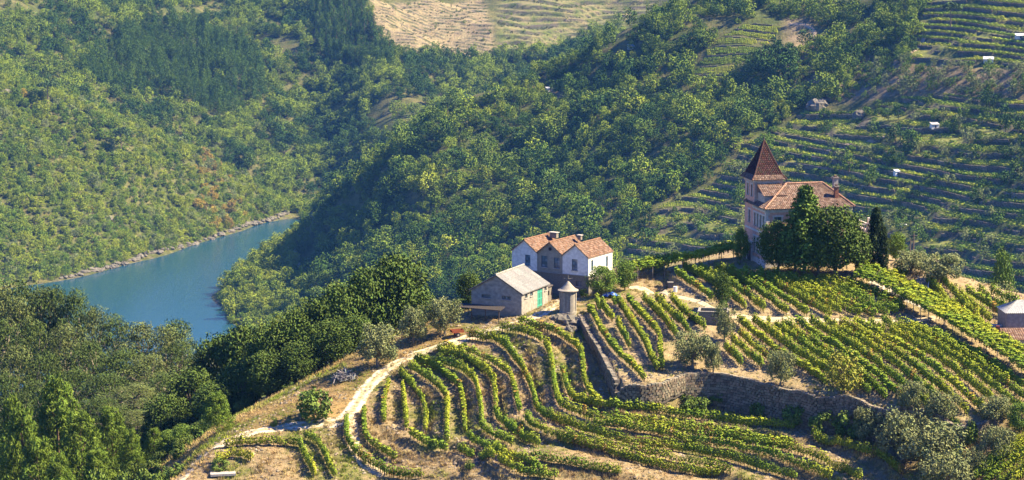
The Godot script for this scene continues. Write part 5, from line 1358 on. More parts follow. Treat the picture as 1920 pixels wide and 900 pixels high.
	vine_row([Vector2(1.87, -316.50), Vector2(4.42, -311.00), Vector2(7.33, -309.00), Vector2(10.94, -307.50), Vector2(15.30, -307.00), Vector2(19.65, -306.50), Vector2(24.73, -306.25), Vector2(29.72, -305.00)], "vine row of the fourth terrace after the bend, above the lowest row", g, 1)
	vine_row([Vector2(14.26, -317.00), Vector2(19.13, -316.75), Vector2(24.01, -316.75), Vector2(29.32, -317.25), Vector2(34.33, -314.75), Vector2(38.98, -313.00)], "vine row doubling the fifth terrace row towards the right", g, 1)
	vine_row([Vector2(-39.51, -310.75), Vector2(-36.40, -311.25), Vector2(-30.22, -312.25), Vector2(-28.99, -310.75), Vector2(-26.99, -306.00)], "vine row along the top of the small lower left terrace", g, .95)
	vine_row([Vector2(-28.89, -314.00), Vector2(-27.01, -312.75), Vector2(-25.51, -309.50), Vector2(-24.19, -306.50)], "vine row down the right side of the small lower left terrace", g, .95)
	vine_row([Vector2(-23.34, -318.00), Vector2(-23.06, -314.75), Vector2(-21.81, -312.50), Vector2(-20.26, -311.25), Vector2(-18.24, -309.50), Vector2(-15.92, -307.25), Vector2(-12.36, -305.75)], "vine row along the outer edge of the short side track", g, .95)
	vine_row([Vector2(-21.01, -320.50), Vector2(-20.51, -315.75), Vector2(-18.33, -314.00), Vector2(-16.30, -312.00)], "vine row along the inner edge of the short side track", g, .95)
	vine_row([Vector2(-40.21, -306.75), Vector2(-38.20, -308.25), Vector2(-35.78, -307.50)], "straggling vines beside the concrete slab", g, .95)
	for k in [[[Vector2(-5.94, -313.00), Vector2(-3.30, -309.25), Vector2(0.00, -302.50), Vector2(3.56, -299.75)], "sparse vines on the bank edge below the curved terraces", 0.85], [[Vector2(-4.26, -315.50), Vector2(-1.84, -311.00), Vector2(0.00, -308.25)], "few weak vines on the lip below the third terrace", 0.85], [[Vector2(-14.24, -316.25), Vector2(-11.90, -313.50), Vector2(-9.22, -311.00)], "weak vines along the foot of the first terrace", 0.7], [[Vector2(2.86, -301.00), Vector2(8.58, -301.00), Vector2(14.32, -301.25)], "thin vine row above the lowest one at the bottom edge", 0.9], [[Vector2(-7.23, -310.75), Vector2(-4.01, -306.75), Vector2(0.36, -299.25), Vector2(5.68, -298.75)], "vine row leaving the picture at the bottom edge in the middle", 0.8], [[Vector2(27.54, -314.00), Vector2(32.64, -312.75), Vector2(37.66, -311.25)], "vine row doubling the long one under the tall wall", 0.95]]:
		vine_row(k[0], k[1], g, k[2])
	# left block above the long wall
	g = "vine rows of the left block"
	vine_row([Vector2(11.96, -353.50), Vector2(13.53, -342.25), Vector2(15.54, -333.00), Vector2(17.79, -325.00), Vector2(18.74, -321.25)], "vine row nearest the long stone wall in the left block", g)
	vine_row([Vector2(13.36, -357.75), Vector2(14.35, -351.00), Vector2(15.33, -346.75)], "short upper piece of the broken vine row in the left block", g)
	vine_row([Vector2(16.02, -344.00), Vector2(16.77, -339.25), Vector2(17.38, -335.25)], "short lower piece of the broken vine row in the left block", g)
	vine_row([Vector2(16.03, -359.25), Vector2(18.03, -345.25), Vector2(19.42, -338.00), Vector2(20.82, -325.50)], "long vine row right of the broken one in the left block", g)
	vine_row([Vector2(18.14, -356.00), Vector2(19.43, -348.75), Vector2(21.00, -342.00), Vector2(21.96, -338.00), Vector2(21.79, -332.50), Vector2(21.71, -326.25)], "vine row of the left block that bends straight down at its foot", g)
	vine_row([Vector2(20.61, -355.25), Vector2(22.61, -346.00), Vector2(24.46, -337.25)], "third vine row from the right in the left block", g)
	vine_row([Vector2(22.53, -354.00), Vector2(24.11, -346.50), Vector2(26.45, -338.50)], "second vine row from the right in the left block", g)
	vine_row([Vector2(24.79, -354.25), Vector2(26.52, -345.00), Vector2(28.82, -339.25)], "vine row at the right edge of the left block", g)
	# upper block before the manor
	g = "vine rows of the upper block before the manor"
	var ub := [[Vector2(26.73, -370.25), Vector2(30.98, -352.75)], [Vector2(28.25, -373.25), Vector2(35.68, -348.25)], [Vector2(30.62, -371.25), Vector2(38.49, -347.00)], [Vector2(33.16, -369.50), Vector2(41.88, -346.00)], [Vector2(35.24, -366.75), Vector2(44.86, -345.75)], [Vector2(37.36, -364.75), Vector2(48.29, -345.25)], [Vector2(39.62, -363.50), Vector2(50.69, -345.00)], [Vector2(41.81, -362.50), Vector2(52.92, -344.75)], [Vector2(44.04, -361.25), Vector2(55.07, -344.50)], [Vector2(46.18, -360.00), Vector2(56.89, -344.75)], [Vector2(48.48, -359.50), Vector2(58.55, -346.00)], [Vector2(50.65, -358.75), Vector2(59.86, -348.00)], [Vector2(52.98, -358.50), Vector2(60.40, -352.25)]]
	for i in ub.size(): vine_row(ub[i], "%s vine row from the left in the block between manor and earth path" % ordinal(i), g)
	# lower right block
	g = "vine rows of the lower right block"
	var lb := [[Vector2(31.47, -333.00), Vector2(33.17, -328.50)], [Vector2(32.61, -335.25), Vector2(36.08, -327.50)], [Vector2(33.84, -337.50), Vector2(39.65, -324.25)], [Vector2(34.24, -341.75), Vector2(44.56, -319.75)], [Vector2(36.47, -342.25), Vector2(47.15, -317.75)], [Vector2(38.67, -342.50), Vector2(49.94, -316.25)], [Vector2(40.78, -342.00), Vector2(52.05, -314.50)], [Vector2(42.96, -342.00), Vector2(54.55, -312.50)], [Vector2(45.10, -341.75), Vector2(57.10, -310.25)], [Vector2(47.23, -341.50), Vector2(59.66, -309.00)], [Vector2(49.33, -341.00), Vector2(62.11, -308.00)], [Vector2(51.38, -340.25), Vector2(64.79, -307.50)], [Vector2(53.43, -339.50), Vector2(67.56, -307.50)], [Vector2(55.50, -339.00), Vector2(70.21, -307.25)], [Vector2(57.53, -337.75), Vector2(71.95, -308.75)]]
	for i in lb.size(): vine_row(lb[i], "%s vine row from the left in the block below the earth path" % ordinal(i), g, 0.98, 1.05, 0.05)
	vine_row([Vector2(59.46, -336.00), Vector2(72.39, -312.50)], "vine row along the edge of the garden path, next to the wide pergola", g, 1.0, 1.05)
	# right block behind the pergola
	g = "vine rows beyond the garden stairs"
	var rb := [[Vector2(65.41, -357.50), Vector2(67.06, -349.00), Vector2(68.26, -342.75)], [Vector2(67.60, -356.25), Vector2(69.00, -349.75), Vector2(69.86, -340.25)], [Vector2(69.37, -351.75), Vector2(71.85, -341.00)], [Vector2(70.63, -352.75), Vector2(73.86, -346.50), Vector2(74.74, -344.00)], [Vector2(72.63, -353.25), Vector2(75.85, -347.00)], [Vector2(74.56, -353.75), Vector2(77.71, -350.00)]]
	for i in rb.size(): vine_row(rb[i], "%s vine row from the garden stairs, on the slope by the grey shed" % ordinal(i), g, 1.0, 1.15)
	# thicket of vines at the lower right corner
	g = "vine rows of the lower right corner"
	var tb := [[Vector2(61.54, -297.50), Vector2(65.43, -299.50), Vector2(69.78, -301.75)], [Vector2(62.76, -296.50), Vector2(66.24, -298.25), Vector2(69.77, -300.00)], [Vector2(64.16, -295.75), Vector2(69.40, -298.25)], [Vector2(65.67, -295.25), Vector2(69.16, -297.00)], [Vector2(62.87, -299.00), Vector2(66.43, -301.00), Vector2(70.45, -303.25)]]
	for i in tb.size(): vine_row(tb[i], "%s bushy yellow green vine row counted from the olive grove to the corner" % ["first", "second", "third", "fourth", "uppermost"][i], g, 1.0, 1.2, 0.25)
	# pergolas
	pergola([Vector2(19.94, -373.00), Vector2(24.14, -374.50), Vector2(28.90, -373.75), Vector2(33.42, -375.50), Vector2(36.99, -378.00)], 3.0, 2.3, "long vine pergola on posts from the farmhouse towards the manor", 0.2)
	pergola([Vector2(54.90, -359.00), Vector2(58.61, -356.75), Vector2(61.51, -351.50), Vector2(63.62, -342.50), Vector2(65.93, -333.50), Vector2(68.37, -326.00), Vector2(71.40, -320.25), Vector2(73.78, -315.50)], 3.9, 2.6, "wide yellow green vine pergola over the garden path", 0.22)

func pergola(pts: Array, width: float, tall: float, label: String, yellow: float) -> void:
	var line := smooth_line(pts, 0.55)
	var first := on(line[0])
	var o := thing("pergola", label, "pergola", first)
	var where := []
	var tints := []
	for i in line.size():
		var d := (line[mini(i + 1, line.size() - 1)] - line[maxi(i - 1, 0)]).normalized()
		var s := Vector2(-d.y, d.x)
		for k in int(width / 0.55) + 1:
			var p := line[i] + s * (k * 0.55 - width * 0.5 + rnd(-0.2, 0.2))
			if noise2.get_noise_2d(p.x * 14, p.y * 14) > 0.45: continue
			var e := rnd(0.75, 1.3)
			where.append(Transform3D(Basis(Vector3.UP, rnd(0, TAU)) * Basis.from_scale(Vector3(e, e * 0.62, e)), on(p, tall - 0.75 + rnd(-0.15, 0.2)) - first))
			tints.append(Color(0.13, 0.2, 0.018).lerp(Color(0.31, 0.32, 0.02), clampf(noise.get_noise_2d(p.x * 5, p.y * 5) + rnd(0, 0.6) + yellow, 0, 1)))
	many("foliage", vine_meshes[0], M.leaf, where, tints, o)
	var beams := []
	for i in range(0, line.size(), 5):
		var d := (line[mini(i + 1, line.size() - 1)] - line[maxi(i - 1, 0)]).normalized()
		var s := Vector2(-d.y, d.x)
		var top := []
		for sg in [-0.5, 0.5]:
			var p := on(line[i] + s * width * sg) - first
			var pm := MB.new()
			pm.tube([p - Vector3(0, 0.3, 0), p + Vector3(0, tall, 0)], [0.075, 0.06], Color(0.3, 0.26, 0.2), 6)
			part("post", pm.mesh(), M.stone, o)
			top.append(p + Vector3(0, tall - 0.03, 0))
		var bm := MB.new()
		bm.tube(top, [0.05, 0.05], Color(0.16, 0.12, 0.09), 5)
		part("cross_beam", bm.mesh(), M.bark, o)

func yard_things() -> void:
	# stone water tank
	var tp := Vector2(30.51, -343.25)
	var o := thing("water_tank", "open rectangular stone water tank among the vines", "water tank", on(tp, -0.2), deg_to_rad(-8))
	var a := MB.new()
	for s in [[Vector3(0, 0.75, 1.5), Vector3(4.6, 1.9, 0.25)], [Vector3(0, 0.75, -1.5), Vector3(4.6, 1.9, 0.25)], [Vector3(-2.175, 0.75, 0), Vector3(0.25, 1.9, 2.75)], [Vector3(2.175, 0.75, 0), Vector3(0.25, 1.9, 2.75)]]: a.box(s[0], s[1], Color(0.27, 0.235, 0.19))
	part("wall", a.mesh(), M.stone, o)
	a = MB.new()
	for s in [[Vector3(0, 1.74, 1.5), Vector3(4.8, 0.1, 0.36)], [Vector3(0, 1.74, -1.5), Vector3(4.8, 0.1, 0.36)], [Vector3(-2.175, 1.74, 0), Vector3(0.36, 0.1, 2.64)], [Vector3(2.175, 1.74, 0), Vector3(0.36, 0.1, 2.64)]]: a.box(s[0], s[1], Color(0.38, 0.34, 0.28))
	part("rim", a.mesh(), M.stone, o)
	a = MB.new()
	a.box(Vector3(0, 1.2, 0), Vector3(4.1, 0.04, 2.7), Color(0.12, 0.15, 0.06))
	part("water", a.mesh(), M.glass, o)
	# stairs with a rail
	var s0 := on(Vector2(64.04, -355.25))
	var s1 := on(Vector2(65.15, -359.50))
	o = thing("garden_stairs", "steep flight of garden steps with white handrail", "stairs", s0)
	var run := s1 - s0
	var flat := Vector3(run.x, 0, run.z)
	var bs := Basis(Vector3.UP, atan2(-flat.x, -flat.z))
	var n := 11
	for i in n:
		var st := MB.new()
		st.box(run * ((i + 0.5) / n) + Vector3(0, 0.1, 0), Vector3(1.7, 0.22, flat.length() / n + 0.12), vary(Color(0.4, 0.36, 0.3), 0.1), bs)
		part("step", st.mesh(), M.stone, o)
	var rl := MB.new()
	var sd := bs * Vector3(0.95, 0, 0)
	rl.tube([sd + Vector3(0, 1.1, 0), run + sd + Vector3(0, 1.1, 0), run * 1.25 + sd + Vector3(0, 0.9, 0)], [0.07, 0.07, 0.07], Color(0.72, 0.7, 0.66), 6)
	for i in 5: rl.tube([run * (i / 4.0) + sd, run * (i / 4.0) + sd + Vector3(0, 1.1, 0)], [0.05, 0.05], Color(0.7, 0.68, 0.63), 5)
	part("handrail", rl.mesh(), M.paint, o)
	var ck := MB.new()
	for s in [-1.0, 1.0]: ck.hexa([bs * Vector3(s * 0.95 - 0.1, -0.3, 0.2), bs * Vector3(s * 0.95 + 0.1, -0.3, 0.2), run + bs * Vector3(s * 0.95 + 0.1, -0.6, 0), run + bs * Vector3(s * 0.95 - 0.1, -0.6, 0), bs * Vector3(s * 0.95 - 0.1, 0.3, 0.2), bs * Vector3(s * 0.95 + 0.1, 0.3, 0.2), run + bs * Vector3(s * 0.95 + 0.1, 0.35, 0), run + bs * Vector3(s * 0.95 - 0.1, 0.35, 0)], Color(0.42, 0.36, 0.28))
	part("side_wall", ck.mesh(), M.stone, o)
	# shed at the right edge
	var sp := Vector2(73.11, -335.50)
	o = thing("metal_shed", "grey shed with ribbed metal roof at the right edge", "shed", on(sp, 0), deg_to_rad(3))
	a = MB.new()
	panel(a, Vector3(0, -0.6, 0), Vector3.RIGHT, Vector3.UP, Vector3.FORWARD, 7.0, 3.5, [], Color(0.27, 0.235, 0.22))
	panel(a, Vector3(0, -0.6, 0), Vector3.FORWARD, Vector3.UP, Vector3.RIGHT, 5.0, 3.5, [], Color(0.27, 0.235, 0.22))
	panel(a, Vector3(7, -0.6, 0), Vector3.FORWARD, Vector3.UP, Vector3.LEFT, 5.0, 3.5, [], Color(0.27, 0.235, 0.22))
	panel(a, Vector3(0, -0.6, -5), Vector3.RIGHT, Vector3.UP, Vector3.BACK, 7.0, 3.5, [], Color(0.27, 0.235, 0.22))
	part("wall", a.mesh(), M.plaster, o)
	for j in 4:   # hipped: front and left slopes, ribbed
		var ca := [Vector3(-0.2, 2.9, 0.2), Vector3(7.2, 2.9, 0.2), Vector3(7.2, 2.9, -5.2), Vector3(-0.2, 2.9, -5.2)]
		var r0 := Vector3(2.2, 4.4, -2.5)
		var r1 := Vector3(5.0, 4.4, -2.5)
		var e: Vector3 = ca[j]
		var f: Vector3 = ca[(j + 1) % 4]
		var t0: Vector3 = [r0, r1, r1, r0][j]
		var t1: Vector3 = [r1, r1, r0, r0][j]
		var rm := MB.new()
		var ribs := 24
		for i in ribs:
			var up := Vector3(0, 0.05, 0)
			var x0 := float(i) / ribs
			var xm := (i + 0.5) / ribs
			var x1 := float(i + 1) / ribs
			rm.quad(e.lerp(f, x0), e.lerp(f, xm) + up, t0.lerp(t1, xm) + up, t0.lerp(t1, x0), Color(0.42, 0.42, 0.41))
			rm.quad(e.lerp(f, xm) + up, e.lerp(f, x1), t0.lerp(t1, x1), t0.lerp(t1, xm) + up, Color(0.42, 0.42, 0.41))
		part("roof_slope", rm.mesh(), M.stone, o)
	o = thing("tiled_outhouse", "low tiled roof with dark red chimney below the grey shed", "outbuilding", on(Vector2(70.36, -329.00)), deg_to_rad(2))
	a = MB.new()
	panel(a, Vector3(0, -1.5, 0), Vector3.RIGHT, Vector3.UP, Vector3.FORWARD, 7.0, 2.3, [], Color(0.42, 0.36, 0.28))
	panel(a, Vector3(0, -1.5, 0), Vector3.FORWARD, Vector3.UP, Vector3.RIGHT, 3.4, 2.3, [], Color(0.42, 0.36, 0.28))
	part("wall", a.mesh(), M.plaster, o)
	part("roof_slope", tiles(Vector3(-0.2, 0.75, 0.3), Vector3(7.2, 0.75, 0.3), Vector3(7.2, 1.8, -3.4), Vector3(-0.2, 1.8, -3.4), TERRA, 0.4, 0.33).mesh(), M.tile, o)
	a = MB.new()
	a.box(Vector3(0.4, 1.9, -1.0), Vector3(0.5, 1.4, 0.5), Color(0.22, 0.07, 0.06))
	part("chimney", a.mesh(), M.stone, o)
	# low boundary wall left of the shed
	o = thing("boundary_wall", "low whitewashed wall running from the pergola to the shed", "stone wall", on(Vector2(66.88, -338.50)))
	var e0 := Vector3.ZERO
	var e1 := on(Vector2(73.58, -337.75)) - o.position
	a = MB.new()
	a.hexa([e0 - Vector3(0, 0.6, 0), e1 - Vector3(0, 0.6, 0), e1 + Vector3(0, -0.6, -0.35), e0 + Vector3(0, -0.6, -0.35), e0 + Vector3(0, 0.5, 0), e1 + Vector3(0, 0.5, 0), e1 + Vector3(0, 0.5, -0.35), e0 + Vector3(0, 0.5, -0.35)], Color(0.55, 0.52, 0.46))
	part("masonry", a.mesh(), M.plaster, o)
	# blue tarpaulin by the trees
	o = thing("tarpaulin", "crumpled blue and white tarpaulin on the ground by the trees", "tarpaulin", on(Vector2(15.69, -363.25)))
	a = MB.new()
	for i in 7:
		for j in 5:
			var q := func(x, y): return Vector3(x * 0.42 - 1.3, 0.12 + 0.55 * absf(sin(x * 1.9 + y * 1.1)) * sin((x + 0.5) / 7.5 * PI), y * 0.4 - 0.9)
			a.quad(q.call(i, j), q.call(i + 1, j), q.call(i + 1, j + 1), q.call(i, j + 1), Color(0.62, 0.64, 0.66) if (i + 2 * j) % 5 == 0 else vary(Color(0.05, 0.14, 0.5), 0.15))
	part("sheet", a.mesh(), M.paint, o)
	# red trailer in the shade, scrap pile, concrete slab, well box
	o = thing("farm_trailer", "small red farm trailer parked in the shade beside the barn", "trailer", on(Vector2(-8.43, -347.50)), deg_to_rad(20))
	o.scale = Vector3.ONE * 0.75
	a = MB.new()
	a.box(Vector3(0, 0.95, 0), Vector3(2.5, 0.1, 1.5), Color(0.3, 0.06, 0.03))
	for s in [[Vector3(0, 1.22, 0.72), Vector3(2.5, 0.45, 0.06)], [Vector3(0, 1.22, -0.72), Vector3(2.5, 0.45, 0.06)], [Vector3(1.22, 1.22, 0), Vector3(0.06, 0.45, 1.38)], [Vector3(-1.22, 1.22, 0), Vector3(0.06, 0.45, 1.38)]]: a.box(s[0], s[1], Color(0.22, 0.07, 0.035))
	part("tub", a.mesh(), M.paint, o)
	for z in [-0.82, 0.82]:
		a = MB.new()
		a.tube([Vector3(0, 0.45, z - 0.09), Vector3(0, 0.45, z + 0.09)], [0.45, 0.45], Color(0.03, 0.03, 0.03), 16)
		var wh := part("wheel", a.mesh(), M.paint, o)
		a = MB.new()
		a.tube([Vector3(0, 0.45, z - 0.1), Vector3(0, 0.45, z + 0.1)], [0.2, 0.2], Color(0.3, 0.28, 0.25), 12)
		part("hub", a.mesh(), M.paint, wh)
	a = MB.new()
	a.tube([Vector3(1.2, 0.9, 0), Vector3(2.5, 0.6, 0), Vector3(2.6, 0.0, 0)], [0.05, 0.05, 0.05], Color(0.2, 0.06, 0.04), 6)
	part("drawbar", a.mesh(), M.paint, o)
	o = thing("branch_pile", "heap of bleached cut branches on the slope beside the track", "wood pile", on(Vector2(-24.79, -335.50)))
	a = MB.new()
	for i in 110:
		var q := Vector3(rnd(-1.5, 1.5), 0, rnd(-1.3, 1.3))
		q.y = 1.5 * (1.0 - q.length() / 2.4) * rnd(0.2, 1.0)
		var d := any_dir() * Vector3(1, 0.7, 1) * rnd(0.5, 1.1)
		a.tube([q - d, q + any_dir() * 0.08, q + d], [0.07, 0.06, 0.03], vary(Color(0.17, 0.16, 0.15), 0.5), 5)
	part("branches", a.mesh(), M.bark, o).set_meta("kind", "stuff")
	o = thing("concrete_slab", "flat pale concrete slab at the bottom edge beside the lower track", "concrete slab", on(Vector2(-39.22, -304.50), 0.15), deg_to_rad(10))
	a = MB.new()
	a.box(Vector3(0, 0, 0), Vector3(3.4, 0.3, 1.6), Color(0.5, 0.46, 0.4))
	part("slab", a.mesh(), M.stone, o)
	o = thing("white_drum", "white drum standing in the clearing near the pergola", "drum", on(Vector2(25.89, -360.50)))
	a = MB.new()
	a.tube([Vector3(0, 0, 0), Vector3(0, 0.82, 0)], [0.3, 0.3], Color(0.65, 0.64, 0.6), 14)
	part("barrel", a.mesh(), M.paint, o)
	a = MB.new()
	a.tube([Vector3(0, 0.82, 0), Vector3(0, 0.86, 0)], [0.32, 0.32], Color(0.5, 0.5, 0.48), 14)
	part("lid", a.mesh(), M.paint, o)
	o = thing("well_box", "dark stone box beside the white drum", "box", on(Vector2(25.31, -363.25)))
	a = MB.new()
	a.box(Vector3(0, 0.4, 0), Vector3(0.8, 0.9, 0.8), Color(0.2, 0.18, 0.15))
	part("body", a.mesh(), M.stone, o)
	a = MB.new()
	a.box(Vector3(0, 0.9, 0), Vector3(0.95, 0.1, 0.95), Color(0.27, 0.25, 0.2))
	part("lid", a.mesh(), M.stone, o)
	# outcrop under the round tower
	for k in [[Vector2(8.40, -350.25), 1.9, "large rounded boulder of the outcrop under the round tower"], [Vector2(9.71, -349.75), 1.6, "boulder right of the large one under the round tower"], [Vector2(7.09, -350.50), 1.3, "boulder left of the large one under the round tower"], [Vector2(8.99, -347.50), 1.2, "lowest boulder of the outcrop under the round tower"]]:
		var b := part("boulder", rock_mesh(k[1]), M.stone, self)
		b.position = on(k[0], -k[1] * 0.25)
		tag(b, k[2], "boulder")
	for k in [[Vector2(25.92, -328.00), 0.5], [Vector2(26.83, -326.75), 0.45], [Vector2(27.91, -326.75), 0.4], [Vector2(39.25, -320.75), 0.4], [Vector2(30.24, -342.00), 0.4]]:
		var b := part("loose_rock", rock_mesh(k[1]), M.stone, self)
		b.position = on(k[0], 0.05)
		tag(b, "loose pale rock lying on the lip of the vineyard wall", "rock", "loose rocks on the wall lip")
	# wooden poles at the garden
	for k in [[Vector3(65.27, -370.50, 5.53), "taller wooden utility pole behind the garden terrace"], [Vector3(65.66, -375.75, 4.36), "shorter wooden utility pole behind the garden terrace"]]:
		var h: float = k[0].z
		o = thing("utility_pole", k[1], "utility pole", on(Vector2(k[0].x, k[0].y)))
		a = MB.new()
		a.tube([Vector3(0, -0.5, 0), Vector3(0, h, 0)], [0.12, 0.08], Color(0.15, 0.12, 0.1), 7)
		part("pole", a.mesh(), M.bark, o)
		a = MB.new()
		a.tube([Vector3(-0.6, h - 0.4, 0), Vector3(0.6, h - 0.4, 0)], [0.05, 0.05], Color(0.15, 0.12, 0.1), 5)
		part("crossarm", a.mesh(), M.bark, o)
	# stones lying about on the soil
	var st := MB.new()
	for i in 5:
		for s in [-1.0, 1.0]: st.tri(Vector3(cos(TAU * i / 5), 0, sin(TAU * i / 5)) * 0.12, Vector3(cos(TAU * (i + 1) / 5), 0, sin(TAU * (i + 1) / 5)) * 0.12, Vector3(0.02, s * 0.08, 0), Color(1, 1, 1))
	var sw := []
	var sc := []
	for i in 26000:
		var x := rnd(-60, 82)
		var z := rnd(-365, -285)
		if noise.get_noise_2d(x * 7.0 + 40, z * 7.0) < -0.12: continue
		var e := 0.5 + pow(rng.randf(), 4.0) * 2.6
		sw.append(Transform3D(Basis(Vector3.UP, rnd(0, TAU)) * Basis.from_scale(Vector3(e * rnd(0.8, 1.4), e, e)), Vector3(x, ground(x, z) + 0.02, z)))
		sc.append(vary(Color(0.42, 0.34, 0.23).lerp(Color(0.22, 0.18, 0.13), rng.randf()), 0.2))
	tag(many("loose_stones", st.mesh(), M.stone, sw, sc, self), "small loose stones scattered over the vineyard soil", "stones")
	# rough grass on the near hill
	var tuft := MB.new()
	for i in 16:
		var d := Vector3(rnd(-1, 1), 0, rnd(-1, 1))
		var b := d * 0.16
		var s := Vector3(rnd(-1, 1), 0, rnd(-1, 1)).normalized() * 0.035
		tuft.tri(b - s, b + s, b + d * 0.22 + Vector3(0, rnd(0.22, 0.5), 0), vary(Color(1, 1, 1), 0.3))
	var tm := tuft.mesh()
	var gw := []
	var gt := []
	for i in 70000:
		var x := rnd(-75, 82)
		var z := rnd(-380, -280)
		if x < -55 and z < -350: continue
		var m := noise.get_noise_2d(x * 6.0, z * 6.0)
		var up := inside(wall_poly, x, z) if x > 0 else -1.0
		if up > 0 and rng.randf() < 0.72: continue
		var sl := absf(ground(x + 0.5, z) - ground(x - 0.5, z)) + absf(ground(x, z + 0.5) - ground(x, z - 0.5))
		if sl < 0.35 and rng.randf() < 0.45: continue
		var e := rnd(0.5, 1.15) * (1.25 if sl > 0.5 else 0.8)
		gw.append(Transform3D(Basis(Vector3.UP, rnd(0, TAU)) * Basis.from_scale(Vector3(e, e * rnd(0.7, 1.2), e)), Vector3(x, ground(x, z) - 0.03, z)))
		gt.append(vary(Color(0.38, 0.28, 0.12).lerp(Color(0.19, 0.23, 0.035), clampf(m * 2.0 + 0.18 + rnd(-0.35, 0.35), 0, 1)), 0.3))
	var gr := many("dry_grass", tm, M.leaf, gw, gt, self)
	tag(gr, "dry straw coloured grass and weeds on the terrace banks", "grass")

func rock_mesh(r: float) -> ArrayMesh:
	var mb := MB.new()
	var n := FastNoiseLite.new()
	n.seed = rng.randi() % 1000
	n.frequency = 0.6
	var q := func(i: int, j: int):
		var a := TAU * i / 16
		var b: float = PI * j / 9 - PI * 0.5
		var d := Vector3(cos(a) * cos(b), sin(b) * 0.75, sin(a) * cos(b))
		return d * r * (1.0 + 0.4 * n.get_noise_3dv(d * 2.0) + 0.2 * n.get_noise_3dv(d * 5.0))
	for i in 16:
		for j in 9: mb.quad(q.call(i, j), q.call(i + 1, j), q.call(i + 1, j + 1), q.call(i, j + 1), vary(Color(0.2, 0.18, 0.145), 0.2))
	return mb.mesh()

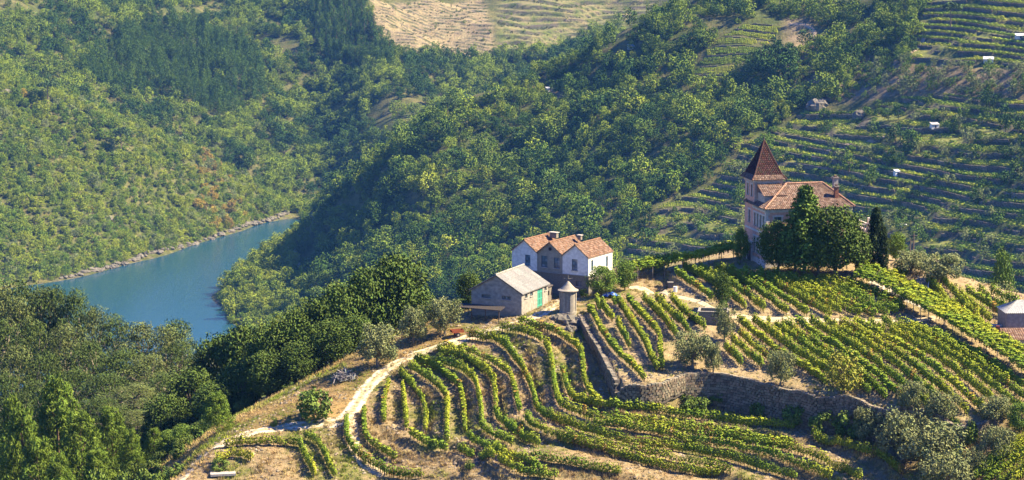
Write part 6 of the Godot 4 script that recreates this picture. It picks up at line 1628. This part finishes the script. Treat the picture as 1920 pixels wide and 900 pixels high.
func far_woods() -> void:
	var slope: PackedVector2Array = [Vector2(-146.29, -1692.00), Vector2(-153.51, -1858.50), Vector2(-155.07, -2161.50), Vector2(-104.85, -2149.50), Vector2(-35.52, -1702.50), Vector2(16.00, -1729.50), Vector2(48.52, -1750.50), Vector2(85.69, -1686.00), Vector2(122.59, -1605.00), Vector2(147.96, -1599.00), Vector2(175.18, -1614.00), Vector2(201.14, -1614.00), Vector2(226.78, -1639.50), Vector2(238.93, -1567.50), Vector2(224.50, -1515.00), Vector2(197.75, -1524.00), Vector2(179.22, -1515.00), Vector2(149.82, -1500.00), Vector2(127.86, -1464.00), Vector2(98.60, -1458.00), Vector2(75.24, -1431.00), Vector2(64.63, -1378.50), Vector2(-3.27, -1395.00), Vector2(-36.04, -1395.00), Vector2(-87.11, -1425.00), Vector2(-118.21, -1435.50), Vector2(-136.58, -1552.50), Vector2(-160.43, -1698.00)]
	var point: PackedVector2Array = [Vector2(-151.53, -1707.00), Vector2(-181.91, -1852.50), Vector2(-202.53, -1821.00), Vector2(-212.74, -1738.50), Vector2(-214.89, -1671.00), Vector2(-199.60, -1572.00), Vector2(-185.84, -1512.00), Vector2(-143.39, -1383.00), Vector2(-113.36, -1375.50), Vector2(-143.47, -1588.50), Vector2(-160.96, -1686.00)]
	var bank: PackedVector2Array = [Vector2(-468.71, -1987.50), Vector2(-444.07, -1999.50), Vector2(-433.27, -2176.50), Vector2(-382.33, -2170.50), Vector2(-334.42, -2182.50), Vector2(-282.51, -2169.00), Vector2(-239.01, -2137.50), Vector2(-204.16, -2124.00), Vector2(-218.30, -2032.50), Vector2(-246.85, -1956.00), Vector2(-272.83, -1881.00), Vector2(-301.50, -1813.50), Vector2(-322.70, -1765.50), Vector2(-344.67, -1729.50), Vector2(-381.40, -1693.50), Vector2(-398.91, -1666.50)]
	var back: PackedVector2Array = [Vector2(-579.63, -2476.50), Vector2(-521.97, -2527.50), Vector2(-463.11, -2587.50), Vector2(-399.36, -2637.00), Vector2(-330.09, -2664.00), Vector2(-259.34, -2691.00), Vector2(-198.14, -2698.50), Vector2(-173.20, -2655.00), Vector2(-147.00, -2452.50), Vector2(-108.20, -2403.00), Vector2(-15.64, -2418.00), Vector2(44.88, -2430.00), Vector2(73.86, -2463.00), Vector2(118.61, -2511.00), Vector2(115.61, -2060.00), Vector2(18.57, -1985.00), Vector2(-41.25, -1960.00), Vector2(-125.24, -2060.00), Vector2(-179.72, -2135.00), Vector2(-229.11, -2130.00), Vector2(-326.41, -2115.00), Vector2(-499.68, -2095.00)]
	var upper: PackedVector2Array = [Vector2(87.62, -1686.00), Vector2(87.42, -1723.50), Vector2(183.14, -2527.50), Vector2(148.93, -1750.50), Vector2(279.74, -1644.00), Vector2(286.81, -1602.00), Vector2(259.68, -1515.00), Vector2(238.72, -1566.00), Vector2(226.97, -1641.00), Vector2(186.70, -1689.00), Vector2(173.98, -1678.50), Vector2(141.38, -1656.00), Vector2(121.25, -1612.50)]
	var ridge: PackedVector2Array = [Vector2(-239.09, -2599.50), Vector2(-167.78, -2533.50), Vector2(-147.00, -2452.50), Vector2(-122.28, -2407.50), Vector2(-121.10, -2328.00), Vector2(-165.43, -2385.00), Vector2(-201.29, -2421.00)]
	var pines: PackedVector2Array = [Vector2(-420.39, -2217.00), Vector2(-410.92, -2311.50), Vector2(-385.69, -2425.50), Vector2(-331.34, -2478.00), Vector2(-269.79, -2434.50), Vector2(-247.88, -2326.50), Vector2(-281.27, -2245.50), Vector2(-344.19, -2251.50), Vector2(-388.66, -2209.50)]
	var bare := [[Vector2(-261.48, -2464.50), Vector2(-223.25, -2457.00), Vector2(-218.17, -2422.50), Vector2(-245.58, -2416.50)], [Vector2(-387.24, -2455.50), Vector2(-330.94, -2545.50), Vector2(-315.20, -2535.00), Vector2(-377.12, -2443.50)], [Vector2(-277.95, -2541.00), Vector2(-221.64, -2520.00), Vector2(-221.59, -2478.00), Vector2(-271.06, -2502.00)], [Vector2(-521.29, -2311.50), Vector2(-479.86, -2370.00), Vector2(-471.24, -2325.00), Vector2(-516.40, -2287.50)], [Vector2(-142.29, -2274.00), Vector2(-104.98, -2266.50), Vector2(-76.32, -2272.50), Vector2(-81.32, -2191.50), Vector2(-122.20, -2193.00), Vector2(-139.42, -2224.50)]]
	# the wood behind the houses
	var near := []
	for p in scatter(slope, 6.1):
		var n := noise.get_noise_2d(p.x * 1.6, p.y * 1.6)
		var n2 := noise2.get_noise_2d(p.x * 2.2, p.y * 2.2)
		if n2 > 0.33 and rng.randf() < 0.8:
			if rng.randf() < 0.85: stand("far_bush", p, rnd(0.8, 1.6), green(0.2, 0.9, n * 0.5))
			continue
		var r := rng.randf()
		if r < 0.08: stand("far_pine", p, rnd(0.6, 1.0), vary(SHADES[0], 0.2))
		elif r < 0.62: near.append([p, rnd(0.7, 1.25) + pow(rng.randf(), 3.0) * 0.9, n])
		elif r < 0.8: near.append([p, rnd(0.6, 1.0), n + 0.25])
		else: stand("far_bush", p, rnd(0.9, 1.7), green(0.1, 0.8, n * 0.5))
	near.sort_custom(func(a, b): return a[0].y > b[0].y)
	var done := 0
	for t in near:
		var p: Vector2 = t[0]
		var seen_u := 960.0 + 4330.0 * p.x / -p.y
		if done < 230 and p.y < -1440.0 and seen_u > 590 and seen_u < 1400:
			single("far_round", "broadleaf_tree", p, t[1], clampi(int(rnd(0, 2.7) + t[2] * 1.5), 0, 3), "SIZE TONE broadleaf tree, WHERE", "trees of the wood behind the farmhouse")
			done += 1
		else:
			stand("far_round", p, t[1], SHADES[0].lerp(SHADES[2], clampf(0.25 + t[2] * 1.4 + rnd(-0.3, 0.4), 0, 1)) if rng.randf() < 0.85 else green(0.2, 0.9, t[2]))
	for p in scatter(upper, 6.2):
		var n := noise.get_noise_2d(p.x * 2.0 + 50, p.y * 2.0)
		if n > 0.3: continue
		stand("far_round" if rng.randf() < 0.6 else "far_bush", p, rnd(0.8, 1.5), SHADES[0].lerp(SHADES[2], rng.randf()))
	# promontory
	for p in scatter(point, 4.0):
		if ground(p.x, p.y) < 0.3: continue
		stand("far_bush" if rng.randf() < 0.7 else "far_round", p, rnd(0.7, 1.3), green(0.15, 1.0, noise.get_noise_2d(p.x * 3, p.y * 3) * 0.8))
	# left bank
	var shrubs := 0
	for p in scatter(bank, 4.6):
		var n := noise.get_noise_2d(p.x * 2.2 + 300, p.y * 2.2)
		var n2 := noise2.get_noise_2d(p.x * 3, p.y * 3 + 80)
		if n2 > 0.42 and rng.randf() < 0.5: continue
		var autumn := clampf(1.0 - ((p - Vector2(-259.45, -2005.50)) / Vector2(28.0, 62.0)).length(), 0, 1)
		var c := green(0.0, 0.85, n * 0.8)
		if rng.randf() < autumn * 0.8 or rng.randf() < 0.006: c = SHADES[5].lerp(SHADES[6], pow(rng.randf(), 2.0))
		if rng.randf() < 0.1: c = SHADES[4]
		var big := rng.randf() < 0.3
		if shrubs < 150 and p.y > -1850.0 and p.x > -330 and rng.randf() < 0.3:
			single("far_bush" if not big else "far_round", "shrub", p, rnd(0.9, 1.7) if not big else rnd(0.7, 1.1), clampi(int(rnd(0.5, 4) + n), 1, 4), "%s TONE shrub on the left bank, %s" % ["small" if rng.randf() < 0.5 else "rounded", "close above the waterline" if ground(p.x, p.y) < 14.0 else ("in the lower half of the bank" if ground(p.x, p.y) < 35.0 else "high on the bank")], "shrubs on the left bank of the river")
			shrubs += 1
		else: stand("far_round" if big else "far_bush", p, rnd(0.7, 1.2) if big else rnd(0.9, 1.8), c)
	# far side
	var pn := 0
	for p in scatter(back, 6.6):
		var skip := false
		for b in bare:
			if inside(b, p.x, p.y) > 0: skip = true
		if skip and rng.randf() < 0.9: continue
		var n := noise.get_noise_2d(p.x * 1.4 - 200, p.y * 1.4)
		var n2 := noise2.get_noise_2d(p.x * 2, p.y * 2 - 90)
		var inp := inside(ridge, p.x, p.y) > 0
		if inp or (inside(pines, p.x, p.y) > 0 and n2 < 0.25):
			if inp and pn < 120 and rng.randf() < 0.5:
				single("far_pine", "pine_tree", p, rnd(0.95, 1.45), 0 if rng.randf() < 0.6 else 1, "TONE pointed pine on the steep ridge, %s" % (("upper " if p.y < -2480.0 else ("middle " if p.y < -2400.0 else "lower ")) + ("left edge" if p.x < -190.0 else ("right edge by the straw terraces" if p.x > -160.0 else "middle"))), "pines on the steep ridge")
				pn += 1
			else: stand("far_pine", p, rnd(0.85, 1.4), vary(SHADES[0].lerp(SHADES[1], rng.randf()), 0.15))
			continue
		if n2 > 0.2 and rng.randf() < 0.75:
			if rng.randf() < 0.85: stand("far_bush", p, rnd(0.7, 1.5), green(0.2, 1.0, n))
			continue
		stand("far_round", p, rnd(0.75, 1.6), SHADES[0].lerp(SHADES[2], clampf(0.42 + n * 2.0 + rnd(-0.3, 0.4), 0, 1)))
	for p in scatter([Vector2(-227.38, -2029.50), Vector2(-205.10, -2134.50), Vector2(-180.80, -2154.00), Vector2(-147.23, -1845.00), Vector2(-157.53, -1854.00), Vector2(-195.17, -2070.00), Vector2(-217.86, -2028.00)], 4.6):
		if ground(p.x, p.y) > 0.4: stand("far_round" if rng.randf() < 0.5 else "far_bush", p, rnd(0.8, 1.3), green(0.0, 0.7, 0.0))
	for q in [ridge, pines]:
		for p in scatter(q, 5.6):
			if noise.get_noise_2d(p.x * 3.0, p.y * 3.0) < 0.16: stand("far_pine", p, rnd(0.6, 1.6), vary(SHADES[0].lerp(SHADES[1], rng.randf() * 0.7), 0.15))
	# terraced hillside on the right: hedges of vines along the contours, trees between
	var plots := [[far_steps[0][0], 5.2, 0.87], [far_steps[1][0], 4.2, 0.84], [PackedVector2Array([Vector2(121.25, -1612.50), Vector2(141.38, -1656.00), Vector2(173.69, -1675.50), Vector2(193.77, -1665.00), Vector2(172.08, -1620.00), Vector2(144.64, -1603.50)]), 5.2, 0.87]]
	var hedge := MB.new()
	for i in 64:
		var d := any_dir()
		hedge.leaf(Vector3(rnd(-1.5, 1.5), 0.75 + d.y * 0.5, d.z * 0.4), (d + Vector3(0, 0.4, 0)).normalized(), any_dir(), rnd(0.4, 0.7), rnd(0.3, 0.5), vary(Color(1, 1, 1), 0.3))
	var stone := MB.new()
	for i in 7:
		for j in 5: stone.box(Vector3(-1.35 + (i + 0.5 + (j % 2) * 0.4) * 0.4, -2.6 + j * 0.6, rnd(-0.12, 0.12)), Vector3(rnd(0.34, 0.46), rnd(0.5, 0.62), 0.7), vary(Color(0.21, 0.185, 0.145), 0.35))
	var tw := []
	var tt := []
	var hw := []
	var ht := []
	var olives := 0
	var odd := 0
	var olive_band: PackedVector2Array = [Vector2(236.59, -1551.00), Vector2(319.44, -1425.00), Vector2(312.14, -1389.00), Vector2(252.90, -1476.00), Vector2(228.21, -1492.50)]
	var dry: PackedVector2Array = [Vector2(188.00, -1561.50), Vector2(211.13, -1575.00), Vector2(246.08, -1567.50), Vector2(259.45, -1518.00), Vector2(236.75, -1504.50), Vector2(222.62, -1501.50)]
	for pl in plots:
		var poly: PackedVector2Array = pl[0]
		var lo := poly[0]
		var hi := poly[0]
		for p in poly:
			lo = lo.min(p)
			hi = hi.max(p)
		var x := lo.x
		while x < hi.x:
			var z := hi.y
			var last := -1.0
			var last_step := -1.0
			while z > lo.y:
				var b: float = level(x, z, far_base(x, z)) / pl[2]
				if last > 0 and floorf(b) != floorf(last) and inside(poly, x, z) > 1.0:
					var st: float = b * pl[2] / pl[1]
					var f := st - floorf(st)
					var plot := noise2.get_noise_2d(x * 1.1, floorf(st) * 31.0 + 7.0) + 0.5 * noise.get_noise_2d(x * 2.0, z * 2.0)
					if f < 0.68 and plot < 0.42 and inside(olive_band, x, z) < 0 and inside(dry, x, z) < 0:
						var gx := level(x + 1.5, z, far_base(x + 1.5, z)) - level(x - 1.5, z, far_base(x - 1.5, z))
						var gz := level(x, z + 1.5, far_base(x, z + 1.5)) - level(x, z - 1.5, far_base(x, z - 1.5))
						var yaw := clampf(atan2(-gx, -gz), -1.2, 1.2) if gz < 0 else 0.0
						hw.append(Transform3D(Basis(Vector3.UP, yaw + rnd(-0.06, 0.06)) * Basis.from_scale(Vector3(1.0 / cos(yaw), rnd(0.8, 1.2), rnd(0.8, 1.2))), Vector3(x, ground(x, z) - 0.05, z)))
						ht.append(vary(Color(0.2, 0.28, 0.03).lerp(Color(0.37, 0.39, 0.04), clampf(0.5 + plot * 1.2, 0, 1)), 0.2))
				var ws: float = b * pl[2] / pl[1] + 0.16
				if last_step > 0 and floorf(ws) != floorf(last_step) and inside(poly, x, z) > 1.0 and noise2.get_noise_2d(x * 1.7 + 60.0, z * 1.7) < 0.3:
					var gx := level(x + 1.5, z, far_base(x + 1.5, z)) - level(x - 1.5, z, far_base(x - 1.5, z))
					var gz := level(x, z + 1.5, far_base(x, z + 1.5)) - level(x, z - 1.5, far_base(x, z - 1.5))
					var yaw := clampf(atan2(-gx, -gz), -1.1, 1.1) if gz < 0 else 0.0
					tw.append(Transform3D(Basis(Vector3.UP, yaw) * Basis.from_scale(Vector3(1.0 / cos(yaw), rnd(0.85, 1.15), 1)), Vector3(x, ground(x, z - 1.6) + rnd(-0.15, 0.2), z)))
					tt.append(vary(Color(1, 1, 1), 0.25))
				last_step = ws
				last = b
				z -= 0.8
			x += 2.7
	for p in scatter(far_steps[0][0], 5.0):
		if inside(olive_band, p.x, p.y) > 0 or inside(dry, p.x, p.y) > 0: continue
		var st := level(p.x, p.y, far_base(p.x, p.y)) / 5.2
		var f := st - floorf(st)
		var n := noise2.get_noise_2d(p.x * 1.1, floorf(st) * 31.0 + 7.0) + 0.5 * noise.get_noise_2d(p.x * 2.0, p.y * 2.0)
		var chance := 0.5 if n > 0.36 else (0.36 if f > 0.6 else 0.012)
		if rng.randf() > chance: continue
		if odd < 280 and p.y > -1480 and rng.randf() < 0.4:
			if rng.randf() < 0.55: single("far_olive", "olive_tree", p, rnd(1.1, 1.9), 4, "SIZE TONE olive tree among vines, WHERE", "olive trees on the right hillside")
			else: single("far_round", "broadleaf_tree", p, rnd(0.8, 1.5), 0 if rng.randf() < 0.5 else 1, "SIZE TONE tree on a terrace, WHERE", "dark trees on the right hillside terraces")
			odd += 1
		else: stand("far_bush" if rng.randf() < 0.75 else "far_olive", p, rnd(0.8, 1.8), vary(SHADES[0].lerp(SHADES[1], rng.randf()), 0.2))
	for p in scatter(olive_band, 6.0):
		if rng.randf() < 0.25: continue
		single("far_olive", "olive_tree", p, rnd(1.1, 1.8), 4 if rng.randf() < 0.6 else 1, "SIZE TONE olive tree on brown ground, WHERE", "olive trees of the upper right grove")
	for p in scatter(dry, 7.0):
		if rng.randf() < 0.7: stand("far_bush", p, rnd(0.6, 1.6), vary(SHADES[1], 0.4))
	# straw terraces at the top: weedy edges
	for s in [far_steps[2], far_steps[3]]:
		for p in scatter(s[0], 3.2):
			var st: float = level(p.x, p.y, far_base(p.x, p.y)) / s[1]
			var f := st - floorf(st)
			if f > 0.55 and f < 0.8 and rng.randf() < 0.85: stand("far_bush", p, rnd(0.25, 0.6), vary(Color(0.1, 0.11, 0.04), 0.3))
			elif rng.randf() < 0.02: stand("far_bush", p, rnd(0.4, 0.9), green(0, 0.6, 0))
	tag(many("terrace_walls", stone.mesh(), M.stone, tw, tt, self), "dry stone terrace walls stepping up the right hillside", "stone walls")
	var hv := many("hillside_vines", hedge.mesh(), M.leaf, hw, ht, self)
	tag(hv, "vine rows following the terraces of the right hillside", "vines")
	var names_of := {"far_round": ["woodland", "dense green broadleaf wood covering the valley slopes", "wood"], "far_pine": ["pine_wood", "dark pine wood on the far slope", "wood"], "far_bush": ["scrub", "mixed green scrub over the banks and slopes", "scrub"], "far_olive": ["olive_scrub", "grey green olives scattered over the hillside terraces", "scrub"]}
	for k in wood:
		var v: Array = species[k]
		for i in v.size():
			var ws := []
			var ts := []
			for q in range(i, wood[k][0].size(), v.size()):
				ws.append(wood[k][0][q])
				ts.append(wood[k][1][q])
			var o := many(names_of[k][0], v[i][0], M.leaf, ws, ts, self)
			tag(o, names_of[k][1], names_of[k][2], names_of[k][0].replace("_", " ") + " on the valley sides")
	# lone pines that stand clear
	plant("umbrella", "stone_pine", Vector3(-400.58, -1987.50, 20.31), "flat topped stone pine alone on the left crest", "pine tree", 17.0)
	plant("umbrella", "stone_pine", Vector3(-333.40, -1959.00, 24.83), "stone pine with bare trunk in the middle of the left bank", "pine tree", 15.0)
	plant("umbrella", "stone_pine", Vector3(-46.81, -1681.50, 19.55), "tall thin stone pine above the wood in the ravine", "pine tree", 12.0)
	plant("umbrella", "stone_pine", Vector3(293.33, -1548.00, 18.10), "lone pine with bare trunk on the upper right vineyard", "pine tree", 13.0)
	# huts
	hut(Vector2(258.58, -1407.00), 7, 5, 3.0, "white hut on the terraces with dark open front", Color(0.7, 0.68, 0.64), Color(0.5, 0.48, 0.45), 0.2)
	hut(Vector2(302.06, -1464.00), 9, 6, 2.6, "white shed roof at the upper right", Color(0.6, 0.6, 0.6), Color(0.72, 0.72, 0.72), -0.2)
	hut(Vector2(323.79, -1474.50), 8, 5, 2.4, "white shed at the right edge near the top", Color(0.6, 0.6, 0.6), Color(0.72, 0.72, 0.72), 0.1)
	hut(Vector2(228.90, -1363.50), 4.5, 4, 3.0, "small bright white hut right of the manor roof", Color(0.74, 0.74, 0.76), Color(0.66, 0.68, 0.7), 0.3)
	hut(Vector2(224.80, -1311.00), 6, 3.5, 1.6, "low white roof between the manor and the terraces", Color(0.66, 0.66, 0.66), Color(0.74, 0.74, 0.74), 0.0)
	hut(Vector2(87.39, -1698.00), 7, 5, 2.4, "tiny pale shed on the vineyard plot above the wood", Color(0.6, 0.6, 0.58), Color(0.68, 0.66, 0.64), 0.1)
	hut(Vector2(63.85, -1683.00), 5, 4, 3.0, "tiny white house in the wood of the ravine", Color(0.7, 0.7, 0.68), Color(0.6, 0.58, 0.55), 0.0)
	hut(Vector2(27.59, -1702.50), 7, 5, 2.6, "pale roofed building at the head of the ravine", Color(0.6, 0.55, 0.5), Color(0.55, 0.55, 0.53), 0.4)
	# big rocks on the right hillside and along the shore
	for k in [[Vector2(201.56, -1518.00), 7.0, "large grey boulder above the manor tower"], [Vector2(223.62, -1479.00), 5.0, "dark boulder on the terraces right of the large one"], [Vector2(-330.08, -1860.00), 4.5, "pale rock slab on the left bank"], [Vector2(-310.92, -1875.00), 3.5, "smaller rock slab on the left bank"], [Vector2(-435.89, -1986.00), 5.0, "pale rock on the left crest by the edge"]]:
		var b := part("boulder", rock_mesh(k[1]), M.stone, self)
		b.position = on(k[0], k[1] * 0.1)
		tag(b, k[2], "boulder")
	var shore := smooth_line([Vector2(-344.67, -1729.50), Vector2(-322.70, -1765.50), Vector2(-301.50, -1813.50), Vector2(-272.83, -1881.00), Vector2(-246.50, -1953.00), Vector2(-229.05, -2001.00), Vector2(-218.01, -2029.50), Vector2(-199.77, -2062.50)], 5.5)
	var rk := [rock_mesh(2.0), rock_mesh(2.0), rock_mesh(2.0)]
	for i in shore.size():
		var b := part("shore_rock", rk[i % 3], M.stone, self)
		var q := shore[i] + Vector2(rnd(-2, 2), rnd(-3, 2))
		b.position = on(q, 0.2)
		var e := rnd(0.6, 1.6)
		b.scale = Vector3(e * rnd(1, 1.8), e, e)
		b.rotation.y = rnd(0, TAU)
		tag(b, "pale rock at the left waterline, %s" % (["at the left end of the shore", "in the left half of the shore", "in the right half of the shore", "close to where the river disappears"][i * 4 / shore.size()]), "rock", "rocks along the waterline")
	# railway on the promontory
	var rl := smooth_line([Vector2(-164.45, -1698.00), Vector2(-158.59, -1677.00), Vector2(-153.12, -1659.00), Vector2(-143.12, -1606.50), Vector2(-130.71, -1539.00), Vector2(-124.02, -1518.00)], 3.0)
	var bed := MB.new()
	var rails := [MB.new(), MB.new()]
	for i in rl.size() - 1:
		var d := (rl[i + 1] - rl[i]).normalized()
		var s := Vector3(-d.y, 0, d.x)
		var a := on(rl[i], 1.2)
		var b := on(rl[i + 1], 1.2)
		bed.hexa([a - s * 3.2 - Vector3(0, 3, 0), a + s * 3.2 - Vector3(0, 3, 0), b + s * 3.2 - Vector3(0, 3, 0), b - s * 3.2 - Vector3(0, 3, 0), a - s * 2.6, a + s * 2.6, b + s * 2.6, b - s * 2.6], vary(Color(0.42, 0.36, 0.3), 0.1))
		for k in 2:
			var f := s * (0.85 if k else -0.85) + Vector3(0, 0.12, 0)
			rails[k].tube([a + f, b + f], [0.13, 0.13], Color(0.25, 0.2, 0.18), 4)
	var bd := structure("railway_bed", bed.mesh(), M.stone)
	for k in 2: part("rail", rails[k].mesh(), M.paint, bd)
	# tracks that cross the right hillside
	for t in [[Vector2(184.37, -1441.50), Vector2(195.23, -1435.50), Vector2(209.44, -1431.00), Vector2(225.50, -1428.00), Vector2(231.37, -1423.50)], [Vector2(199.49, -1665.00), Vector2(214.33, -1645.50), Vector2(210.42, -1599.00), Vector2(197.01, -1578.00), Vector2(190.11, -1564.50)], [Vector2(238.74, -1518.00), Vector2(256.94, -1524.00), Vector2(279.71, -1555.50)]]:
		var ln := smooth_line(t, 2.0)
		var ps := PackedVector3Array()
		var cs := PackedColorArray()
		for i in ln.size():
			var d := (ln[mini(i + 1, ln.size() - 1)] - ln[maxi(i - 1, 0)]).normalized()
			var s := Vector2(-d.y, d.x)
			for k in 5:
				var q := ln[i] + s * (k - 2) * 0.8
				ps.append(Vector3(q.x, ground(q.x, q.y) + (0.5 if absi(k - 2) < 2 else 0.1), q.y))
				cs.append(vary(Color(0.44, 0.34, 0.22), 0.1))
		structure("hillside_track", sheet(5, ln.size(), ps, cs), M.hill)
